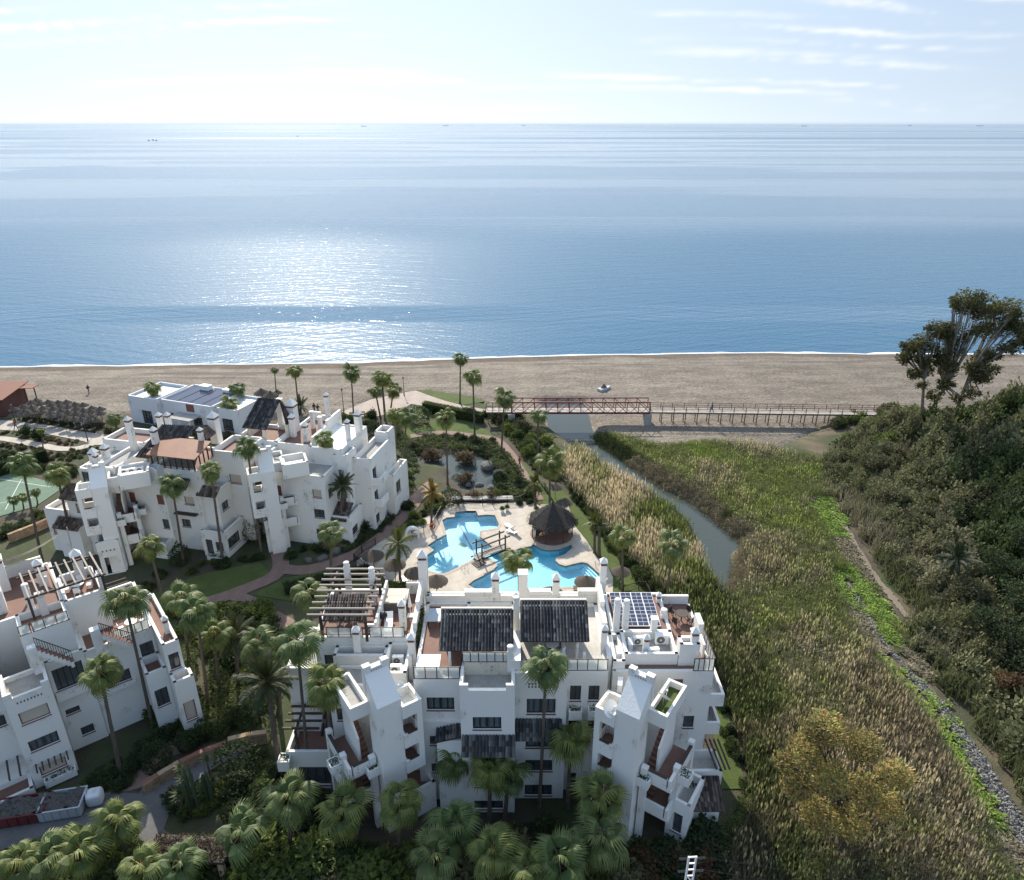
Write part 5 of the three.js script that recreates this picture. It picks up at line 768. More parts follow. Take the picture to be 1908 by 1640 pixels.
// fan leaf: petiole along +x, pleated blade, drooping tips
function fanFrond(seed, droop, pet, R, cols) {
  const r = mulberry(seed), T = new Tri(), n = 19, [cb, ct, cp] = cols;
  T.quad([0, 0.02, -0.045], [pet, 0.02, -0.022], [pet, 0.02, 0.022], [0, 0.02, 0.045], cp); T.quad([0, -0.02, 0], [pet, 0.0, 0], [pet, 0.03, 0], [0, 0.035, 0], cp);
  const P = (a, q, fold) => { const rr = R * q, x = pet + Math.cos(a) * rr, z = Math.sin(a) * rr, d = q * q * (0.30 + 0.42 * droop * (0.5 + 0.5 * Math.cos(a)) + 0.30 * Math.abs(Math.sin(a))); return [x - d * 0.3 * Math.max(0, Math.cos(a)), fold - d, z * (1 - 0.22 * q * q)]; };
  for (let i = 0; i < n; i++) {
    const a0 = lerp(-2.0, 2.0, i / n), a1 = lerp(-2.0, 2.0, (i + 1) / n), am = (a0 + a1) / 2 + (r() - 0.5) * 0.08, k = 0.78 + 0.44 * r(), c0 = cb.map(v => v * k), c1 = ct.map(v => v * k), f = 0.04, w = 0.72 + 0.28 * Math.cos(am * 0.6), i1 = 0.66 * w, i2 = (0.88 + 0.08 * r()) * w, i3 = (1.06 + 0.24 * r()) * w, hw = 0.07;
    const m = P(am, i1 * 1.06, f);
    T.tri(P(0, 0, 0), P(a0, i1, 0), m, c0); T.tri(P(0, 0, 0), m, P(a1, i1, 0), c0);
    const q0 = P(am - hw, i2, -0.02), q1 = P(am + hw, i2, -0.02), tip = P(am + (r() - 0.5) * 0.12, i3, -0.10 - droop * (0.16 + 0.25 * r()));
    T.quad(P(a0, i1, 0), q0, q1, P(a1, i1, 0), c1); T.tri(q0, tip, q1, c1);
  }
  return T.geo();
}
function featherFrond(seed, L, droop, leaf, cols, n = 30) {
  const r = mulberry(seed), T = new Tri(), [c0, c1, cp] = cols, S = t => { const a = 0.5 - droop * t; return [L * (t - 0.16 * droop * t * t), L * (0.42 * t - 0.46 * droop * t * t), 0]; };
  for (let i = 0; i < 10; i++) { const a = S(i / 10), b = S((i + 1) / 10), w = 0.035 * (1 - i / 11); T.quad([a[0], a[1], -w], [b[0], b[1], -w], [b[0], b[1], w], [a[0], a[1], w], cp); T.quad([a[0], a[1] - w, 0], [b[0], b[1] - w, 0], [b[0], b[1] + w, 0], [a[0], a[1] + w, 0], cp); }
  for (let i = 1; i < n; i++) for (const s of [-1, 1]) {
    const t = 0.1 + 0.9 * i / n, p = S(t), q = S(Math.min(1, t + 0.02)), l = leaf * (Math.sin(Math.min(1, t * 1.15 + 0.12) * 2.7) * 0.8 + 0.25) * (0.85 + 0.3 * r()), up = 0.22 - 0.55 * droop * (0.4 + r() * 0.6), k = 0.8 + 0.4 * r(), c = c0.map((v, j) => lerp(v, c1[j], r()) * k);
    const tip = [p[0] + l * 0.62, p[1] + l * up, p[2] + s * l * 0.8], w = 0.045; T.tri([p[0] - w, p[1], p[2]], [p[0] + w, p[1] + 0.01, p[2]], tip, c); T.tri([p[0] - w, p[1], p[2]], tip, [p[0] + w * 0.2 + l * 0.3, p[1] + l * up * 0.62 - 0.03, p[2] + s * l * 0.42], c);
  }
  return T.geo();
}
const FC = [[0.090, 0.134, 0.032], [0.175, 0.212, 0.058], [0.42, 0.37, 0.21]], DC = [[0.15, 0.105, 0.062], [0.19, 0.14, 0.085], [0.16, 0.11, 0.07]];
const fanSet = [0, 1, 2, 3, 4, 5].map(i => fanFrond(31 + i * 7, [0.22, 0.42, 0.62, 0.8, 0.95, 1.05][i], [0.55, 0.8, 0.98, 1.05, 1.0, 0.85][i], [0.78, 0.88, 0.94, 0.96, 0.96, 0.95][i], FC));
const deadSet = [0, 1].map(i => fanFrond(91 + i * 7, 0.9, 0.7, 0.85, DC));
const PHO = [[0.055, 0.078, 0.035], [0.085, 0.105, 0.045], [0.20, 0.18, 0.09]], QUE = [[0.10, 0.135, 0.028], [0.17, 0.17, 0.035], [0.22, 0.20, 0.08]], YEL = [[0.20, 0.17, 0.03], [0.30, 0.20, 0.04], [0.24, 0.18, 0.07]];
const phoSet = [0, 1, 2].map(i => featherFrond(51 + i, 2.5, [0.35, 0.75, 1.15][i], 0.5, PHO)), queSet = [0, 1, 2].map(i => featherFrond(61 + i, 2.2, [0.6, 1.0, 1.45][i], 0.55, QUE)), yelSet = [0, 1, 2].map(i => featherFrond(71 + i, 2.2, [0.7, 1.05, 1.5][i], 0.55, YEL));
const trunkGeo = (() => { const pts = []; for (let i = 0; i <= 14; i++) { const t = i / 14; pts.push(new THREE.Vector2((1 - 0.34 * t + 0.35 * Math.exp(-t * 14)) * (1 + (i % 2 ? 0.03 : 0)), t)); } return new THREE.LatheGeometry(pts, 9); })();
const fanPoses = (seed, n, kind) => { const r = mulberry(seed), o = []; for (let i = 0; i < n; i++) { const t = i / (n - 1), el = lerp(1.45, -0.85, Math.pow(t, 0.95)) + (r() - 0.5) * 0.42; o.push({ az: i * 2.39996 + r() * 0.3, el, roll: (r() - 0.5) * 1.1, s: 0.8 + 0.36 * r(), v: kind === 'fan' ? Math.min(5, Math.floor(t * 5.2 + r() * 1.1)) : Math.min(2, Math.floor(t * 2.6 + r() * 0.6)) }); } return o; };
const poseM = (p, k) => new THREE.Matrix4().compose(new THREE.Vector3(0, 0, 0), new THREE.Quaternion().setFromEuler(new THREE.Euler(p.roll, p.az, p.el, 'YZX')), new THREE.Vector3(p.s * k, p.s * k, p.s * k));
const farCrown = [0, 1, 2].map(i => merge(fanPoses(201 + i, 21, 'fan').map(p => fanSet[p.v].clone().applyMatrix4(poseM(p, 1)))));
const skirtGeo = [0, 1].map(i => { const r = mulberry(401 + i), g = []; for (let k = 0; k < 11; k++) { const p = { az: k * 2.4 + r(), el: -1.25 - 0.22 * r(), roll: (r() - 0.5) * 0.8, s: 0.62 + 0.3 * r() }; const m = poseM(p, 1); m.setPosition(0, -0.12 - 0.35 * r(), 0); g.push(deadSet[k % 2].clone().applyMatrix4(m)); } return merge(g); });
let palmN = 0; const palmTints = [[1, 1, 1], [1.12, 1.05, 0.8], [0.86, 0.95, 0.92], [1.2, 1.12, 0.9]].map(c => { const m = M.palm_leaf.clone(); m.color.setRGB(...c); m.name = 'palm_leaf_tone'; return m; });
function palm(kind, x, z, h, lean, label, o = {}) {
  const i = palmN++, r = mulberry(900 + i * 17), far = z < -84, k = (o.s ?? (0.92 + 0.16 * r())) * (kind === 'fan' ? 0.86 : 1) * (0.92 + 0.16 * r()), feather = kind !== 'fan', gy = groundY(x, z) - 0.05;
  const p = thing(feather ? 'feather_palm' : 'fan_palm', label, 'palm', x, gy, z, 0, feather ? 'feather palms in the gardens' : 'fan palms in the gardens and along the beach');
  h -= gy; const rad = o.r ?? (feather ? 0.2 : 0.155) * (0.9 + 0.25 * r()), hh = Math.max(0.6, h - 0.1);
  const t = mesh('trunk', trunkGeo, M.palm_bark, p); t.scale.set(rad, Math.hypot(hh, lean), rad); t.quaternion.setFromUnitVectors(new THREE.Vector3(0, 1, 0), new THREE.Vector3(lean, hh, 0).normalize());
  const top = new THREE.Vector3(lean, hh, 0), tilt = 0.35 * r(), az0 = r() * 6.28;
  if (!feather) { const s = mesh('dead_skirt', skirtGeo[i % 2], M.dead_leaf, p); s.position.copy(top); s.rotation.y = r() * 6; s.scale.setScalar(k * (o.skirt ?? 0.8)); }
  if (far && !feather) { const c = mesh('crown', farCrown[i % 3], M.palm_leaf, p); c.position.copy(top); c.rotation.y = r() * 6.28; c.scale.set(k, k * (0.85 + 0.3 * r()), k); c.rotation.z = (r() - 0.5) * 0.3; c.material = palmTints[i % 4]; c.userData.kind = 'stuff'; }
  else { const set = { fan: fanSet, phoenix: phoSet, queen: queSet, yellow: yelSet }[kind]; for (const q of fanPoses(700 + i * 5, o.n ?? (kind === 'fan' ? 17 + Math.floor(r() * 7) : kind === 'phoenix' ? 34 : 16), kind)) { const f = mesh('frond', set[q.v], M.palm_leaf, p); f.applyMatrix4(poseM({ ...q, el: q.el + tilt * Math.cos(q.az - az0) }, k)); f.position.copy(top); f.material = palmTints[i % 4]; } }
  return p;
}
// [kind, x, z, height, lean] with what sets each one apart
[
  ['fan', -44.81, -127.21, 6.1, 0.42, 'thin dead topped palm on the sand behind the parasols', { s: 0.5, r: 0.12 }],
  ['fan', -38.5, -119.81, 8.44, 0.26, 'fan palm on the beach left of the lamp posts'],
  ['fan', -28.3, -118.26, 8.75, 0.33, 'fan palm beside the left lamp post of the plaza'],
  ['fan', -22.47, -117.25, 8.02, -0.08, 'tallest fan palm of the clump on the plaza', { s: 1.2, r: 0.22 }],
  ['fan', -23.5, -118.26, 5.19, -0.56, 'left fan palm of the clump on the plaza'],
  ['fan', -22.33, -122.46, 3.88, 0.76, 'right fan palm of the clump on the plaza'],
  ['fan', -9.77, -125.22, 8.91, 0.36, 'tallest fan palm against the sea'],
  ['fan', -6.13, -107.88, 11.48, -0.1, 'tall fan palm standing on the lawn beside the pond'],
  ['fan', -1.71, -103.04, 9.74, 0.56, 'fan palm beside the left end of the red bridge'],
  ['fan', -63.04, -117.25, 6.15, 0.4, 'fan palm before the white beach club wall'],
  ['fan', -48.63, -118.26, 5.69, 0.22, 'fan palm at the right end of the beach club, the rear one'],
  ['fan', -48.13, -112.87, 4.83, 0.31, 'fan palm at the right end of the beach club, the front one'],
  ['fan', -63.91, -105.73, 5.09, 0.37, 'fan palm on the promenade beside the beach parasols'],
  ['fan', -16.72, -90.82, 11.77, 0.78, 'tall fan palm between far block and pond, the left one'],
  ['fan', -16.64, -98.56, 8.17, 0.9, 'fan palm between far block and pond, the right one'],
  ['fan', -9.38, -92.49, 10.7, 0.16, 'fan palm in front of the pond'],
  ['fan', 3.73, -94.21, 10.26, 0.01, 'fan palm among the shrubs below the red bridge'],
  ['fan', 5.12, -85.2, 7.29, -0.08, 'wide fan palm beside the river reeds', { s: 1.25 }],
  ['fan', -30.67, -74.27, 14.42, 0.4, 'fan palm before the recess between the far blocks'],
  ['fan', -34.75, -72.51, 12.15, 0.6, 'fan palm before the tiled oriel of the far block'],
  ['fan', -39.36, -72.28, 10.63, 0.64, 'fan palm before the sunroom wall'],
  ['fan', -24.15, -79.97, 12.85, 1.23, 'tall fan palm beside the stair tower nearest the pond', ],
  ['fan', -23.75, -77.74, 7.21, 0.43, 'short fan palm below the stair tower nearest the pond'],
  ['phoenix', -21.75, -76.98, 7.83, 1.16, 'feather palm before the low tiled roof of the far block', { s: 0.85 }],
  ['fan', -20.54, -67.4, 7.21, 0.68, 'fan palm with brown skirt on the shaded lawn', { skirt: 1.15 }],
  ['fan', -38.87, -65.58, 6.64, -0.18, 'fan palm before the porch of the far left stair tower'],
  ['fan', -56.47, -72.51, 13.09, 1.19, 'fan palm beside the tennis court, left of two'],
  ['fan', -53.39, -74.04, 11.11, 0.64, 'fan palm beside the tennis court, right of two'],
  ['fan', -31.37, -46.84, 13.46, 0.53, 'tall fan palm before the right corner of the left block', { s: 1.1 }],
  ['fan', -31.69, -41.88, 10.64, 0.8, 'fan palm before the windows of the left block', { s: 1.1 }],
  ['fan', -27.48, -49.36, 10.5, 0.77, 'fan palm in the garden right of the left block', { s: 1.15 }],
  ['phoenix', -25.81, -52.35, 5.23, 0.47, 'bright feather palm on the small lawn', { s: 0.95 }],
  ['fan', -23.37, -50.15, 6.44, 1.12, 'fan palm left of the near block, beside the feather palm', { s: 1.05 }],
  ['phoenix', -18.66, -41.57, 9.89, 0.3, 'leaning feather palm at the left corner of the near block', { s: 1.0 }],
  ['fan', -16.07, -40.75, 14.38, 0.73, 'tall fan palm at the left corner of the near block', { s: 1.1 }],
  ['fan', -13.97, -39.96, 11.16, 0.58, 'tall fan palm before the left stair landing', { s: 1.1 }],
  ['fan', -20.19, -58.34, 5.75, 0.11, 'fan palm behind the roof pergola of the near block', { s: 1.15 }],
  ['fan', 0.82, -64.41, 5.7, -0.13, 'fan palm between the pool and the near block', { s: 1.15 }],
  ['fan', 2.1, -38.66, 14.12, 0.26, 'tall fan palm before the middle of the near block', { s: 1.0 }],
  ['fan', 4.28, -38.66, 7.19, -0.03, 'fan palm left of the right stair tower', { s: 1.15 }],
  ['fan', -3.97, -38.9, 5.34, -0.24, 'left fan palm of three before the near block', { s: 1.1 }],
  ['fan', -1.7, -37.51, 5.97, 0.12, 'middle fan palm of three before the near block', { s: 1.12 }],
  ['fan', -0.57, -37.6, 4.8, 0.34, 'right fan palm of three before the near block', { s: 1.0 }],
  ['fan', -8.09, -34.5, 5.84, 0.45, 'fan palm before the left stair tower', { s: 1.15 }],
  ['fan', -15.93, -34.71, 5.95, 0.75, 'fan palm at the edge of the dark garden left of the near block', { s: 1.1 }],
  ['fan', -12.35, -34.5, 5.17, 0.7, 'fan palm at the foot of the left stair landing', { s: 1.15 }],
  ['fan', -3.84, -33.5, 5.13, 0.01, 'fan palm in the shrubs below the three palms', { s: 1.1 }],
  ['fan', 6.57, -34.91, 5.86, -0.38, 'upper fan palm below the right stair tower', { s: 1.1 }],
  ['fan', 6.29, -32.54, 4.83, -0.39, 'lower fan palm below the right stair tower', { s: 1.15 }],
  ['fan', -27.15, -33.9, 4.88, 0.4, 'fan palm on the edge of the driveway', { s: 1.1 }],
  ['fan', -18.59, -32.92, 5.11, 0.67, 'fan palm right of the brown roofed entrance', { s: 1.15 }],
  ['fan', -29.16, -32.16, 4.2, 0.66, 'fan palm in the bottom left grove, beside the driveway palm'],
  ['fan', -31.15, -31.79, 4.19, 0.92, 'fan palm in the bottom left grove, in the middle'],
  ['fan', -32.93, -31.43, 4.28, 0.83, 'fan palm in the bottom left corner'],
  ['fan', -22.09, -31.06, 4.54, 0.68, 'fan palm at the bottom edge below the entrance roof'],
  ['fan', -24.37, -30.71, 4.67, 0.73, 'fan palm at the bottom edge left of the entrance roof'],
  ['fan', -5.22, -31.43, 4.79, 0.14, 'fan palm at the bottom edge below the left stair tower', { s: 1.1 }],
  ['fan', -1.23, -31.43, 5.2, -0.02, 'fan palm at the bottom edge below the middle of the near block', { s: 1.1 }],
  ['fan', 3.27, -31.06, 4.79, -0.23, 'fan palm at the bottom edge left of the power pole', { s: 1.15 }],
  ['fan', 1.11, -30.71, 4.67, -0.05, 'fan palm at the bottom edge between two others'],
  ['fan', -31.63, -55.15, 7.51, 0.68, 'fan palm between the left block and the shaded lawn'],
  ['fan', -26.91, -50.69, 7, 0.59, 'short fan palm among the garden palms left of the near block'],
  ['queen', -20.73, -48.2, 6.17, 0.82, 'feather palm close to the left corner of the near block', { n: 18 }],
  ['yellow', -10.72, -79.97, 5.27, 0.66, 'yellowing feather palm at the corner of the pool', { n: 20 }],
  ['queen', -12.92, -68.65, 4.91, 0.13, 'feather palm with drooping fronds left of the pool', { s: 1.05 }],
  ['queen', 10.11, -74.27, 4.39, -0.2, 'pale green feather palm on the lawn beside the reeds', { n: 14, s: 0.8 }],
  ['queen', 10.56, -73.56, 4.37, -0.15, 'second pale green feather palm on the lawn', { n: 12, s: 0.75 }],
  ['fan', 12.37, -66.08, 7.6, -0.48, 'fan palm on the lawn strip beside the reeds', { s: 1.0 }],
  ['fan', 16.37, -61.98, 9.1, -0.14, 'fan palm rising from the reeds right of the pool', { s: 1.1 }],
  ['queen', 3.22, -85.2, 3.78, -0.19, 'feather palm behind the gazebo', { n: 16, s: 0.9 }],
  ['phoenix', 49.35, -64.61, 5.57, -1.7, 'feather palm in the dark wood on the right', { s: 1.0 }],
  ['phoenix', 68.71, -105.1, 3.77, -0.91, 'feather palm under the tall gum trees', { s: 0.9, n: 24 }],
  ['phoenix', -38.21, -119.81, 1.56, 0.19, 'low feather palm behind the far block', { s: 0.8, n: 22 }],
  ['fan', -75.92, -105.1, 3.3, 0.53, 'young palm in the dry planting beside the promenade', { s: 0.45, r: 0.1 }],
  ['fan', -67.73, -84.9, 1.66, 0.25, 'young palm below the tennis court, left of three', { s: 0.45, r: 0.1 }],
  ['fan', -66.6, -85.2, 1.91, 0.24, 'young palm below the tennis court, middle of three', { s: 0.45, r: 0.1 }],
  ['fan', -65.43, -86.4, 2.09, 0.27, 'young palm below the tennis court, right of three', { s: 0.45, r: 0.1 }],
].forEach(([k, x, z, h, l, label, o]) => palm(k, x, z, h, l, label, o));

// leaf clouds
function leafCloud(seed, clumps, n, size, col, o = {}) {
  const r = mulberry(seed), T = new Tri(), tot = clumps.reduce((s, c) => s + c[3] ** 2, 0);
  for (const [cx, cy, cz, R, fy = 1] of clumps) {
    const m = Math.round(n * R * R / tot), ck = 0.75 + 0.5 * r();
    for (let i = 0; i < m; i++) {
      const u = r() * 2 - 1, a = r() * 6.2832, q = Math.sqrt(1 - u * u), rr = R * (o.dense ? 0.9 + 0.12 * r() : Math.pow(r(), 0.42)) * (0.82 + 0.36 * vnoise(a * 2.1 + cx * 5, u * 3 + cy * 3)), d = [q * Math.cos(a), u, q * Math.sin(a)];
      const p = [cx + d[0] * rr, cy + d[1] * rr * fy, cz + d[2] * rr], s = size * (0.6 + 0.8 * r()), b = r() * 6.28, t = (r() - 0.5) * 2.2, k = ck * (0.7 + 0.6 * r()), c = col(r).map(v => v * k);
      const e1 = [Math.cos(b) * s, t * s * 0.5 + (o.hang || 0) * -s, Math.sin(b) * s], e2 = [-Math.sin(b) * s * 0.55 + d[0] * s * 0.3, s * 0.45, Math.cos(b) * s * 0.55 + d[2] * s * 0.3];
      T.quad(p, [p[0] + e1[0] * 0.5 + e2[0] * 0.5, p[1] + e1[1] * 0.5 + e2[1] * 0.5, p[2] + e1[2] * 0.5 + e2[2] * 0.5], [p[0] + e1[0], p[1] + e1[1], p[2] + e1[2]], [p[0] + e1[0] * 0.5 - e2[0] * 0.5, p[1] + e1[1] * 0.5 - e2[1] * 0.5, p[2] + e1[2] * 0.5 - e2[2] * 0.5], c);
    }
  }
  return T.geo();
}
const mixc = (a, b) => r => { const t = r(); return a.map((v, i) => lerp(v, b[i], t)); };
const GREEN = mixc([0.060, 0.090, 0.024], [0.13, 0.16, 0.042]), DARK = mixc([0.030, 0.050, 0.018], [0.062, 0.086, 0.026]), LIME = mixc([0.10, 0.145, 0.026], [0.19, 0.22, 0.045]), OLIVE = mixc([0.095, 0.098, 0.045], [0.19, 0.175, 0.085]), BROWN = mixc([0.12, 0.085, 0.05], [0.20, 0.15, 0.09]), RUST = mixc([0.16, 0.065, 0.035], [0.10, 0.085, 0.03]);
const BUSH = {};
for (const [k, f] of Object.entries({ GREEN, DARK, LIME, OLIVE, BROWN, RUST })) BUSH[k] = [0, 1].map(i => leafCloud(1200 + i * 31 + k.length, [[0, 0.45, 0, 0.62, 0.75], [0.42, 0.4, 0.12, 0.46, 0.8], [-0.36, 0.42, 0.26, 0.48, 0.8], [0.05, 0.5, -0.4, 0.46, 0.8], [-0.15, 0.78, 0, 0.36]], 1100, 0.15, f));
const BALL = ['GREEN', 'DARK'].map((k, i) => leafCloud(77 + i, [[0, 0.85, 0, 0.95]], 1500, 0.12, k === 'DARK' ? DARK : GREEN, { dense: true }));
const bushName = { GREEN: 'shrub', DARK: 'dark_shrub', LIME: 'bright_shrub', OLIVE: 'olive_shrub', BROWN: 'dry_shrub', RUST: 'rusty_shrub' };
let bushN = 0;
function bush(k, x, z, s, label, group, sy = 1) { const i = bushN++, m = mesh(bushName[k], BUSH[k][i % 2], M.leaf, null); m.position.set(x, groundY(x, z) - 0.05, z); m.rotation.y = i * 1.7; m.scale.set(s, s * sy, s); return tag(m, label, 'shrub', group); }
function ball(k, x, z, s, label, sy = 1) { const m = mesh('clipped_shrub', BALL[k], M.leaf, null); m.position.set(x, groundY(x, z) - 0.05, z); m.rotation.y = s * 9; m.scale.set(s, s * sy, s); return tag(m, label, 'shrub'); }
ball(1, -22.01, -41.88, 1.75, 'large round clipped bush beside the driveway');
ball(0, -28.75, -112.39, 1.1, 'round clipped bush on the small lawn behind the far block'); ball(1, -16.04, -114.81, 2.0, 'large dark clipped dome bush on the lawn'); ball(1, -23.2, -110.52, 1.3, 'round dark bush left of the pond'); ball(0, -8.23, -103.94, 0.9, 'goblet shaped clipped bush beside the pond', 1.5);
ball(0, -15.23, -67.43, 0.9, 'round bush beside the pool umbrellas'); ball(0, -13.91, -66.4, 0.8, 'low bush beside the hedge of the pool terrace', 0.8); ball(0, -31.52, -54.4, 1.3, 'sunlit clipped bush beside the left block', 1.0);
ball(1, -26.99, -51.17, 0.9, 'tall clipped bush in the garden left of the near block', 1.7); ball(1, -28.88, -42.68, 1.3, 'round dark bush beside the pink path'); ball(1, -27.21, -44.49, 1.0, 'dark clipped bush left of the topiary hedge'); ball(1, -26.24, -45.47, 0.8, 'clipped cone in the topiary hedge, left of two', 1.5); ball(1, -24.44, -46.84, 0.8, 'clipped cone in the topiary hedge, right of two', 1.5); ball(0, -25.2, -45.88, 1.0, 'low clipped bush between the two cones', 0.8); ball(0, -23.08, -46.96, 1.0, 'low clipped bush right of the cones', 0.8); ball(1, -22.06, -47.89, 1.3, 'dark clipped bush at the end of the pink path');
ball(1, -39.47, -71.94, 1.2, 'round bush below the sunroom wall', 1.3); ball(1, -32.68, -77.36, 1.4, 'dark bush in the recess between the far blocks', 1.2); ball(1, -8.24, -86.7, 1.6, 'wide dark bush beside the pond and pool fence', 0.8); ball(0, -8.32, -95.34, 0.8, 'small bush on the grassy pond shore', 0.9);
// loose shrubs on the islands of the pond
[[804, 845, 1.7], [868, 850, 1.7], [868, 900, 1.3], [885, 935, 1.3], [918, 938, 1.3]].forEach(([u, v, s], i) => bush('BROWN', ...[[-12.67, -101.64], [-7.21, -100.66], [-6.82, -94.04], [-5.19, -88.25], [-2.7, -87.94]][i], s * 1.25, ['wide dry shrub on the left pond island', 'wide dry shrub on the right pond island', 'dry shrub on the near pond islet', 'dry shrub at the left of the pond dam', 'dry shrub at the right of the pond dam'][i]).position.y = -0.55);
// beds: positions scattered inside outlines, each bed one group of like shrubs
let bedN = 50;
function bed(P, n, kinds, smin, smax, label, group, sy = 1, mass = null) {
  const rows = {};
  const r = mulberry(bedN++), xs = P.map(p => p[0]), zs = P.map(p => p[1]); let k = 0, tries = 0;
  while (k < n && tries++ < 4000) { const x = lerp(Math.min(...xs), Math.max(...xs), r()), z = lerp(Math.min(...zs), Math.max(...zs), r()); if (!inPoly(x, z, P)) continue; const kd = kinds[Math.floor(r() * kinds.length)]; if (mass) { (rows[kd] ??= []).push([x, z, lerp(smin, smax, r() * r()), r() * 6.28]); k++; continue; } bush(kd, x, z, lerp(smin, smax, r() * r()), { GREEN: 'green ', DARK: 'dark green ', LIME: 'bright green ', OLIVE: 'grey olive ', BROWN: 'dry brown ', RUST: 'rust coloured ' }[kd] + label, group, sy); k++; }
  for (const [kd, L] of Object.entries(rows)) { const im = new THREE.InstancedMesh(BUSH[kd][bedN % 2], M.leaf, L.length), m = new THREE.Matrix4(), q = new THREE.Quaternion(), up = new THREE.Vector3(0, 1, 0); L.forEach(([x, z, s, a], i) => { q.setFromAxisAngle(up, a); m.compose(new THREE.Vector3(x, groundY(x, z) - 0.05, z), q, new THREE.Vector3(s, s * sy, s)); im.setMatrixAt(i, m); }); im.name = numbered('shrubbery'); im.castShadow = im.receiveShadow = true; im.userData = { kind: 'stuff', label: { GREEN: 'green ', DARK: 'dark green ', LIME: 'bright green ', OLIVE: 'grey olive ', BROWN: 'dry brown ', RUST: 'rust coloured ' }[kd] + mass }; scene.add(im); }
}
bed([[-21.43, -78], [-18.37, -79.97], [-16.1, -85.64], [-14.43, -92.83], [-18.14, -102.04], [-18.51, -96.34], [-16.44, -87.94], [-18.62, -81.33]], 26, ['DARK', 'GREEN', 'GREEN', 'LIME'], 0.9, 1.9, 'shrub between far block and pool path', 'shrubs between far block and pool path');
bed([[-15.76, -83.44], [-13.71, -87.16], [-10.51, -88.72], [-9.41, -84.9], [-11.57, -81.33], [-13.33, -78.65]], 14, ['GREEN', 'DARK', 'LIME'], 0.8, 1.6, 'shrub in the bed at the left corner of the pool', 'shrubs at the left corner of the pool');
bed([[-17.43, -106.16], [-13.91, -110.1], [-8.45, -109.43], [-3.02, -107.88], [-1.62, -103.04], [-4.58, -102.04], [-8.99, -104.48], [-14.13, -104.06], [-16.18, -100.08]], 26, ['GREEN', 'DARK', 'OLIVE'], 0.7, 1.4, 'shrub in the bed along the far side of the pond', 'shrubs along the far side of the pond');
bed([[-1.61, -102.04], [0.08, -98.18], [2.38, -90.33], [3.4, -86.4], [0.44, -86.4], [-1.81, -88.72], [-2.34, -96.34]], 18, ['GREEN', 'DARK', 'OLIVE'], 0.7, 1.5, 'shrub on the right shore of the pond', 'shrubs on the right shore of the pond');
bed([[-4.81, -121.66], [-1.38, -121.66], [3.32, -112.87], [7.47, -105.1], [8.29, -98.18], [5.3, -95.45], [2.61, -101.05], [-0.81, -109.43]], 24, ['GREEN', 'GREEN', 'OLIVE', 'DARK', 'LIME'], 1.6, 2.9, 'tall shrub between lawn and river below the bridge', 'tall shrubs between lawn and river');
bed([[-15.05, -120.86], [-10.16, -120.86], [-4.75, -119.81], [-4.64, -116.5], [-9.9, -117.25], [-14.72, -117.75]], 12, ['DARK', 'GREEN'], 1.2, 2.0, 'shrub in the hedge between plaza and lawn', 'shrubs between plaza and lawn');
bed([[-30.12, -118.26], [-24.36, -118.26], [-20.27, -119.81], [-19.62, -115.27], [-24.34, -112.87], [-29.37, -114.78]], 12, ['DARK', 'GREEN'], 1.1, 1.9, 'shrub behind the far block at the plaza', 'shrubs behind the far block');
bed([[-27.5, -73.09], [-24.26, -73.09], [-20.75, -74.88], [-18.65, -77.74], [-20.74, -78], [-26.04, -74.88]], 18, ['DARK', 'GREEN'], 0.7, 1.3, 'shrub along the foot of the far block', 'shrubs along the far block');
bed([[-38.47, -71.38], [-34.43, -72.51], [-30.47, -74.27], [-29.77, -73.09], [-33.8, -70.82], [-37.24, -69.18]], 16, ['DARK', 'GREEN'], 0.6, 1.2, 'shrub at the edge of the shaded lawn', 'shrubs at the shaded lawn');
bed([[-43.72, -66.58], [-40.91, -69.72], [-38.87, -70.82], [-38.57, -68.65], [-40.84, -65.58]], 10, ['DARK', 'GREEN'], 0.6, 1.1, 'shrub before the far left porch', 'shrubs before the far left porch');
bed([[-37.35, -61.8], [-32.34, -63.65], [-27.67, -63.65], [-24.26, -60.03], [-22.35, -53.65], [-23.49, -50.83], [-29.4, -55.93], [-34.51, -59.18]], 54, ['GREEN', 'GREEN', 'LIME', 'DARK'], 0.9, 2.1, 'shrub in the garden between left and near block', 'shrubs between left and near block', 1, 'shrubs filling the garden between left and near block');
bed([[-34.2, -40.6], [-32.57, -42.41], [-31.24, -45.18], [-29.06, -47.58], [-27.66, -48.84], [-27.51, -47.27], [-29.49, -44.32], [-30.35, -41.88], [-30.46, -40.35]], 30, ['DARK', 'GREEN', 'DARK'], 0.7, 1.4, 'shrub in the bed along the left block', 'shrubs along the left block', 1, 'shrubs filling the bed along the left block');
bed([[-32.37, -47.58], [-30.84, -49.49], [-29.44, -50.83], [-27.9, -48.84], [-30.07, -46.66]], 8, ['DARK', 'GREEN'], 1.3, 2.2, 'tall shrub at the right corner of the left block', 'tall shrubs at the left block');
bed([[-26.22, -38.9], [-25.8, -40.35], [-24.28, -41.37], [-22.81, -40.86], [-22.5, -38.9], [-24.4, -37.51]], 14, ['GREEN', 'LIME', 'DARK'], 0.7, 1.3, 'shrub on the planted island in the driveway', 'shrubs on the driveway island');
bed([[-22.02, -39.86], [-19, -42.41], [-16.56, -39.86], [-14.3, -37.51], [-15.33, -35.33], [-18.83, -35.33], [-21.01, -37.06]], 30, ['DARK', 'DARK', 'GREEN'], 1.0, 2.0, 'shrub in the dark garden left of the near block', 'shrubs left of the near block', 1, 'shrubs filling the dark garden left of the near block');
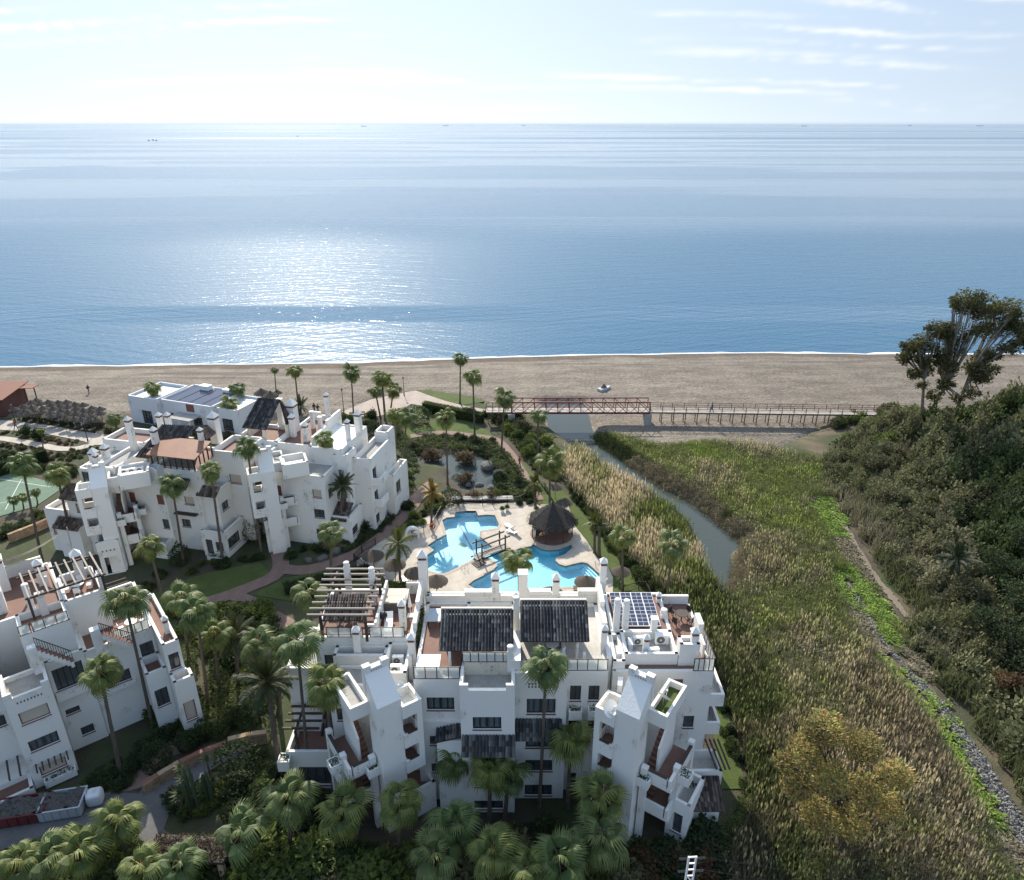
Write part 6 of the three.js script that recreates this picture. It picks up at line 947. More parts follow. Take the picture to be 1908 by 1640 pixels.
bed([[-38.11, -34.5], [-29.12, -34.91], [-25.07, -34.5], [-20.62, -34.91], [-19.25, -32.16], [-18.82, -30.01], [-34.58, -29.33]], 46, ['GREEN', 'GREEN', 'LIME'], 1.5, 2.9, 'shrub in the bottom left grove', 'shrubs in the bottom left grove', 1, 'shrubs filling the bottom left grove');
bed([[-19.71, -34.5], [-13.47, -34.1], [-7.33, -33.7], [-2.06, -34.1], [4.01, -33.7], [9.23, -33.31], [10.08, -30.01], [-18.12, -30.01]], 60, ['GREEN', 'LIME', 'OLIVE', 'LIME', 'GREEN'], 1.8, 3.3, 'shrub along the bottom edge below the near block', 'shrubs along the bottom edge', 1, 'shrubs massed along the bottom edge');
bed([[-10.03, -36.18], [-3.71, -36.18], [1.83, -36.62], [5.72, -35.75], [5.18, -34.1], [-8.91, -34.1]], 30, ['DARK', 'DARK', 'GREEN'], 0.8, 1.6, 'shrub in the shade before the near block', 'shrubs before the near block', 1, 'shrubs in the shade before the near block');
bed([[8.73, -34.91], [13.17, -35.75], [15.13, -35.75], [14.75, -32.92], [13.43, -30.71], [8.43, -30.71]], 22, ['RUST', 'OLIVE', 'DARK', 'RUST'], 1.2, 2.2, 'shrub round the power pole', 'shrubs round the power pole', 1, 'shrubs massed round the power pole');
bed([[8.25, -89.84], [8.9, -90.33], [11.19, -81.75], [13.92, -73.33], [16.55, -66.58], [18.73, -59.35], [19.5, -52.21], [19.12, -44.32], [18.68, -40.35], [17.96, -40.35], [18.31, -44.32], [18.56, -51.51], [17.84, -58.34], [15.73, -65.39], [13.14, -72.4], [10.51, -79.97]], 90, ['DARK', 'GREEN', 'GREEN'], 0.75, 1.25, 'shrub in the hedge between lawn and reeds', 'hedge shrubs between lawn and reeds', 1.25, 'bushes grown together between lawn and reeds');
bed([[-87.42, -112.03], [-83.38, -111.56], [-78.28, -110.31], [-74.32, -108.79], [-70.78, -107.44], [-71.53, -105.98], [-73.91, -105.98], [-77.48, -107.15], [-81.3, -108.64], [-86.19, -110.16]], 44, ['OLIVE', 'BROWN', 'OLIVE', 'GREEN'], 0.35, 0.65, 'low shrub in the dry bed between promenade and footpath', 'low shrubs between promenade and footpath', 1, 'low shrubs between promenade and footpath');
bed([[-84.6, -107.74], [-79.82, -106.27], [-76.08, -104.84], [-72.36, -103.71], [-69.39, -104.27], [-67.95, -105.98], [-66.32, -106.27], [-67.31, -102.61], [-68.13, -99.93], [-71.84, -100.45], [-77.76, -102.61], [-82.7, -104.84]], 60, ['OLIVE', 'BROWN', 'GREEN', 'OLIVE'], 0.4, 0.85, 'low shrub in the dry planting below the footpath', 'low shrubs below the footpath', 1, 'low shrubs in the dry planting below the footpath');
bed([[-88.31, -118.17], [-83.3, -117.65], [-78.42, -115.95], [-73.66, -114.29], [-72.37, -113.31], [-77.66, -114.62], [-83.77, -116.29], [-87.55, -116.97]], 34, ['LIME', 'GREEN'], 0.35, 0.6, 'bright low shrub between parasols and promenade', 'bright shrubs below the beach parasols', 1, 'low shrubs between parasols and promenade');
bed([[-73.12, -115.27], [-65.84, -112.87], [-62.35, -109.43], [-60.31, -112.87], [-52.93, -112.87], [-48.32, -112.87], [-46.18, -109.43], [-55.12, -107.23], [-63.95, -107.23]], 26, ['DARK', 'GREEN', 'OLIVE'], 0.9, 1.7, 'shrub between beach club and far block', 'shrubs between beach club and far block');
bed([[-63.91, -82.73], [-62.76, -85.64], [-61.55, -88.72], [-59.93, -87.16], [-61.47, -83.44], [-62.5, -79.31], [-64.27, -76.73], [-66.4, -79.97]], 22, ['DARK', 'GREEN'], 0.7, 1.3, 'shrub below the tennis court', 'shrubs below the tennis court');
bed([[-81.52, -103.04], [-75.17, -101.05], [-67.95, -97.26], [-65.2, -98.18], [-64.02, -94.56], [-72.06, -95.98], [-78.09, -97.81]], 22, ['DARK', 'GREEN', 'DARK'], 1.0, 1.7, 'dark shrub behind the tennis court', 'shrubs behind the tennis court');
bed([[52.39, -105.82], [65.64, -108.06], [73.13, -105.82], [83.94, -108.06], [77.56, -95.66], [65.13, -92.05], [60.87, -95.66], [51.34, -95.66]], 30, ['GREEN', 'DARK', 'LIME', 'OLIVE'], 1.6, 3.0, 'shrub on the slope under the gum trees', 'shrubs under the gum trees');
bed([[51.84, -110.1], [56.88, -115.27], [64.11, -118.77], [71.82, -118.77], [70.63, -112.87], [61.63, -109.43], [52.38, -104.48]], 22, ['GREEN', 'LIME', 'GREEN', 'OLIVE'], 1.3, 2.3, 'shrub at the end of the boardwalk', 'shrubs at the end of the boardwalk');
bed([[69.52, -111.65], [78.19, -114.07], [88.71, -115.32], [86.25, -108.17], [72.84, -104.87], [67.16, -105.51]], 20, ['GREEN', 'DARK', 'OLIVE'], 1.2, 2.2, 'shrub round the gum tree trunks', 'shrubs round the gum tree trunks');
[[-78.57, -108.32, 0.9], [-81.64, -110.1, 0.8]].forEach(([x, z, s], i) => bush('DARK', x, z, s * 1.6, ['small round tree in the dry bed, right one', 'small round tree in the dry bed, left one'][i], null, 1.6));
// clipped hedges
function hedge(a, c, w, h, label, col = GREEN) { const l = Math.hypot(c[0] - a[0], c[1] - a[1]), r = mulberry(Math.round(l * 100)), T = new Tri(), n = Math.round(l * (w + 2 * h) * 130); for (let i = 0; i < n; i++) { const s = r() * l, q = r() * (w + 2 * h); let p = q < h ? [s, q, -w / 2] : q < h + w ? [s, h, q - h - w / 2] : [s, q - h - w, w / 2]; p = p.map((v, k) => v + (r() - 0.5) * 0.14); const z = 0.09 + 0.08 * r(), b = r() * 6.28, cc = col(r).map(v => v * (0.7 + 0.6 * r())); T.tri(p, [p[0] + Math.cos(b) * z, p[1] + (r() - 0.3) * z, p[2] + Math.sin(b) * z], [p[0] - Math.sin(b) * z * 0.6, p[1] + z * 0.7, p[2] + Math.cos(b) * z * 0.6], cc); }
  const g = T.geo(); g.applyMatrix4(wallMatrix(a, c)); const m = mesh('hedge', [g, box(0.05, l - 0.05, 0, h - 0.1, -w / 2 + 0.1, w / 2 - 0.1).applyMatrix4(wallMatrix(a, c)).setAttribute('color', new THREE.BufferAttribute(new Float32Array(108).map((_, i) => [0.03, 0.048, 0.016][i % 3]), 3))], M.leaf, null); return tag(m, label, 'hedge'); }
hedge([-13.98, -66.38], [-9.24, -65.98], 0.9, 1.1, 'clipped hedge behind the hot tub roof', LIME);
hedge([-27.46, -44.32], [-22.74, -48.52], 1.0, 1.1, 'long clipped hedge beside the pink path', GREEN);
hedge([-77.32, -94.21], [-72.3, -100.47], 1.1, 2.0, 'tall dark hedge behind the tennis court', DARK);
hedge([-16.11, -121.66], [-5.09, -115.76], 1.2, 1.7, 'clipped hedge between lawn and plaza', GREEN);
hedge([-25.46, -66.08], [-16.55, -69.94], 1.2, 1.0, 'dark hedge along the shaded lawn', DARK);

// trees with limbs and leaf clumps
function limb(a, c, r0, r1, bend, seed) { const r = mulberry(seed), A = new THREE.Vector3(...a), C = new THREE.Vector3(...c), m = A.clone().lerp(C, 0.5).add(new THREE.Vector3((r() - 0.5) * bend, (r() - 0.2) * bend * 0.5, (r() - 0.5) * bend)), cv = new THREE.QuadraticBezierCurve3(A, m, C), g = new THREE.TubeGeometry(cv, 7, 1, 7), p = g.attributes.position; for (let i = 0; i < p.count; i++) { const k = Math.floor(i / 8), ce = cv.getPoint(k / 7), rr = lerp(r0, r1, k / 7); p.setXYZ(i, ce.x + (p.getX(i) - ce.x) * rr, ce.y + (p.getY(i) - ce.y) * rr, ce.z + (p.getZ(i) - ce.z) * rr); } g.computeVertexNormals(); return g; }
function tree(name, label, x, z, fork, clumps, n, size, col, bark, o = {}) {
  const y = groundY(x, z) - 0.1, t = thing(name, label, 'tree', x, y, z, 0, o.group), rs = mulberry(77), L = clumps.flatMap(c => { const q = [c[0] - x, c[1] - y, c[2] - z, c[3], c[4] ?? 0.85], o2 = [q]; for (let k = 0; k < (o.sub ?? 0); k++) { const a = rs() * 6.28, e = (rs() - 0.45) * 1.6; o2.push([q[0] + Math.cos(a) * c[3] * 0.95, q[1] + e * c[3] * 0.8, q[2] + Math.sin(a) * c[3] * 0.95, c[3] * (0.35 + 0.25 * rs()), 1]); } return o2; }), f = [fork[0] - x, fork[1] - y, fork[2] - z], g = [limb([0, 0, 0], f, o.r ?? 0.3, (o.r ?? 0.3) * 0.66, 0.7, 5)];
  L.forEach((c, i) => { const e = [c[0], c[1] + c[3] * 0.1, c[2]]; g.push(limb(f.map((v, k) => v + (i % 2 ? 0.1 : -0.1) * (k === 1 ? 1 : 0)), e, (o.r ?? 0.3) * 0.5, 0.04, 1.2, i + 40)); const r = mulberry(i + 7); for (let k = 0; k < 3; k++) g.push(limb(f.map((v, j) => lerp(v, e[j], 0.55 + 0.1 * k)), [e[0] + (r() - 0.5) * 1.7 * c[3], e[1] + (r() - 0.3) * 1.3 * c[3], e[2] + (r() - 0.5) * 1.7 * c[3]], 0.05, 0.015, 0.4, i * 3 + k)); });
  mesh('trunk', g, bark, t); const cr = mesh('crown', leafCloud(Math.round(x * 31 + z), L, n, size, col, { hang: o.hang }), M.leaf, t); return t;
}
const GUM = mixc([0.075, 0.085, 0.03], [0.17, 0.155, 0.055]);
{
  const z = -101, C = (x, y, r, dz = 0) => [x, y - 0.2, z + dz, r * 1.05, 1.05];
  tree('gum_tree', 'left tall gum tree with slender trunk', 65.09, -104.48, [61.44, 13.31, z], [C(58.89, 17.45, 1.5), C(57.67, 18.67, 1.1, 1), C(60.65, 18.67, 1.5, -1), C(61.41, 21.07, 1.3), C(60.72, 16.39, 1.0, 1), C(59.39, 14.56, 0.9, 0.8), C(62.26, 14.56, 0.9, -0.8), C(61.64, 12.46, 0.7)], 6000, 0.3, GUM, M.pale_bark, { r: 0.28, hang: 0.4, sub: 3 });
  tree('gum_tree', 'middle tall gum tree leaning right', 66, -106.58, [64.95, 12.04, z], [C(64.15, 17.86, 1.6), C(63.47, 15.81, 1.2, 1), C(64.71, 20.28, 1.7, -1), C(64.67, 24.98, 1.8), C(63.62, 24.6, 1.0, 1), C(67.55, 24.21, 1.9), C(63.15, 20.28, 1.2), C(67.62, 21.07, 1.3, 1), C(64.38, 13.05, 1.0, 1), C(65.92, 14.56, 1.2, -1), C(63.89, 10.75, 0.9), C(66.56, 10.75, 0.8, 1)], 10500, 0.31, GUM, M.pale_bark, { r: 0.3, hang: 0.4, sub: 3 });
  tree('gum_tree', 'right tall gum tree with crown reaching the right edge', 75.43, -112.87, [68.15, 14.56, z], [C(69.3, 16.22, 1.6), C(68.55, 14.56, 1.3, 1), C(70.55, 17.45, 1.1), C(71.11, 21.07, 1.6, -1), C(71.49, 23.82, 1.9), C(73.6, 21.87, 1.7), C(72.56, 18.67, 1.2, 1), C(75.85, 19.48, 1.6), C(68.52, 11.61, 1.0, 1), C(70.44, 13.73, 1.1), C(72.13, 14.56, 0.9, -1)], 10500, 0.31, GUM, M.pale_bark, { r: 0.34, hang: 0.4, sub: 3 });
}
{
  const z = -36.5, C = (x, y, r, dz = 0) => [x, y, z + dz, r * 0.98, 0.95], TAM = r => { const t = r(), w = r(); return w < 0.4 ? [lerp(0.40, 0.46, t), lerp(0.27, 0.30, t), lerp(0.11, 0.13, t)] : w < 0.88 ? [lerp(0.30, 0.38, t), lerp(0.31, 0.35, t), 0.10] : [0.12, 0.135, 0.05]; };
  tree('tamarisk_tree', 'orange tinged feathery tree in the reeds at the bottom right', 23.54, -34.5, [23.42, 3.51, z], [C(20.32, 8.22, 1.3), C(21.95, 9.47, 1.4, -0.8), C(24.31, 8.72, 1.4), C(26.6, 6.69, 1.2, 0.5), C(19.98, 5.65, 1.2, 0.6), C(22.08, 6.69, 1.4, 1), C(24.54, 5.65, 1.4, 1), C(21.49, 3.51, 1.3, 1), C(26.4, 4.05, 1.2, 0.8), C(23.91, 2.96, 1.4, 1.4), C(20.72, 10.21, 1.0), C(18.98, 7.2, 0.8), C(27.77, 5.65, 0.8)], 15000, 0.2, TAM, M.bark, { r: 0.22 });
}
// wood on the right hand slope
[[1870, 985, 6.5, DARK, 2.2], [1908, 1060, 7, DARK, 2.6], [1850, 1090, 6, DARK, 2.2], [1895, 1160, 6.5, DARK, 2.4], [1840, 1190, 5, DARK, 2.0], [1890, 1240, 5, DARK, 2.2], [1800, 1120, 4.5, OLIVE, 1.8], [1830, 960, 5, OLIVE, 2.0], [1780, 960, 4.5, OLIVE, 1.9], [1860, 900, 5, GREEN, 2.0], [1720, 900, 4, OLIVE, 1.8], [1905, 960, 5.5, GREEN, 2.2], [1960, 1120, 7, DARK, 2.6], [1955, 1010, 7, DARK, 2.6], [1880, 1300, 4, RUST, 1.6], [1620, 880, 3.5, OLIVE, 1.7], [1660, 940, 3.6, OLIVE, 1.7], [1700, 980, 3.6, OLIVE, 1.7], [1750, 1050, 3.8, OLIVE, 1.7], [1650, 860, 3.4, OLIVE, 1.6]].forEach(([u, v, h, col, R], i) => {
  const [x, z] = [[61.71, -76.73], [58.28, -67.6], [52.89, -64.61], [51.23, -57.93], [47.25, -56.32], [47.51, -52.57], [48.58, -62.26], [60.97, -79.97], [57.49, -79.97], [68.5, -88.72], [58.34, -89.52], [66.19, -79.97], [57.45, -61.8], [64.93, -73.09], [44.63, -48.84], [52.63, -93.69], [51.17, -84.17], [51.24, -78.65], [50.09, -70.27], [56.71, -97.26]][i], y = groundY(x, z), r = mulberry(3000 + i);
  const cl = [[x, y + h * 0.72, z, R * 0.75]]; for (let k = 0; k < 6; k++) cl.push([x + Math.cos(k * 1.05) * R * 0.75, y + h * (0.45 + 0.4 * r()), z + Math.sin(k * 1.05) * R * 0.75, R * (0.42 + 0.2 * r())]);
  tree('broadleaf_tree', [col === DARK ? 'dark green' : col === OLIVE ? 'grey olive' : col === RUST ? 'rust brown' : 'mid green', 'tree in the wood on the right slope,', ['behind the feather palm', 'at the right edge, upper', 'below the feather palm', 'at the right edge, middle', 'nearest the green track', 'at the right edge, lower', 'left of the feather palm', 'above the feather palm', 'at the upper left', 'below the gum trees', 'beside the gum trunks', 'at the upper right', 'beyond the right edge, lower', 'beyond the right edge, upper', 'at the bottom right', 'nearest the boardwalk', 'above the dirt track', 'beside the dirt track', 'below the dirt track', 'at the head of the track'][i]].join(' '), x, z, [x, y + h * 0.3, z], cl, 2600, 0.24, col, M.bark, { r: 0.2, group: 'trees in the right hand wood' });
});
for (const [i, [x, z, h]] of [[67.59, -96.34, 5], [59.92, -84.9, 5.5]].entries()) { const g = [], r = mulberry(60 + i), y = groundY(x, z); const t = thing('bare_tree', ['bare dead tree on the lawn under the gum trees', 'bare dead tree at the edge of the right wood'][i], 'tree', x, y, z); g.push(limb([0, -0.1, 0], [0.3, h * 0.5, 0], 0.16, 0.1, 0.5, 3)); for (let k = 0; k < 14; k++) { const a = [0.2 + 0.1 * r(), h * (0.3 + 0.2 * r()), 0], c = [(r() - 0.5) * 4, h * (0.6 + 0.45 * r()), (r() - 0.5) * 3]; g.push(limb(a, c, 0.06, 0.015, 0.8, k)); g.push(limb(a.map((v, j) => lerp(v, c[j], 0.6)), [c[0] + (r() - 0.5) * 1.6, c[1] + 0.5 * r(), c[2] + (r() - 0.5)], 0.03, 0.01, 0.4, k + 50)); } mesh('branches', g, M.bark, t); }
// wire like grass of the valley: tufts of reed, plumed reed, canes and low green
function tuftGeo(seed, n, spread, w, lean, plume) {
  const r = mulberry(seed), T = new Tri();
  for (let i = 0; i < n; i++) { const a = r() * 6.283, q = Math.sqrt(r()) * spread, x = Math.cos(a) * q, z = Math.sin(a) * q, h = 0.6 + 0.4 * r(), b = r() * 6.283, l = lean * (0.3 + r()), k = 0.7 + 0.6 * r(), dx = Math.cos(b) * w, dz = Math.sin(b) * w, m = [x + Math.sin(b) * l * 0.3, h * 0.6, z + Math.cos(b) * l * 0.3], e = [x + Math.sin(b) * l, h * (1 - 0.25 * l), z + Math.cos(b) * l], c = [k, k, k];
    T.quad([x - dx, 0, z - dz], [x + dx, 0, z + dz], [m[0] + dx * 0.8, m[1], m[2] + dz * 0.8], [m[0] - dx * 0.8, m[1], m[2] - dz * 0.8], c); T.tri([m[0] - dx * 0.8, m[1], m[2] - dz * 0.8], [m[0] + dx * 0.8, m[1], m[2] + dz * 0.8], e, c);
    if (plume && r() < 0.7) { const s = 0.035 + 0.03 * r(), y = e[1], pc = [2.1 * k, 2.05 * k, 1.95 * k]; for (const o of [0, 1.57]) { const px = Math.cos(b + o) * s, pz = Math.sin(b + o) * s; T.quad([e[0], y - 0.06, e[2]], [e[0] + px, y + 0.08, e[2] + pz], [e[0] + 0.03, y + 0.22, e[2]], [e[0] - px, y + 0.08, e[2] - pz], pc); } }
    else if (r() < 0.6) { const s = l * 0.7 + 0.12, t2 = [m[0] + Math.cos(b) * s, m[1] + 0.10, m[2] - Math.sin(b) * s]; T.tri([m[0], m[1] - 0.03, m[2]], [m[0], m[1] + 0.05, m[2]], t2, c); } }
  return T.geo();
}
mat('reed_leaf', 1, 1, 1, 0.9, { vertexColors: true, specularIntensity: 0.25, transmission: 0.38, thickness: 0, side: THREE.DoubleSide });
const REED_W = [[6.55, -96.34], [10.13, -103.65], [12.14, -99.7], [15.47, -93.52], [18.95, -88.56], [20.73, -84.9], [22.12, -81.2], [23.22, -77.49], [22.46, -75.98], [22.83, -73.09], [22.65, -69.51], [23.14, -66.38], [24.61, -61.8], [24.48, -55.15], [23.21, -48.2], [22.12, -42.94], [21.42, -37.96], [20.05, -32.16], [14.36, -32.16], [18.45, -38.9], [19.35, -44.04], [19.81, -51.51], [19.13, -59.18], [16.67, -65.98], [14.07, -72.63], [11.38, -80.92], [8.55, -89.84]];
const REED_E = [[13.23, -112.4], [17.64, -109.65], [24.02, -105.31], [33.1, -106.8], [41.87, -104.06], [48.05, -100.08], [44.9, -85.64], [41.97, -72.51], [40.96, -65.58], [40.28, -58.34], [39.7, -52.21], [39.21, -46.96], [38.78, -42.41], [38.15, -36.18], [37.27, -31.06], [19.51, -30.71], [21.42, -37.96], [22.12, -42.94], [23.21, -48.2], [24.48, -55.15], [24.9, -61.8], [23.93, -66.18], [26.73, -73.09], [29.37, -76.73], [28.26, -78.52], [26.95, -83.02], [22.46, -90.99], [17.74, -100.47], [14.2, -107.88]];
const SCRUB = [[47.17, -98.75], [57.09, -108.17], [65.92, -108.17], [76.1, -110.47], [90.21, -114.07], [78.62, -88.96], [39.59, -34.67], [38.69, -37.28], [39.22, -43.3], [39.99, -50.04], [40.83, -59.23], [41.82, -65.79], [43.32, -73.53], [45.04, -84.27]];
const TRACK = [[43.43, -85.64], [43.22, -79.97], [42.49, -73.68], [42.03, -69.18], [42.15, -65.58], [42.03, -61.8]];
const kinds = { reed: [], plume: [], cane: [], low: [], mound: [] };
function scatter(P, step, f) { const r = mulberry(Math.round(P[0][0] * 100 + P.length)), xs = P.map(p => p[0]), zs = P.map(p => p[1]), x1 = Math.max(...xs), z1 = Math.max(...zs); for (let z = Math.min(...zs); z < z1; z += step) for (let x = Math.min(...xs); x < x1; x += step) { const px = x + (r() - 0.5) * step, pz = z + (r() - 0.5) * step; if (inPoly(px, pz, P)) f(px, pz, r); } }
const put = (k, x, z, s, sy, c, r) => { const q = 0.75 + 0.5 * r(); kinds[k].push([x, groundY(x, z) - 0.05, z, r() * 6.28, s * (0.8 + 0.4 * r()), sy * (0.75 + 0.5 * r()), c.map(v => v * q)]); };
const cG = [0.185, 0.205, 0.078], cB = [0.205, 0.25, 0.068], cT = [0.285, 0.25, 0.18], cR = [0.22, 0.19, 0.128], cO = [0.19, 0.175, 0.10], cD = [0.05, 0.068, 0.024];
scatter(REED_W, 0.42, (x, z, r) => { const n = fbm(x * 0.14 + 50, z * 0.14, 3), j = r() - 0.5, d = smooth(0.36, 0.6, n + 0.2 * j), far = z < -66; if (far) put(r() < 0.25 + 0.5 * d ? 'plume' : 'reed', x, z, 1.0, 2.4, [0, 1, 2].map(i => lerp([0.13, 0.15, 0.05][i], cT[i], d)), r); else put(r() < 0.25 ? 'plume' : 'cane', x, z, 1.1, 2.0, [0, 1, 2].map(i => lerp([0.10, 0.12, 0.045][i], [0.20, 0.18, 0.105][i], d)), r); });
const blend = (a, b, t) => a.map((v, i) => lerp(v, b[i], clamp(t)));
scatter(REED_E, 0.42, (x, z, r) => {
  const n = fbm(x * 0.075 + 10, z * 0.075 + 3, 4), m = fbm(x * 0.2 + 70, z * 0.2, 3), ds = edgeDist(x, z, STREAM, false), dr = edgeDist(x, z, RIVER), dt = edgeDist(x, z, TRACK, false); const sw = z > -56 ? 0.95 : 0.45; if ((ds < sw + 0.5 * m && r() < 0.9) || dt < 0.45) return;
  if (ds < sw + 1.5 || dt < 2.8) { put('low', x, z, 1.1, 0.7, m > 0.46 ? [0.185, 0.26, 0.05] : m > 0.42 ? [0.14, 0.165, 0.055] : cR, r); return; }
  if (dr < 2) { put('reed', x, z, 0.9, 1.3, n > 0.5 ? cR : cD, r); return; }
  const j = r() - 0.5, dryness = smooth(0.50, 0.78, n + 0.22 * j), lush = smooth(0.5, 0.68, m + 0.16 * j), c = blend(blend(cG, cB, lush), blend(cT, cR, smooth(0.4, 0.6, m)), dryness);
  put(r() < 0.06 + 0.34 * dryness ? 'plume' : 'reed', x, z, 1.0, 1.25 + 0.5 * dryness + 0.3 * m, c, r);
});
scatter(SCRUB, 0.72, (x, z, r) => { const n = fbm(x * 0.1 + 5, z * 0.1 + 90, 3), dt = edgeDist(x, z, TRACK, false), ds = edgeDist(x, z, STREAM, false); if (dt < 1.4 || ds < 1.6) return; if (z < -90 && x > 54 && n > 0.46) { put('low', x, z, 0.9, 0.28, [0.125, 0.15, 0.045], r); return; } put('cane', x, z, 1.5, 2.0 + 1.2 * n, n > 0.50 ? [0.25, 0.225, 0.145] : n > 0.38 ? [0.205, 0.19, 0.115] : [0.13, 0.14, 0.06], r); });
scatter(SCRUB, 1.9, (x, z, r) => { const n = fbm(x * 0.12 + 35, z * 0.12 + 9, 3), dt = edgeDist(x, z, TRACK, false), ds = edgeDist(x, z, STREAM, false); if (dt < 2.4 || ds < 3 || (z < -90 && x > 54 && n > 0.42)) return; const k = smooth(44, 62, x + (z + 80) * 0.25); put('mound', x, z, 1.3 + 0.9 * k + 0.5 * r(), 1.8 + 2.8 * k + 0.8 * r(), k * (0.4 + n) > 0.74 ? [0.062, 0.084, 0.03] : n > 0.5 ? [0.225, 0.21, 0.12] : [0.175, 0.175, 0.085], r); });
// dark undergrowth in the garden beds
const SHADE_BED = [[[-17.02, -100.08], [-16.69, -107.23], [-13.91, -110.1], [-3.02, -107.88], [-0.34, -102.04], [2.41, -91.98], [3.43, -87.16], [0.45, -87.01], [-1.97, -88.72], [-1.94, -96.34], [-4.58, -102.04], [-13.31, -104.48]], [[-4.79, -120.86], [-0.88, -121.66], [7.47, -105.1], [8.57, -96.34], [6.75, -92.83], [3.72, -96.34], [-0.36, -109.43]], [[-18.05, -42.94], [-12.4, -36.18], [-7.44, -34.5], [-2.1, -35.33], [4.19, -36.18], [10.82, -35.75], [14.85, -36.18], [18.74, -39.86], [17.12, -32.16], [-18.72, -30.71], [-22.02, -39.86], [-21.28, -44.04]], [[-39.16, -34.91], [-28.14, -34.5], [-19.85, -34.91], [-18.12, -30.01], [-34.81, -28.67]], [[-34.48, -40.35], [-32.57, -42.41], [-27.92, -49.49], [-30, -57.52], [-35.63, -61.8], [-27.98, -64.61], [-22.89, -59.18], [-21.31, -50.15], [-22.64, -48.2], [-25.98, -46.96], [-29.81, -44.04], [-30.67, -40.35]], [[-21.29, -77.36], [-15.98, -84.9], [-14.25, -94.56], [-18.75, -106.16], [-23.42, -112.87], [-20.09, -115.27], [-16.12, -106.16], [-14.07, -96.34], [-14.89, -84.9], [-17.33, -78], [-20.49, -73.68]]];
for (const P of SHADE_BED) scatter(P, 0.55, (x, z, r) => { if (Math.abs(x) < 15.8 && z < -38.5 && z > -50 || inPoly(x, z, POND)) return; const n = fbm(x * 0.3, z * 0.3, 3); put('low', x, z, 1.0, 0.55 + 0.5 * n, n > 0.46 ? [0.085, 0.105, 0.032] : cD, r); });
const lowGeo = leafCloud(88, [[0, 0.35, 0, 0.5, 0.8]], 46, 0.26, () => [1, 1, 1]);
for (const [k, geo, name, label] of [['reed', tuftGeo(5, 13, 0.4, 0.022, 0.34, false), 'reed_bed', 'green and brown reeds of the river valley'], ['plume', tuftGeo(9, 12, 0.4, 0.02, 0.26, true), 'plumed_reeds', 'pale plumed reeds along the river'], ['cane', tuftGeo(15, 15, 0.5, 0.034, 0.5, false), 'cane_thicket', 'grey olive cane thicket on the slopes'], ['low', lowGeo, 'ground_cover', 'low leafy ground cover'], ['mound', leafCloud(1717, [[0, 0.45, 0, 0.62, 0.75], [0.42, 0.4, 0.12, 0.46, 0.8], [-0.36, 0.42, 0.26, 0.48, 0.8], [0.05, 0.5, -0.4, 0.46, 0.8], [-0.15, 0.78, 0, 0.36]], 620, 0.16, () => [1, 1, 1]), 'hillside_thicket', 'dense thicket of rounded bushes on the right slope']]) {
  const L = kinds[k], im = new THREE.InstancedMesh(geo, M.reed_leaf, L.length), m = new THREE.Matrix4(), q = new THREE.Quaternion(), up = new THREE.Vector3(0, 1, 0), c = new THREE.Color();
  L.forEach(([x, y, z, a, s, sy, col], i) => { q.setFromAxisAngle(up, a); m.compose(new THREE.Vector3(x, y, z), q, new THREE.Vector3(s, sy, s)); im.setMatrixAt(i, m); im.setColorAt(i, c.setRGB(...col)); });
  im.name = name; im.userData = { kind: 'stuff', label }; im.castShadow = im.receiveShadow = true; scene.add(im);
}


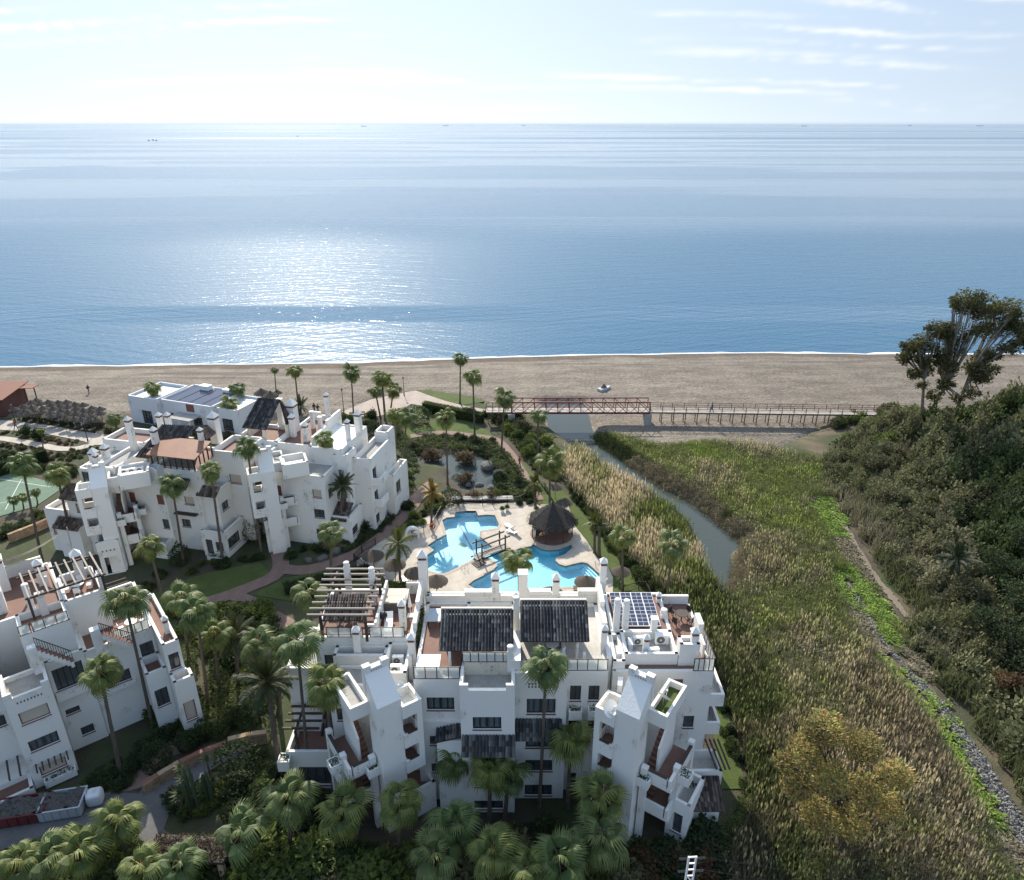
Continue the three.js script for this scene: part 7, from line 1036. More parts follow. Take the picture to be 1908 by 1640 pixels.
// ---------- red truss bridge, boardwalk ----------
mat('red_steel', 0.17, 0.03, 0.036, 0.6, { map: rep(mottleTex, 0.7) });
mat('deck_wood', 0.42, 0.37, 0.32, 0.9, { map: rep(mottleTex, 0.8) });
mat('rail_wood', 0.16, 0.105, 0.085, 0.85);
mat('concrete', 0.42, 0.40, 0.37, 0.9, { map: rep(mottleTex, 0.5), bumpMap: rep(grainTex, 1), bumpScale: 0.02 });
{
  const [x0, z0] = [-0.09, -114.82], [x1] = [23.85, -114.82], L = x1 - x0, b = thing('truss_bridge', 'red steel truss footbridge over the river', 'bridge', x0, 2.4, z0), N = 12, H = 1.85;
  mesh('deck', box(0, L, -0.12, 0, -2.0, 0), M.deck_wood, b);
  for (const z of [0.1, -2.1]) { mesh('bottom_chord', box(0, L, -0.3, -0.05, z - 0.09, z + 0.09), M.red_steel, b); mesh('top_chord', box(0, L, H - 0.1, H + 0.08, z - 0.09, z + 0.09), M.red_steel, b); for (let i = 0; i <= N; i++) mesh('upright', box(clamp(L * i / N, 0.06, L - 0.06) - 0.06, clamp(L * i / N, 0.06, L - 0.06) + 0.06, -0.05, H - 0.1, z - 0.06, z + 0.06), M.red_steel, b); for (let i = 0; i < N; i++) { const l = i < N / 2; mesh('diagonal', beam([L * (i + (l ? 0 : 1)) / N, -0.08, z], [L * (i + (l ? 1 : 0)) / N, H - 0.05, z], 0.1, 0.1), M.red_steel, b); } mesh('handrail', box(0.05, L - 0.05, 0.85, 0.92, z - 0.03, z + 0.03), M.red_steel, b); }
  mesh('abutment', box(L - 0.9, L + 0.3, -4.2, -0.31, -2.4, 0.5), M.concrete, b); mesh('abutment', box(-0.6, 0.6, -4.2, -0.31, -2.4, 0.5), M.concrete, b);
  const [a0] = [23.95, -114.82], [a1, az] = [68.93, -113.32], W = a1 - a0, w = thing('boardwalk', 'long wooden boardwalk on posts along the beach', 'boardwalk', a0, 2.4, z0), n = Math.round(W / 2.0), y = u => -0.02 * u;
  const dz = (az - z0) / W; w.rotation.y = -Math.atan(dz);
  const np = Math.min(280, Math.round(W / 0.2)); for (let i = 0; i < np; i++) mesh('plank', box(W * i / np + 0.006, W * (i + 1) / np - 0.006, -0.06, 0.006 * (i % 3), -2.0, 0), M.deck_wood, w);
  mesh('edge_beam', box(0, W, -0.28, -0.062, -0.14, 0), M.rail_wood, w); mesh('edge_beam', box(0, W, -0.28, -0.062, -2.0, -1.86), M.rail_wood, w);
  for (const z of [-0.06, -1.94]) { for (let i = 0; i <= n; i++) mesh('rail_post', box(W * i / n - 0.05, W * i / n + 0.05, 0.02, 1.08, z - 0.05, z + 0.05), M.rail_wood, w); for (const h of [1.02, 0.6]) mesh('rail', box(0, W, h - 0.04, h + 0.04, z - 0.035 + (h > 1 ? 0 : 0.001), z + 0.035), M.rail_wood, w); }
  for (let i = 0; i <= n; i++) for (const z of [-0.2, -1.8]) mesh('pile', box(W * i / n - 0.07, W * i / n + 0.07, -3.6, -0.282, z - 0.07, z + 0.07), M.rail_wood, w);
  const [l0] = [-4.56, -115.32], v = thing('boardwalk', 'short wooden ramp between plaza and red bridge', 'boardwalk', l0, 2.4, z0), V = x0 - l0; mesh('deck', box(0, V - 0.02, -0.1, 0, -2, 0), M.deck_wood, v); for (const z of [-0.06, -1.94]) { for (let i = 0; i <= 4; i++) mesh('rail_post', box(clamp(V * i / 4, 0, V - 0.1) , clamp(V * i / 4, 0, V - 0.1) + 0.1, 0.002, 1.08, z - 0.05, z + 0.05), M.rail_wood, v); mesh('rail', box(0, V - 0.03, 0.98, 1.06, z - 0.034, z + 0.034), M.rail_wood, v); } for (let i = 0; i < 3; i++) mesh('pile', box(0.3 + i * 1.6, 0.44 + i * 1.6, -3.0, -0.102, -1.1, -0.96), M.rail_wood, v);
}
// ---------- parasols ----------
function parasol(name, label, cat, group, r, h, m) {
  const p = thing(name, label, cat, 0, 0, 0, 0, group), T = new Tri(), rr = mulberry(9), n = 16;
  for (let i = 0; i < n; i++) for (let j = 0; j < 3; j++) { const a0 = i * 6.2832 / n, a1 = (i + 1) * 6.2832 / n, q = (a, v) => { const R = r * v * (v === 1 ? 0.97 + 0.06 * hash2(Math.round(a * 50), 3) : 1); return [Math.cos(a) * R, h + r * 0.6 * (1 - v) - 0.04 * v * v, Math.sin(a) * R]; }; T.quad(q(a1, (j + 1) / 3), q(a0, (j + 1) / 3), q(a0, j / 3), q(a1, j / 3)); }
  for (let i = 0; i < 120; i++) { const a = rr() * 6.283, R = r * 0.96; T.tri([Math.cos(a) * R, h - 0.02, Math.sin(a) * R], [Math.cos(a + 0.09) * R, h - 0.02, Math.sin(a + 0.09) * R], [Math.cos(a + 0.04) * (R + 0.05), h - 0.14 - 0.1 * rr(), Math.sin(a + 0.04) * (R + 0.05)]); }
  mesh('canopy', T.geo(), m, p); mesh('pole', bar([0, 0, 0], [0, h + r * 0.5, 0], 0.045), M.dark_wood, p); mesh('finial', new THREE.SphereGeometry(0.09, 8, 6).translate(0, h + r * 0.56, 0), M.dark_wood, p); for (let k = 0; k < 6; k++) mesh('rib', bar([0, h + r * 0.45, 0], [Math.cos(k * 1.047) * r * 0.92, h - 0.06, Math.sin(k * 1.047) * r * 0.92], 0.018, 0.018, 4), M.dark_wood, p); return p;
}
{
  const P = [[-86.41, -121.39], [-86.77, -120.46], [-84.96, -120.09], [-87.07, -118.63], [-83.78, -120.64], [-82.55, -119.36], [-81.89, -120.46], [-80.48, -120.64], [-78.34, -119.54], [-76.8, -119.36], [-85.18, -118.09], [-83.02, -117.73], [-87.72, -117.2], [-85.37, -116.32], [-83.71, -116.32], [-80.56, -118.63], [-79.03, -118.45], [-81.1, -117.56], [-79.07, -116.5], [-82.09, -115.97], [-80.15, -115.28], [-77.04, -117.56], [-75.26, -116.67], [-74.36, -117.73], [-72.68, -117.38], [-73.79, -116.32], [-77.52, -115.8], [-75.83, -115.28], [-78.35, -114.6], [-74, -114.26], [-72.43, -113.92], [-76.44, -113.25], [-74.66, -112.75], [-73.24, -112.42], [-71.9, -112.26], [-71.73, -115.46], [-84.09, -115.28], [-79.22, -113.92], [-70.66, -112.26]];
  const p = parasol('thatched_parasol', 'dark thatched parasol in the rows on the beach at left', 'parasol', 'thatched parasols in rows on the beach', 0.95, 1.9, M.thatch);
  P.forEach(([x, z], i) => { const y = Math.max(0, beachY(x, z)); if (!i) p.position.set(x, y, z); else copy(p, x, y, z, i * 1.3, p.userData.label); });
  const q = parasol('straw_parasol', 'straw parasol nearest the right pool steps', 'parasol', null, 1.3, 2.2, M.straw); const pos = [[8.09, -65], [-3.01, -62.39], [-8.29, -65.2], [-10.77, -66.73], [-13.34, -68.32], [-16.11, -70.19], [4.23, -62.96]];
  ['straw parasol nearest the right pool steps', 'straw parasol behind the middle chimney of the near block', 'straw parasol right of the tall left chimney', 'straw parasol left of the tall left chimney', 'straw parasol beside the feather palm trunk', 'shaded straw parasol at the left end of the pool terrace', 'straw parasol half hidden behind the rear parapet'].forEach((l, i) => { if (!i) { q.position.set(pos[0][0], 0.04, pos[0][1]); q.userData.group = 'straw parasols round the pool'; } else copy(q, pos[i][0], 0.04, pos[i][1], i, l); });
  [[6.03, -88.09], [7, -83.61], [12.26, -67.57]].forEach(([x, z], i) => copy(q, x, 0, z, i, ['grey parasol on the lawn behind the gazebo, rear one', 'grey parasol on the lawn behind the gazebo, front one', 'dark parasol on the lawn strip beside the reeds'][i], 'straw parasols round the pool', 0.85));
  [[-46, -123.35, 1.5], [-43.89, -121.95, 1.5], [-44.02, -125.95, 1.0]].forEach(([x, z, s], i) => copy(p, x, 0, z, i, ['wide thatched shelter on the sand, left', 'wide thatched shelter on the sand, right', 'small thatched parasol beside the dead palm'][i], 'thatched shelters on the sand', s));
}
// white posts with rope between parasols and promenade
{ const P = [[-87.26, -118.69], [-85.45, -118.52], [-83.26, -117.48], [-81.52, -116.97], [-79.67, -116.12], [-78.07, -115.45], [-76.13, -114.62], [-74.68, -114.29], [-73.79, -115.12]]; P.forEach(([x, z]) => tag(mesh('rope_post', [box(x - 0.06, x + 0.06, 0, 1.25, z - 0.06, z + 0.06), box(x - 0.09, x + 0.09, 1.25, 1.32, z - 0.09, z + 0.09)], M.white_metal), 'white post in the row below the beach parasols', 'post', 'white posts below the beach parasols')); }
// ---------- pool furniture and fences ----------
function fence(P, h, label, m = M.black_metal) { const f = thing('fence', label, 'fence', P[0][0], 0.04, P[0][1]), o = P[0]; for (let k = 0; k < P.length - 1; k++) { const a = [P[k][0] - o[0], P[k][1] - o[1]], c = [P[k + 1][0] - o[0], P[k + 1][1] - o[1]], l = Math.hypot(c[0] - a[0], c[1] - a[1]), n = Math.max(2, Math.round(l / 0.16)), g = []; for (const y of [0.12, h - 0.06]) mesh('rail', beam([a[0], y, a[1]], [c[0], y, c[1]], 0.045, 0.045), m, f); for (let i = 1; i < n; i++) { const x = lerp(a[0], c[0], i / n), z = lerp(a[1], c[1], i / n); g.push(box(x - 0.014, x + 0.014, 0.14, h - 0.08, z - 0.014, z + 0.014)); } const s = mesh('pickets', g, m, f); s.userData.kind = 'stuff'; for (const e of [a]) mesh('post', box(e[0] - 0.045, e[0] + 0.045, 0, h + 0.06, e[1] - 0.045, e[1] + 0.045), m, f); } return f; }
fence([[-9.4, -85.57], [-6.97, -86.63], [-4.29, -86.32]], 1.1, 'black fence behind the pool, left of the gate'); fence([[-4.05, -85.87], [-2.88, -86.02]], 1.15, 'black gate in the fence behind the pool'); fence([[-2.66, -86.17], [-0.67, -86.48], [1.04, -86.63], [1.95, -87.86]], 1.1, 'black fence behind the pool, right of the gate');
fence([[-12.63, -77.55], [-11.26, -78.58], [-10.29, -79.91], [-9.89, -82.24], [-9.56, -84.1]], 1.05, 'black fence along the left corner of the pool'); fence([[-18.91, -72.34], [-17.29, -70.54], [-15.34, -68.38], [-13.21, -66.53]], 1.05, 'black fence along the shaded end of the terrace'); fence([[-16.97, -75.91], [-18.31, -74.21], [-18.91, -72.34]], 1.05, 'black fence at the top of the shaded terrace end');
fence([[12.33, -65.78], [14.28, -66.78], [14.98, -66.58], [15.23, -64.61]], 1.1, 'black fence with pink flowers on the lawn strip'); fence([[3.53, -90.33], [4.7, -90.82], [5.33, -87.94]], 1.0, 'black fence beside the path behind the gazebo');
{ const [x, z] = [-10.17, -79.1]; const g = new THREE.TorusGeometry(0.32, 0.09, 8, 20); mat('buoy_orange', 0.55, 0.10, 0.02, 0.5); tag(mesh('lifebuoy', g, M.buoy_orange), 'orange lifebuoy on the pool fence', 'lifebuoy').position.set(x, 0.95, z + 0.15); }
// footbridge pergola over the neck of the pool
{
  const b = thing('pool_footbridge', 'dark timber footbridge with pergola posts across the pool', 'footbridge', ...(([x, z]) => [x, 0.04, z])([-2.56, -74.04]), 0.62);
  for (let k = 0; k < 14; k++) mesh('plank', box(-2.4 + k * 0.345, -2.1 + k * 0.345, 0.22 + 0.16 * Math.sin((k + 0.5) / 14 * 3.14), 0.29 + 0.16 * Math.sin((k + 0.5) / 14 * 3.14), -0.6, 0.6), M.grey_wood, b);
  for (const z of [-0.62, 0.62]) { mesh('beam', box(-2.5, 2.5, 0.04, 0.2, z - 0.06, z + 0.06), M.dark_wood, b); for (const x of [-1.7, 1.7]) mesh('post', box(x - 0.07, x + 0.07, 0.2, 2.3, z - 0.07, z + 0.07), M.dark_wood, b); mesh('top_beam', box(-2.3, 2.3, 2.0, 2.14, z - 0.08 + 0.15, z + 0.08 + 0.15), M.dark_wood, b); mesh('handrail', box(-1.6, 1.6, 1.0, 1.08, z - 0.04, z + 0.04), M.dark_wood, b); }
  const s = thing('timber_steps', 'dark timber steps at the foot of the pool footbridge', 'steps', ...(([x, z]) => [x, 0.04, z])([-3.34, -72.17]), 0.62); for (let k = 0; k < 5; k++) mesh('step', box(-1.4 + k * 0.28, -1.18 + k * 0.28, 0.02 + k * 0.045, 0.09 + k * 0.045, -0.65, 0.65), M.dark_wood, s);
}
function lounger(x, z, turn, label, m = M.white_metal) { const l = thing('sun_lounger', label, 'sun lounger', x, 0.045, z, turn, 'loungers round the pool'); for (let k = 0; k < 8; k++) mesh('slat', box(-0.3, 0.3, 0.28, 0.32, -0.9 + k * 0.17, -0.76 + k * 0.17), m, l); mesh('backrest', beam([0, 0.32, 0.46], [0, 0.72, 0.95], 0.6, 0.05), m, l); for (const [a, c] of [[-0.26, -0.8], [0.26, -0.8], [-0.26, 0.4], [0.26, 0.4]]) mesh('leg', box(a - 0.03, a + 0.03, 0, 0.28, c - 0.03, c + 0.03), m, l); }
lounger(-0.28, -79.97, 0.6, 'pale lounger on the sunny deck near the pool fence'); lounger(0.14, -78.65, 0.9, 'second pale lounger on the sunny deck'); lounger(7.79, -66.58, 1.4, 'dark lounger under the parasol at the right pool steps, left one', M.dark_wood); lounger(9.06, -66.58, 1.4, 'dark lounger under the parasol at the right pool steps, right one', M.dark_wood); lounger(-12.23, -68.12, 0.3, 'white lounger beside the feather palm trunk'); lounger(-16.38, -72.51, 0.2, 'white lounger in the shade at the terrace end'); lounger(-3.46, -64.13, 0.2, 'white lounger behind the middle parasol');
for (const [i, [x, z]] of [[10.13, -71.38], [-5.56, -70.6], [1.26, -66.08], [-8.49, -76.73]].entries()) { const h = thing('pool_ladder', ['steel handrail on the right pool steps', 'steel ladder on the near edge of the left basin', 'steel ladder on the near edge of the right basin', 'steel handrail at the left corner of the pool'][i], 'pool ladder', x, 0.03, z, i * 0.6); for (const s of [-0.25, 0.25]) { const c = new THREE.CatmullRomCurve3([[s, -0.6, -0.35], [s, 0.55, -0.3], [s, 0.8, 0], [s, 0.5, 0.3], [s, 0, 0.35]].map(v => new THREE.Vector3(...v))); mesh('rail', new THREE.TubeGeometry(c, 12, 0.025, 6), M.steel, h); } for (const y of [-0.2, 0.1]) mesh('rung', bar([-0.25, y, -0.33], [0.25, y, -0.33], 0.02), M.steel, h); }
{ const [x, z] = [-12.62, -77.67]; const a = thing('garden_arch', 'white garden arch beside the pool terrace', 'arch', x, 0, z, 0.2); const s = new THREE.Shape(); s.moveTo(-0.9, 0); s.lineTo(-0.9, 0.9); s.absarc(0, 0.9, 0.9, Math.PI, 0, true); s.lineTo(0.9, 0); s.lineTo(0.65, 0); s.lineTo(0.65, 0.85); s.absarc(0, 0.85, 0.65, 0, Math.PI, false); s.lineTo(-0.65, 0); mesh('arch', new THREE.ExtrudeGeometry(s, { depth: 0.4, bevelEnabled: false }), M.white_stucco, a); }
for (const [i, [x, z]] of [[-1.3, -84.17], [-0.66, -84.61], [3.33, -84.17]].entries()) { const p = thing('plant_pot', ['white plant pot beside the pool gate, left one', 'white plant pot beside the pool gate, right one', 'white plant pot beside the gazebo'][i], 'plant pot', x, 0.04, z); const g = new THREE.LatheGeometry([[0.2, 0], [0.32, 0.45], [0.36, 0.5], [0.3, 0.5], [0.25, 0.4]].map(v => new THREE.Vector2(...v)), 14); mesh('pot', g, M.white_metal, p); const f = mesh('plant', BUSH.LIME[0], M.leaf, p); f.scale.setScalar(0.5); f.position.y = 0.42; }
bush('LIME', -2.19, -88.72, 1.1, 'bright shrub behind the pool gate'); bush('GREEN', 2.24, -83.73, 0.9, 'green shrub in the bed left of the gazebo'); bush('LIME', 1.72, -83.16, 0.6, 'small bright shrub in the bed left of the gazebo'); bush('GREEN', -5.49, -65.58, 1.2, 'broad leaved shrub behind the rear parapet, left'); bush('LIME', -6.49, -65.39, 1.0, 'bright shrub behind the rear parapet, left'); bush('LIME', 9.79, -65.58, 0.9, 'bright shrub behind the rear parapet, right');
// wooden deck behind the gazebo
{ const [x, z] = [5.94, -84.17]; const d = thing('wooden_deck', 'grey wooden deck behind the gazebo', 'deck', x, 0.05, z - 0.6, 0.1); for (let k = 0; k < 16; k++) mesh('plank', box(-1.9, 1.9, 0, 0.06, -1.6 + k * 0.2, -1.42 + k * 0.2), M.grey_wood, d); }
// pond furniture: low footbridge, rocks
{ const [x, z] = [-5.71, -87.94]; const b = thing('stone_footbridge', 'low pale footbridge over the pond dam', 'footbridge', x + 1.6, 0.1, z + 0.4, 0.02); mesh('deck', box(-4.2, 4.2, 0.15, 0.35, -0.5, 0.5), M.concrete, b); for (const s of [-4, 4]) mesh('abutment', box(s - 0.3, s + 0.3, -0.6, 0.148, -0.5, 0.5), M.concrete, b); }
function rock(x, y, z, s, label, group, i) { const g = new THREE.IcosahedronGeometry(1, 2), p = g.attributes.position; for (let k = 0; k < p.count; k++) { const v = new THREE.Vector3().fromBufferAttribute(p, k), n = 0.72 + 0.5 * fbm(v.x * 1.7 + i * 9 + 20, v.y * 1.7 + v.z * 2.1 + 20, 3); p.setXYZ(k, v.x * n, v.y * n * 0.7, v.z * n); } g.computeVertexNormals(); const m = mesh('boulder', g, M.gravel_bed); m.position.set(x, y, z); m.scale.set(s, s, s * 0.8); m.rotation.y = i * 1.3; tag(m, label, 'boulder', group); }
{ const P = [[-4.74, -92.44], [-6.39, -92.62], [-6.32, -88.5], [-4.1, -88.5], [-3.79, -98.61], [-2.02, -96.29], [-3.08, -91.56], [-8.68, -104.4]]; P.forEach(([x, z], i) => rock(x, -0.2, z, [0.7, 0.5, 0.6, 0.6, 1.4, 0.9, 0.8, 0.6][i], ['dark boulder in the middle of the pond', 'pale boulder on the grassy pond shore', 'pale boulder at the left of the pond dam', 'pale boulder at the right of the pond dam', 'large flat rock in the right of the pond', 'rock on the right shore of the pond', 'rock below the right shore of the pond', 'pale rock at the back of the pond'][i], null, i)); }
{ const P = [[-20.48, -76.73], [-19.52, -78], [-18.25, -79.31], [-17.56, -81.33], [-20.88, -75.48], [-21.66, -74.51], [-24.43, -72.51], [-22.91, -72.86], [-16.73, -82.73], [-16.49, -84.9]]; P.forEach(([x, z], i) => rock(x, 0.05, z, 0.5 + 0.3 * hash2(i, 5), 'pale boulder edging the path along the far block', 'boulders edging the path', i + 20)); }
// ---------- lamp posts, benches ----------
function lampPost(x, z, h, label) { const l = thing('street_lamp', label, 'street lamp', x, 0, z, 0, 'old style lamp posts'); mesh('post', [bar([0, 0, 0], [0, h - 0.5, 0], 0.07, 0.045, 8), bar([0, 0, 0], [0, 0.7, 0], 0.12, 0.09, 8)], M.black_metal, l); mesh('lantern', new THREE.CylinderGeometry(0.2, 0.12, 0.42, 6).translate(0, h - 0.26, 0), M.window_glass, l); mesh('lantern_cap', new THREE.ConeGeometry(0.26, 0.24, 6).translate(0, h + 0.07, 0), M.black_metal, l); }
lampPost(-30.47, -120.33, 4.6, 'black lamp post left of the plaza'); lampPost(-20.84, -129.56, 3.6, 'black lamp post on the plaza with long shadow'); lampPost(-70.02, -107.66, 3.6, 'black lamp post on the promenade, in the middle'); lampPost(-70.75, -111.01, 3.6, 'black lamp post on the promenade, at the right'); lampPost(-87.13, -115.76, 3.4, 'black lamp post on the promenade, at the left');
for (const [i, [x, z]] of [[-28.2, -118.26], [-27.1, -118.52]].entries()) { const b = thing('park_bench', ['bench on the plaza, left one', 'bench on the plaza, right one'][i], 'bench', x, 0.03, z, 0.2); for (let k = 0; k < 4; k++) mesh('seat_slat', box(-0.8, 0.8, 0.42, 0.46, -0.24 + k * 0.13, -0.14 + k * 0.13), M.dark_wood, b); for (let k = 0; k < 3; k++) mesh('back_slat', box(-0.8, 0.8, 0.55 + k * 0.13, 0.64 + k * 0.13, -0.32, -0.28), M.dark_wood, b); for (const s of [-0.7, 0.7]) mesh('leg', [box(s - 0.03, s + 0.03, 0, 0.418, -0.22, 0.22), box(s - 0.03, s + 0.03, 0.3, 0.92, -0.278, -0.23)], M.black_metal, b); }
// ---------- driveway: skips, bag, retaining wall, entrance roof ----------
mat('skip_red', 0.15, 0.028, 0.028, 0.55, { map: rep(mottleTex, 0.7) }); mat('rubble', 0.20, 0.18, 0.165, 0.95, { map: rep(mottleTex, 2), bumpMap: rep(grainTex, 2), bumpScale: 0.12 }); mat('skip_white', 0.42, 0.44, 0.46, 0.7); mat('bag_cloth', 0.62, 0.64, 0.66, 0.9);
function skip(x, z, turn, l, label, m, name = 'skip_container') { const s = thing(name, label, 'container', x, 0.03, z, turn), h = 0.95, w = 0.95; mesh('side_panel', box(-l, l, 0.1, h, w - 0.05, w), m, s); mesh('side_panel', box(-l, l, 0.1, h, -w, -w + 0.05), m, s); mesh('end_panel', box(-l, -l + 0.05, 0.1, h, -w + 0.052, w - 0.052), m, s); mesh('end_panel', box(l - 0.05, l, 0.1, h, -w + 0.052, w - 0.052), m, s); mesh('floor', box(-l + 0.052, l - 0.052, 0, 0.1, -w + 0.052, w - 0.052), m, s); for (let k = -2; k <= 2; k++) mesh('rib', box(k * l / 2.6 - 0.05, k * l / 2.6 + 0.05, 0.12, h - 0.02, w + 0.002, w + 0.06), m, s); mesh('rim', [box(-l - 0.05, l + 0.05, h, h + 0.08, w - 0.06, w + 0.06), box(-l - 0.05, l + 0.05, h, h + 0.08, -w - 0.06, -w + 0.06), box(-l - 0.05, -l + 0.06, h, h + 0.079, -w + 0.06, w - 0.06), box(l - 0.06, l + 0.05, h, h + 0.079, -w + 0.06, w - 0.06)], m, s);
  const g = grid(span(-l + 0.06, l - 0.06, l / 30), span(-w + 0.06, w - 0.06, w / 16), (a, c) => 0.5 + 0.85 * fbm(a * 4 + x, c * 4 + z, 3)); const f = mesh('rubble', g, M.rubble, s); }
skip(-37.01, -37.96, 0.20, 1.75, 'dark red rubble skip on the driveway', M.skip_red); skip(-34.2, -38.52, 0.20, 1.45, 'grey skip filled with white debris beside the red one', M.skip_white, 'debris_container');
{ const [x, z] = [-32.14, -39.14]; const g = new THREE.SphereGeometry(0.62, 14, 10), p = g.attributes.position; for (let i = 0; i < p.count; i++) { const f = v => Math.sign(v) * Math.pow(Math.abs(v / 0.62), 0.45) * 0.55; p.setXYZ(i, f(p.getX(i)) * (1 + 0.08 * vnoise(i, 2)), f(p.getY(i)) * (1 + 0.1 * vnoise(i, 4)), f(p.getZ(i))); } g.computeVertexNormals(); const b = thing('rubble_bag', 'white builders bag beside the skips', 'bag', x, 0.03, z, 0.3); mesh('sack', g.translate(0, 0.55, 0), M.bag_cloth, b); for (const s of [-1, 1]) { const c = new THREE.CatmullRomCurve3([[s * 0.45, 1.05, -0.4], [s * 0.5, 1.3, 0], [s * 0.45, 1.05, 0.4]].map(v => new THREE.Vector3(...v))); mesh('handle', new THREE.TubeGeometry(c, 8, 0.03, 5), M.bag_cloth, b); } }
mat('sandstone', 0.36, 0.235, 0.135, 0.9, { map: rep(mottleTex, 1), bumpMap: rep(grainTex, 2), bumpScale: 0.03 }); mat('sandstone_pale', 0.44, 0.31, 0.20, 0.9, { map: rep(mottleTex, 1), bumpMap: rep(grainTex, 2), bumpScale: 0.03 });
function stoneWall(P, h, label) { const o = P[0], w = thing('stone_wall', label, 'wall', o[0], 0, o[1]), r = mulberry(Math.round(h * 100 + P.length)); for (let k = 0; k < P.length - 1; k++) { const a = [P[k][0] - o[0], P[k][1] - o[1]], c = [P[k + 1][0] - o[0], P[k + 1][1] - o[1]], l = Math.hypot(c[0] - a[0], c[1] - a[1]), m4 = wallMatrix(a, c); mesh('wall_core', box(0.02, l - 0.02, 0, h - 0.03, -0.42, -0.03).applyMatrix4(m4), M.rust_brick, w); let y = 0; while (y < h - 0.1) { const hh = Math.min(h - y, 0.26 + 0.1 * r()); let s = 0; while (s < l - 0.05) { const ww = Math.min(l - s, 0.4 + 0.4 * r()); const q = 0.02 * r(); mesh('stone', box(s + 0.012, s + ww - 0.012, y + 0.012, y + hh - 0.012, -0.44, 0.005 + q).applyMatrix4(m4), r() < 0.5 ? M.sandstone : M.sandstone_pale, w); s += ww; } y += hh; } } }
stoneWall([[-28.66, -39.86], [-27.88, -40.75], [-26.7, -41.99], [-25.2, -43.16], [-23.71, -43.93]], 1.0, 'low sandstone retaining wall along the driveway'); stoneWall([[-23.62, -44.04], [-21.92, -44.61], [-20.63, -44.83]], 1.2, 'sandstone wall left of the near block');
stoneWall([[-62.76, -76.48], [-60.96, -79.04], [-59.99, -80.92]], 1.2, 'sandstone wall below the tennis court');
{ const [x, z] = [-21.96, -33.12]; const b = thing('entrance_shelter', 'brown planted roof shelter over the garden entrance', 'shelter', x, 0, z, -0.06); mesh('roof_slab', box(-2.6, 2.8, 2.75, 3.0, -0.9, 0.9), M.dark_wood, b); const r = mulberry(4), T = new Tri(); for (let i = 0; i < 1500; i++) { const p = [lerp(-2.55, 2.75, r()), 3.0 + 0.22 * r(), lerp(-0.85, 0.85, r())], s = 0.1 + 0.08 * r(), a = r() * 6.28, k = 0.6 + 0.7 * r(); T.tri(p, [p[0] + Math.cos(a) * s, p[1] + s * 0.6, p[2] + Math.sin(a) * s], [p[0] - Math.sin(a) * s * 0.5, p[1] + s, p[2] + Math.cos(a) * s * 0.5], [0.15 * k, 0.115 * k, 0.085 * k]); } mesh('dry_thatch', T.geo(), M.leaf, b).userData.kind = 'stuff'; for (const [px, pz] of [[-1.9, 0.6], [2.4, 0.6], [-1.9, -0.7], [2.4, -0.7]]) mesh('post', box(px - 0.18, px + 0.18, 0, 2.75, pz - 0.18, pz + 0.18), M.sandstone_pale, b); mesh('back_wall', box(-1.7, 2.2, 0, 2.74, -0.85, -0.6), M.sandstone, b); }
// cactus and yucca island
for (const [i, [x, z, h]] of [[-24.26, -38.33, 4.6], [-23.79, -38.2, 5.0], [-23.33, -38.9, 3.4], [-22.96, -38.8, 3.8], [-24.43, -38.15, 3.2]].entries()) { const c = thing('column_cactus', ['left tall column cactus on the driveway island', 'tallest column cactus on the driveway island', 'column cactus at the right of the driveway island', 'slim column cactus at the right of the driveway island', 'short column cactus at the left of the driveway island'][i], 'cactus', x, 0, z), pts = []; for (let k = 0; k <= 10; k++) pts.push(new THREE.Vector2(0.13 * Math.min(1, (10 - k) / 1.3) * (0.9 + 0.1 * Math.sin(k * 2)), h * k / 10)); const g = new THREE.LatheGeometry(pts, 14), p = g.attributes.position; for (let k = 0; k < p.count; k++) { const m = (k % 2) ? 1.25 : 0.85; const a = Math.floor(k / 11); const f = a % 2 ? 1.25 : 0.8; p.setX(k, p.getX(k) * f); p.setZ(k, p.getZ(k) * f); } g.computeVertexNormals(); mat('cactus_skin', 0.055, 0.08, 0.045, 0.7); mesh('stem', g, M.cactus_skin, c); if (i < 2) mesh('arm', new THREE.TubeGeometry(new THREE.CatmullRomCurve3([[0, h * 0.35, 0], [0.4, h * 0.4, 0.05], [0.45, h * 0.7, 0.05]].map(v => new THREE.Vector3(...v))), 10, 0.1, 8), M.cactus_skin, c); }
const spikeGeo = (() => { const T = new Tri(), r = mulberry(8); for (let i = 0; i < 60; i++) { const a = i * 2.4, e = 1.4 - 1.9 * (i / 60), l = 0.55 + 0.15 * r(), d = [Math.cos(a) * Math.cos(e), Math.sin(e), Math.sin(a) * Math.cos(e)], w = 0.035, sx = -Math.sin(a) * w, sz = Math.cos(a) * w, k = 0.7 + 0.6 * r(); T.tri([sx, 0, sz], [-sx, 0, -sz], [d[0] * l, d[1] * l, d[2] * l], [0.11 * k, 0.14 * k, 0.045 * k]); } return T.geo(); })();
for (const [i, [x, z, h, s]] of [[-24.96, -38.06, 2.4, 1.1], [-24.78, -38.61, 3.3, 0.9], [-25.31, -39.38, 3.6, 0.8], [-23.64, -40.35, 3.4, 0.9], [-23.01, -39.38, 2.2, 0.9], [-25.36, -38.33, 1.6, 1.0]].entries()) { const y = thing('yucca', ['yucca at the left of the driveway island', 'tall yucca behind the cactus', 'tallest yucca at the stone wall', 'yucca beside the round clipped bush', 'yucca at the right of the driveway island', 'low yucca at the left edge of the driveway island'][i], 'yucca', x, 0, z); mesh('stem', bar([0, 0, 0], [0.1, h - 0.2, 0], 0.1, 0.07), M.bark, y); const c = mesh('leaf_rosette', spikeGeo, M.palm_leaf, y); c.position.set(0.1, h - 0.2, 0); c.scale.setScalar(s * 1.2); }
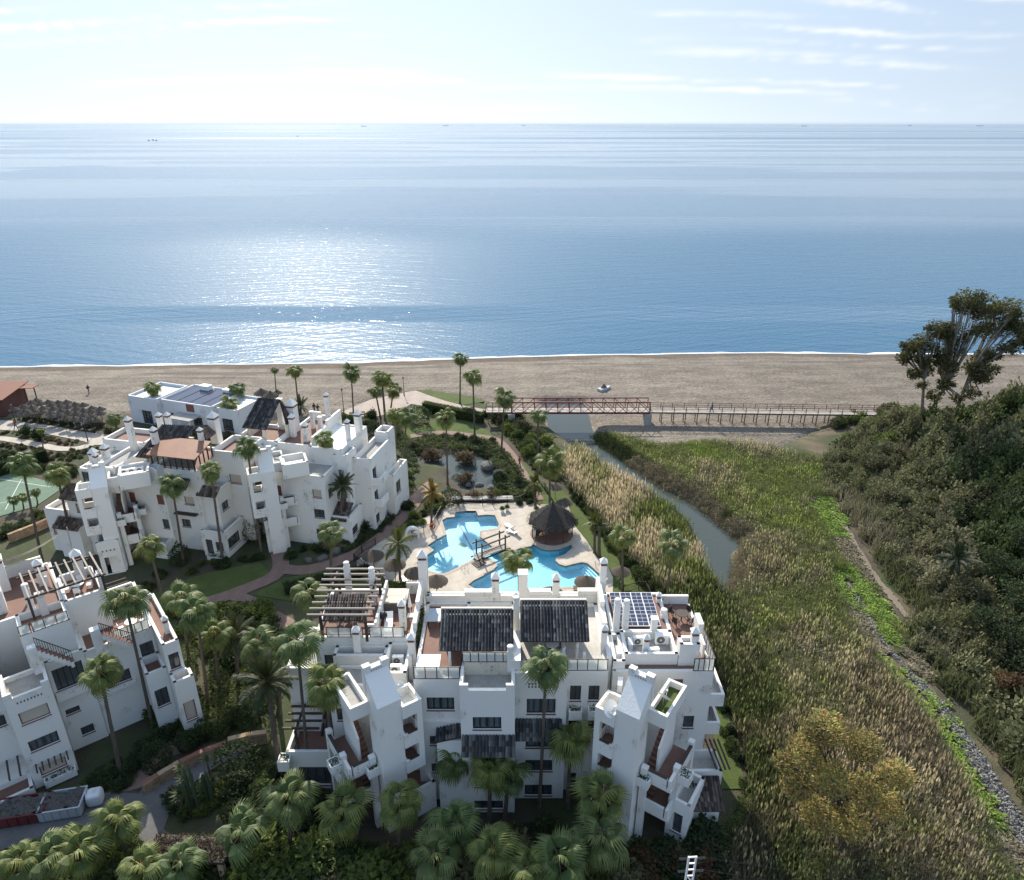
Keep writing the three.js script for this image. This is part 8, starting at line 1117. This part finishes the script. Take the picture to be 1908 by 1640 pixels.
// ---------- power pole at the bottom ----------
{
  const [x, z] = [10.62, -28.44]; const p = thing('power_pole', 'white steel power pole with insulators at the bottom edge', 'power pole', x, 0, z, 0.05), H = 8.6;
  for (const s of [-0.22, 0.22]) mesh('leg', box(s - 0.05, s + 0.05, 0, H, -0.05, 0.05), M.white_metal, p);
  for (let k = 0; k < 9; k++) mesh('brace', box(-0.17, 0.17, H - 0.08 - k * 0.55, H - k * 0.55, -0.04, 0.04), M.white_metal, p); for (const k of [3, 5]) mesh('brace', beam([-0.17, H - 0.08 - k * 0.55, 0], [0.17, H - 0.55 - k * 0.55, 0], 0.05, 0.05), M.white_metal, p);
  for (const y of [H - 0.15, H - 1.25, H - 2.4]) { for (const s of [-1, 1]) { const ins = mesh('insulator', [0, 1, 2, 3, 4].map(k => new THREE.CylinderGeometry(0.085, 0.06, 0.05, 10).rotateZ(1.57).translate(s * (0.34 + k * 0.1), y, 0)), M.window_glass, p); const c = new THREE.CatmullRomCurve3([[s * 0.8, y, 0], [s * 0.6, y - 0.35, 0.05], [s * 0.3, y - 0.4, 0.05]].map(v => new THREE.Vector3(...v))); mesh('jumper', new THREE.TubeGeometry(c, 8, 0.012, 5), M.black_metal, p); } mesh('cable', new THREE.TubeGeometry(new THREE.CatmullRomCurve3([[0.82, y, 0], [6, y - 0.7, 0.6], [14, y - 1.0, 1.8], [30, y, 4]].map(v => new THREE.Vector3(...v))), 24, 0.014, 5), M.black_metal, p); }
}
// ---------- people ----------
function personGeo(pose) {
  const J = pose, B = [['hip', 'chest', 0.15, 0.17], ['chest', 'neck', 0.15, 0.07], ['neck', 'head', 0.06, 0.1], ['head', 'crown', 0.105, 0.09], ['chest', 'shL', 0.1, 0.07], ['chest', 'shR', 0.1, 0.07], ['shL', 'elL', 0.06, 0.05], ['elL', 'haL', 0.048, 0.038], ['shR', 'elR', 0.06, 0.05], ['elR', 'haR', 0.048, 0.038], ['hip', 'knL', 0.1, 0.07], ['knL', 'ftL', 0.068, 0.05], ['ftL', 'toL', 0.05, 0.04], ['hip', 'knR', 0.1, 0.07], ['knR', 'ftR', 0.068, 0.05], ['ftR', 'toR', 0.05, 0.04]];
  const N = 56, mc = new MarchingCubes(N, new THREE.MeshStandardMaterial(), false, false, 60000); mc.isolation = 0;
  for (let z = 0; z < N; z++) for (let y = 0; y < N; y++) for (let x = 0; x < N; x++) { const p = [(x / N * 2 - 1), (y / N * 2 - 1) + 0.95, (z / N * 2 - 1)]; let d = 9; for (const [a, b, r0, r1] of B) { const A = J[a], C = J[b], v = C.map((q, i) => q - A[i]), t = clamp(v.reduce((s, q, i) => s + q * (p[i] - A[i]), 0) / v.reduce((s, q) => s + q * q, 0)), e = Math.hypot(...[0, 1, 2].map(i => p[i] - A[i] - v[i] * t)) - lerp(r0, r1, t), k = 0.05, h = clamp(0.5 + 0.5 * (d - e) / k); d = lerp(d, e, h) - k * h * (1 - h); } mc.field[x + y * N + z * N * N] = -d; }
  mc.update(); const n = mc.count, g = new THREE.BufferGeometry(); g.setAttribute('position', new THREE.BufferAttribute(mc.positionArray.slice(0, n * 3), 3)); g.setAttribute('normal', new THREE.BufferAttribute(mc.normalArray.slice(0, n * 3), 3)); g.translate(0, 0.95, 0); return g;
}
{
  const walk = { hip: [0, 0.93, 0], chest: [0, 1.3, 0.02], neck: [0, 1.5, 0.02], head: [0, 1.6, 0.03], crown: [0, 1.68, 0.02], shL: [-0.19, 1.4, 0], shR: [0.19, 1.4, 0], elL: [-0.24, 1.13, -0.1], elR: [0.24, 1.13, 0.1], haL: [-0.24, 0.9, 0.02], haR: [0.24, 0.92, 0.25], knL: [-0.1, 0.5, 0.16], knR: [0.1, 0.5, -0.05], ftL: [-0.1, 0.08, 0.22], ftR: [0.1, 0.1, -0.3], toL: [-0.1, 0.04, 0.38], toR: [0.1, 0.04, -0.16] };
  const g = personGeo(walk), dress = (top, leg) => tintBy(g.clone(), (x, y, z) => y > 1.48 ? (y > 1.6 ? [0.04, 0.03, 0.02] : [0.42, 0.26, 0.18]) : y > 0.9 ? (Math.abs(x) > 0.2 && y < 1.0 ? [0.42, 0.26, 0.18] : top) : y < 0.1 ? [0.1, 0.1, 0.1] : leg); mat('clothes', 1, 1, 1, 0.9, { vertexColors: true });
  for (const [top, leg, x, y, z, t, label] of [[[0.03, 0.08, 0.25], [0.03, 0.04, 0.08], ...(([a, c]) => [a, 2.4, c])([34.53, -114.82]), -1.57, 'person in blue walking along the boardwalk'], [[0.03, 0.03, 0.03], [0.05, 0.05, 0.06], ...(([a, c]) => [a, 0.03, c])([-35.95, -120.86]), 0.5, 'person in dark clothes behind the far block, left of two'], [[0.06, 0.06, 0.07], [0.03, 0.03, 0.04], ...(([a, c]) => [a, 0.03, c])([-35.14, -120.33]), 0.7, 'person in dark clothes behind the far block, right of two'], [[0.25, 0.05, 0.05], [0.05, 0.05, 0.08], ...(([a, c]) => [a, 0.03, c])([-85.2, -112.87]), 2.6, 'person walking on the promenade at left'], [[0.4, 0.06, 0.05], [0.06, 0.06, 0.07], ...(([a, c]) => [a, 0.02, c])([1.15, -98.37]), 1.0, 'person in red beside the pond path'], [[0.05, 0.05, 0.05], [0.08, 0.08, 0.1], ...(([a, c]) => [a, 0.02, c])([-82.35, -130.76]), 1.0, 'lone person on the sand behind the parasols']]) { const p = mesh('person', dress(top, leg), M.clothes); p.position.set(x, y, z); p.rotation.y = t; tag(p, label, 'person'); }
}
// ---------- small craft on the sand and at sea ----------
{ const [x, z] = [18.19, -132.6]; const b = thing('beached_boat', 'small covered boat lying on the open sand', 'boat', x, 0.05, z, 0.7); const s = new THREE.Shape(); s.moveTo(-1.4, -0.5); s.quadraticCurveTo(0.6, -0.7, 1.6, 0); s.quadraticCurveTo(0.6, 0.7, -1.4, 0.5); s.closePath(); const g = new THREE.ExtrudeGeometry(s, { depth: 0.45, bevelEnabled: true, bevelSize: 0.08, bevelThickness: 0.08, bevelSegments: 2 }); g.rotateX(-1.5708); mesh('hull', g, M.skip_white, b); const c = new THREE.ConeGeometry(0.75, 0.9, 7); c.scale(1.2, 1, 0.7); c.translate(-0.2, 0.95, 0); mesh('cover', c, M.rubble, b); }
for (const [i, [px, d, l]] of [[-0.19, 16000, 110], [-0.085, 20000, 150], [0.015, 22000, 110], [0.375, 17000, 120], [0.51, 22000, 120], [0.60, 19000, 190], [0.687, 17000, 120]].entries()) { const sh = thing('cargo_ship', ['first', 'second', 'third', 'fourth', 'fifth', 'sixth', 'seventh'][i] + ' ship from the left on the horizon', 'ship', px * d, SEA_Y, -d, 0.2, 'ships on the horizon'); mat('ship_haze_tint', 0.62, 0.65, 0.69, 0.8); const P = [[-l / 2, 8], [l / 2, 8], [l / 2 + 8, 0], [l / 2, -8], [-l / 2, -8]]; mesh('hull', prism(P, -1, 7), M.ship_haze_tint, sh); mesh('bridge_house', box(-l / 2 + 4, -l / 2 + 16, 7.02, 18, -7, 7), M.ship_haze_tint, sh); mesh('deck_load', box(-l / 2 + 24, l / 2 - 12, 7.02, 10, -6, 6), M.ship_haze_tint, sh); }  // ships paled toward the sky: distance haze put into their colour
for (const [i, [x, z]] of [[-1161.19, -2473.37], [-1185.25, -2555.52], [-1137.18, -2473.37], [-920.89, -3327.34]].entries()) { const b = thing('fishing_boat', ['small dark boat in the far sea at left, first of three', 'small dark boat in the far sea at left, second of three', 'small dark boat in the far sea at left, third of three', 'lone small dark boat in the far sea'][i], 'boat', x, SEA_Y, z, 0.3); mesh('hull', prism([[-2.8, 1], [2.2, 1], [3.6, 0], [2.2, -1], [-2.8, -1]], -0.3, 1.1), M.black_metal, b); mesh('cabin', box(-1.4, 0.5, 1.12, 2.4, -0.7, 0.7), M.black_metal, b); }
// stones of the stream bed and drift litter on the banks
{
  const g = new THREE.IcosahedronGeometry(0.5, 1), p = g.attributes.position; for (let k = 0; k < p.count; k++) { const v = [p.getX(k), p.getY(k), p.getZ(k)], n = 0.7 + 0.6 * vnoise(v[0] * 3 + 9, v[1] * 3 + v[2] * 4 + 9); p.setXYZ(k, v[0] * n, v[1] * n * 0.6, v[2] * n); } g.computeVertexNormals(); mat('stone', 1, 1, 1, 0.95);
  const r = mulberry(31), L = [], cv = new THREE.CatmullRomCurve3(STREAM.map(q => new THREE.Vector3(q[0], 0, q[1]))); for (let i = 0; i < 3600; i++) { const t = 0.05 + 0.95 * r(), q = cv.getPoint(t), n = (r() + r() - 1) * (t < 0.42 ? 0.3 : 0.5 + 0.6 * t); if (t < 0.42 && r() < 0.6) continue; L.push([q.x + n * 0.8, q.z + n * 0.6, 0.06 + 0.2 * r() * r()]); } const HB = [[23.01, -66.58], [24.03, -64.41], [24.67, -61.98], [24.95, -60.47]]; for (let i = 0; i < 900; i++) { const k = Math.floor(r() * 3), t = r(); L.push([lerp(HB[k][0], HB[k + 1][0], t) + (r() - 0.5) * 2.4, lerp(HB[k][1], HB[k + 1][1], t) + (r() - 0.5) * 2.4, 0.06 + 0.16 * r() * r()]); }
  const im = new THREE.InstancedMesh(g, M.stone, L.length), m = new THREE.Matrix4(), q = new THREE.Quaternion(), c = new THREE.Color(); L.forEach(([x, z, s], i) => { q.setFromEuler(new THREE.Euler(r() * 3, r() * 6, r() * 3)); m.compose(new THREE.Vector3(x, groundY(x, z) + 0.16 + s * 0.2, z), q, new THREE.Vector3(s * 1.3, s, s)); im.setMatrixAt(i, m); const k = 0.10 + 0.2 * r(); im.setColorAt(i, c.setRGB(k, k * 0.95, k * 0.88)); }); im.name = 'stream_stones'; im.userData = { kind: 'stuff', label: 'loose stones in the dry stream bed' }; scene.add(im);
}

// terrace furniture on the roof decks
function terraceSet(x, y, z, turn, label, dark) {
  const t = thing('terrace_set', label, 'garden furniture', x, y, z, turn), m = dark ? M.dark_wood : M.white_metal; delete t.userData.group;
  mesh('table_top', new THREE.CylinderGeometry(0.5, 0.5, 0.05, 18).translate(0, 0.72, 0), m, t); mesh('table_leg', bar([0, 0, 0], [0, 0.7, 0], 0.05), m, t);
  for (let k = 0; k < 4; k++) { const a = k * 1.571 + 0.3, c = mesh('chair', [box(-0.22, 0.22, 0.42, 0.47, -0.22, 0.22), ...[[-0.2, -0.2], [0.2, -0.2], [-0.2, 0.2], [0.2, 0.2]].map(([i, j]) => box(i - 0.02, i + 0.02, 0, 0.42, j - 0.02, j + 0.02)), box(-0.22, 0.22, 0.47, 0.9, 0.18, 0.22)], m, t); c.position.set(Math.sin(a) * 0.85, 0, Math.cos(a) * 0.85); c.rotation.y = a; }
}
terraceSet(-2.5, 11.76, -41.7, 0.2, 'dark table and chairs under the left tiled roof', true); terraceSet(3.0, 11.76, -42.6, 0.6, 'white table and chairs under the right tiled roof'); terraceSet(-13.0, 11.62, -46.6, 0.3, 'white table and chairs under the roof pergola of the near block'); terraceSet(13.6, 11.46, -46.6, 0.5, 'dark table and chairs on the right roof terrace of the near block', true); terraceSet(-32.45, 8.56, -49.3, 0.4, 'white table and chairs on the long terrace of the left block'); terraceSet(-37.0, 11.5, -50.6, 0.1, 'white table and chairs below the roof pergola of the left block'); terraceSet(-29.5, 11.51, -86.0, 0.1, 'white table and chairs on the far roof terrace beside the tiled hut');

setup(scene);
renderer.render(scene, camera);
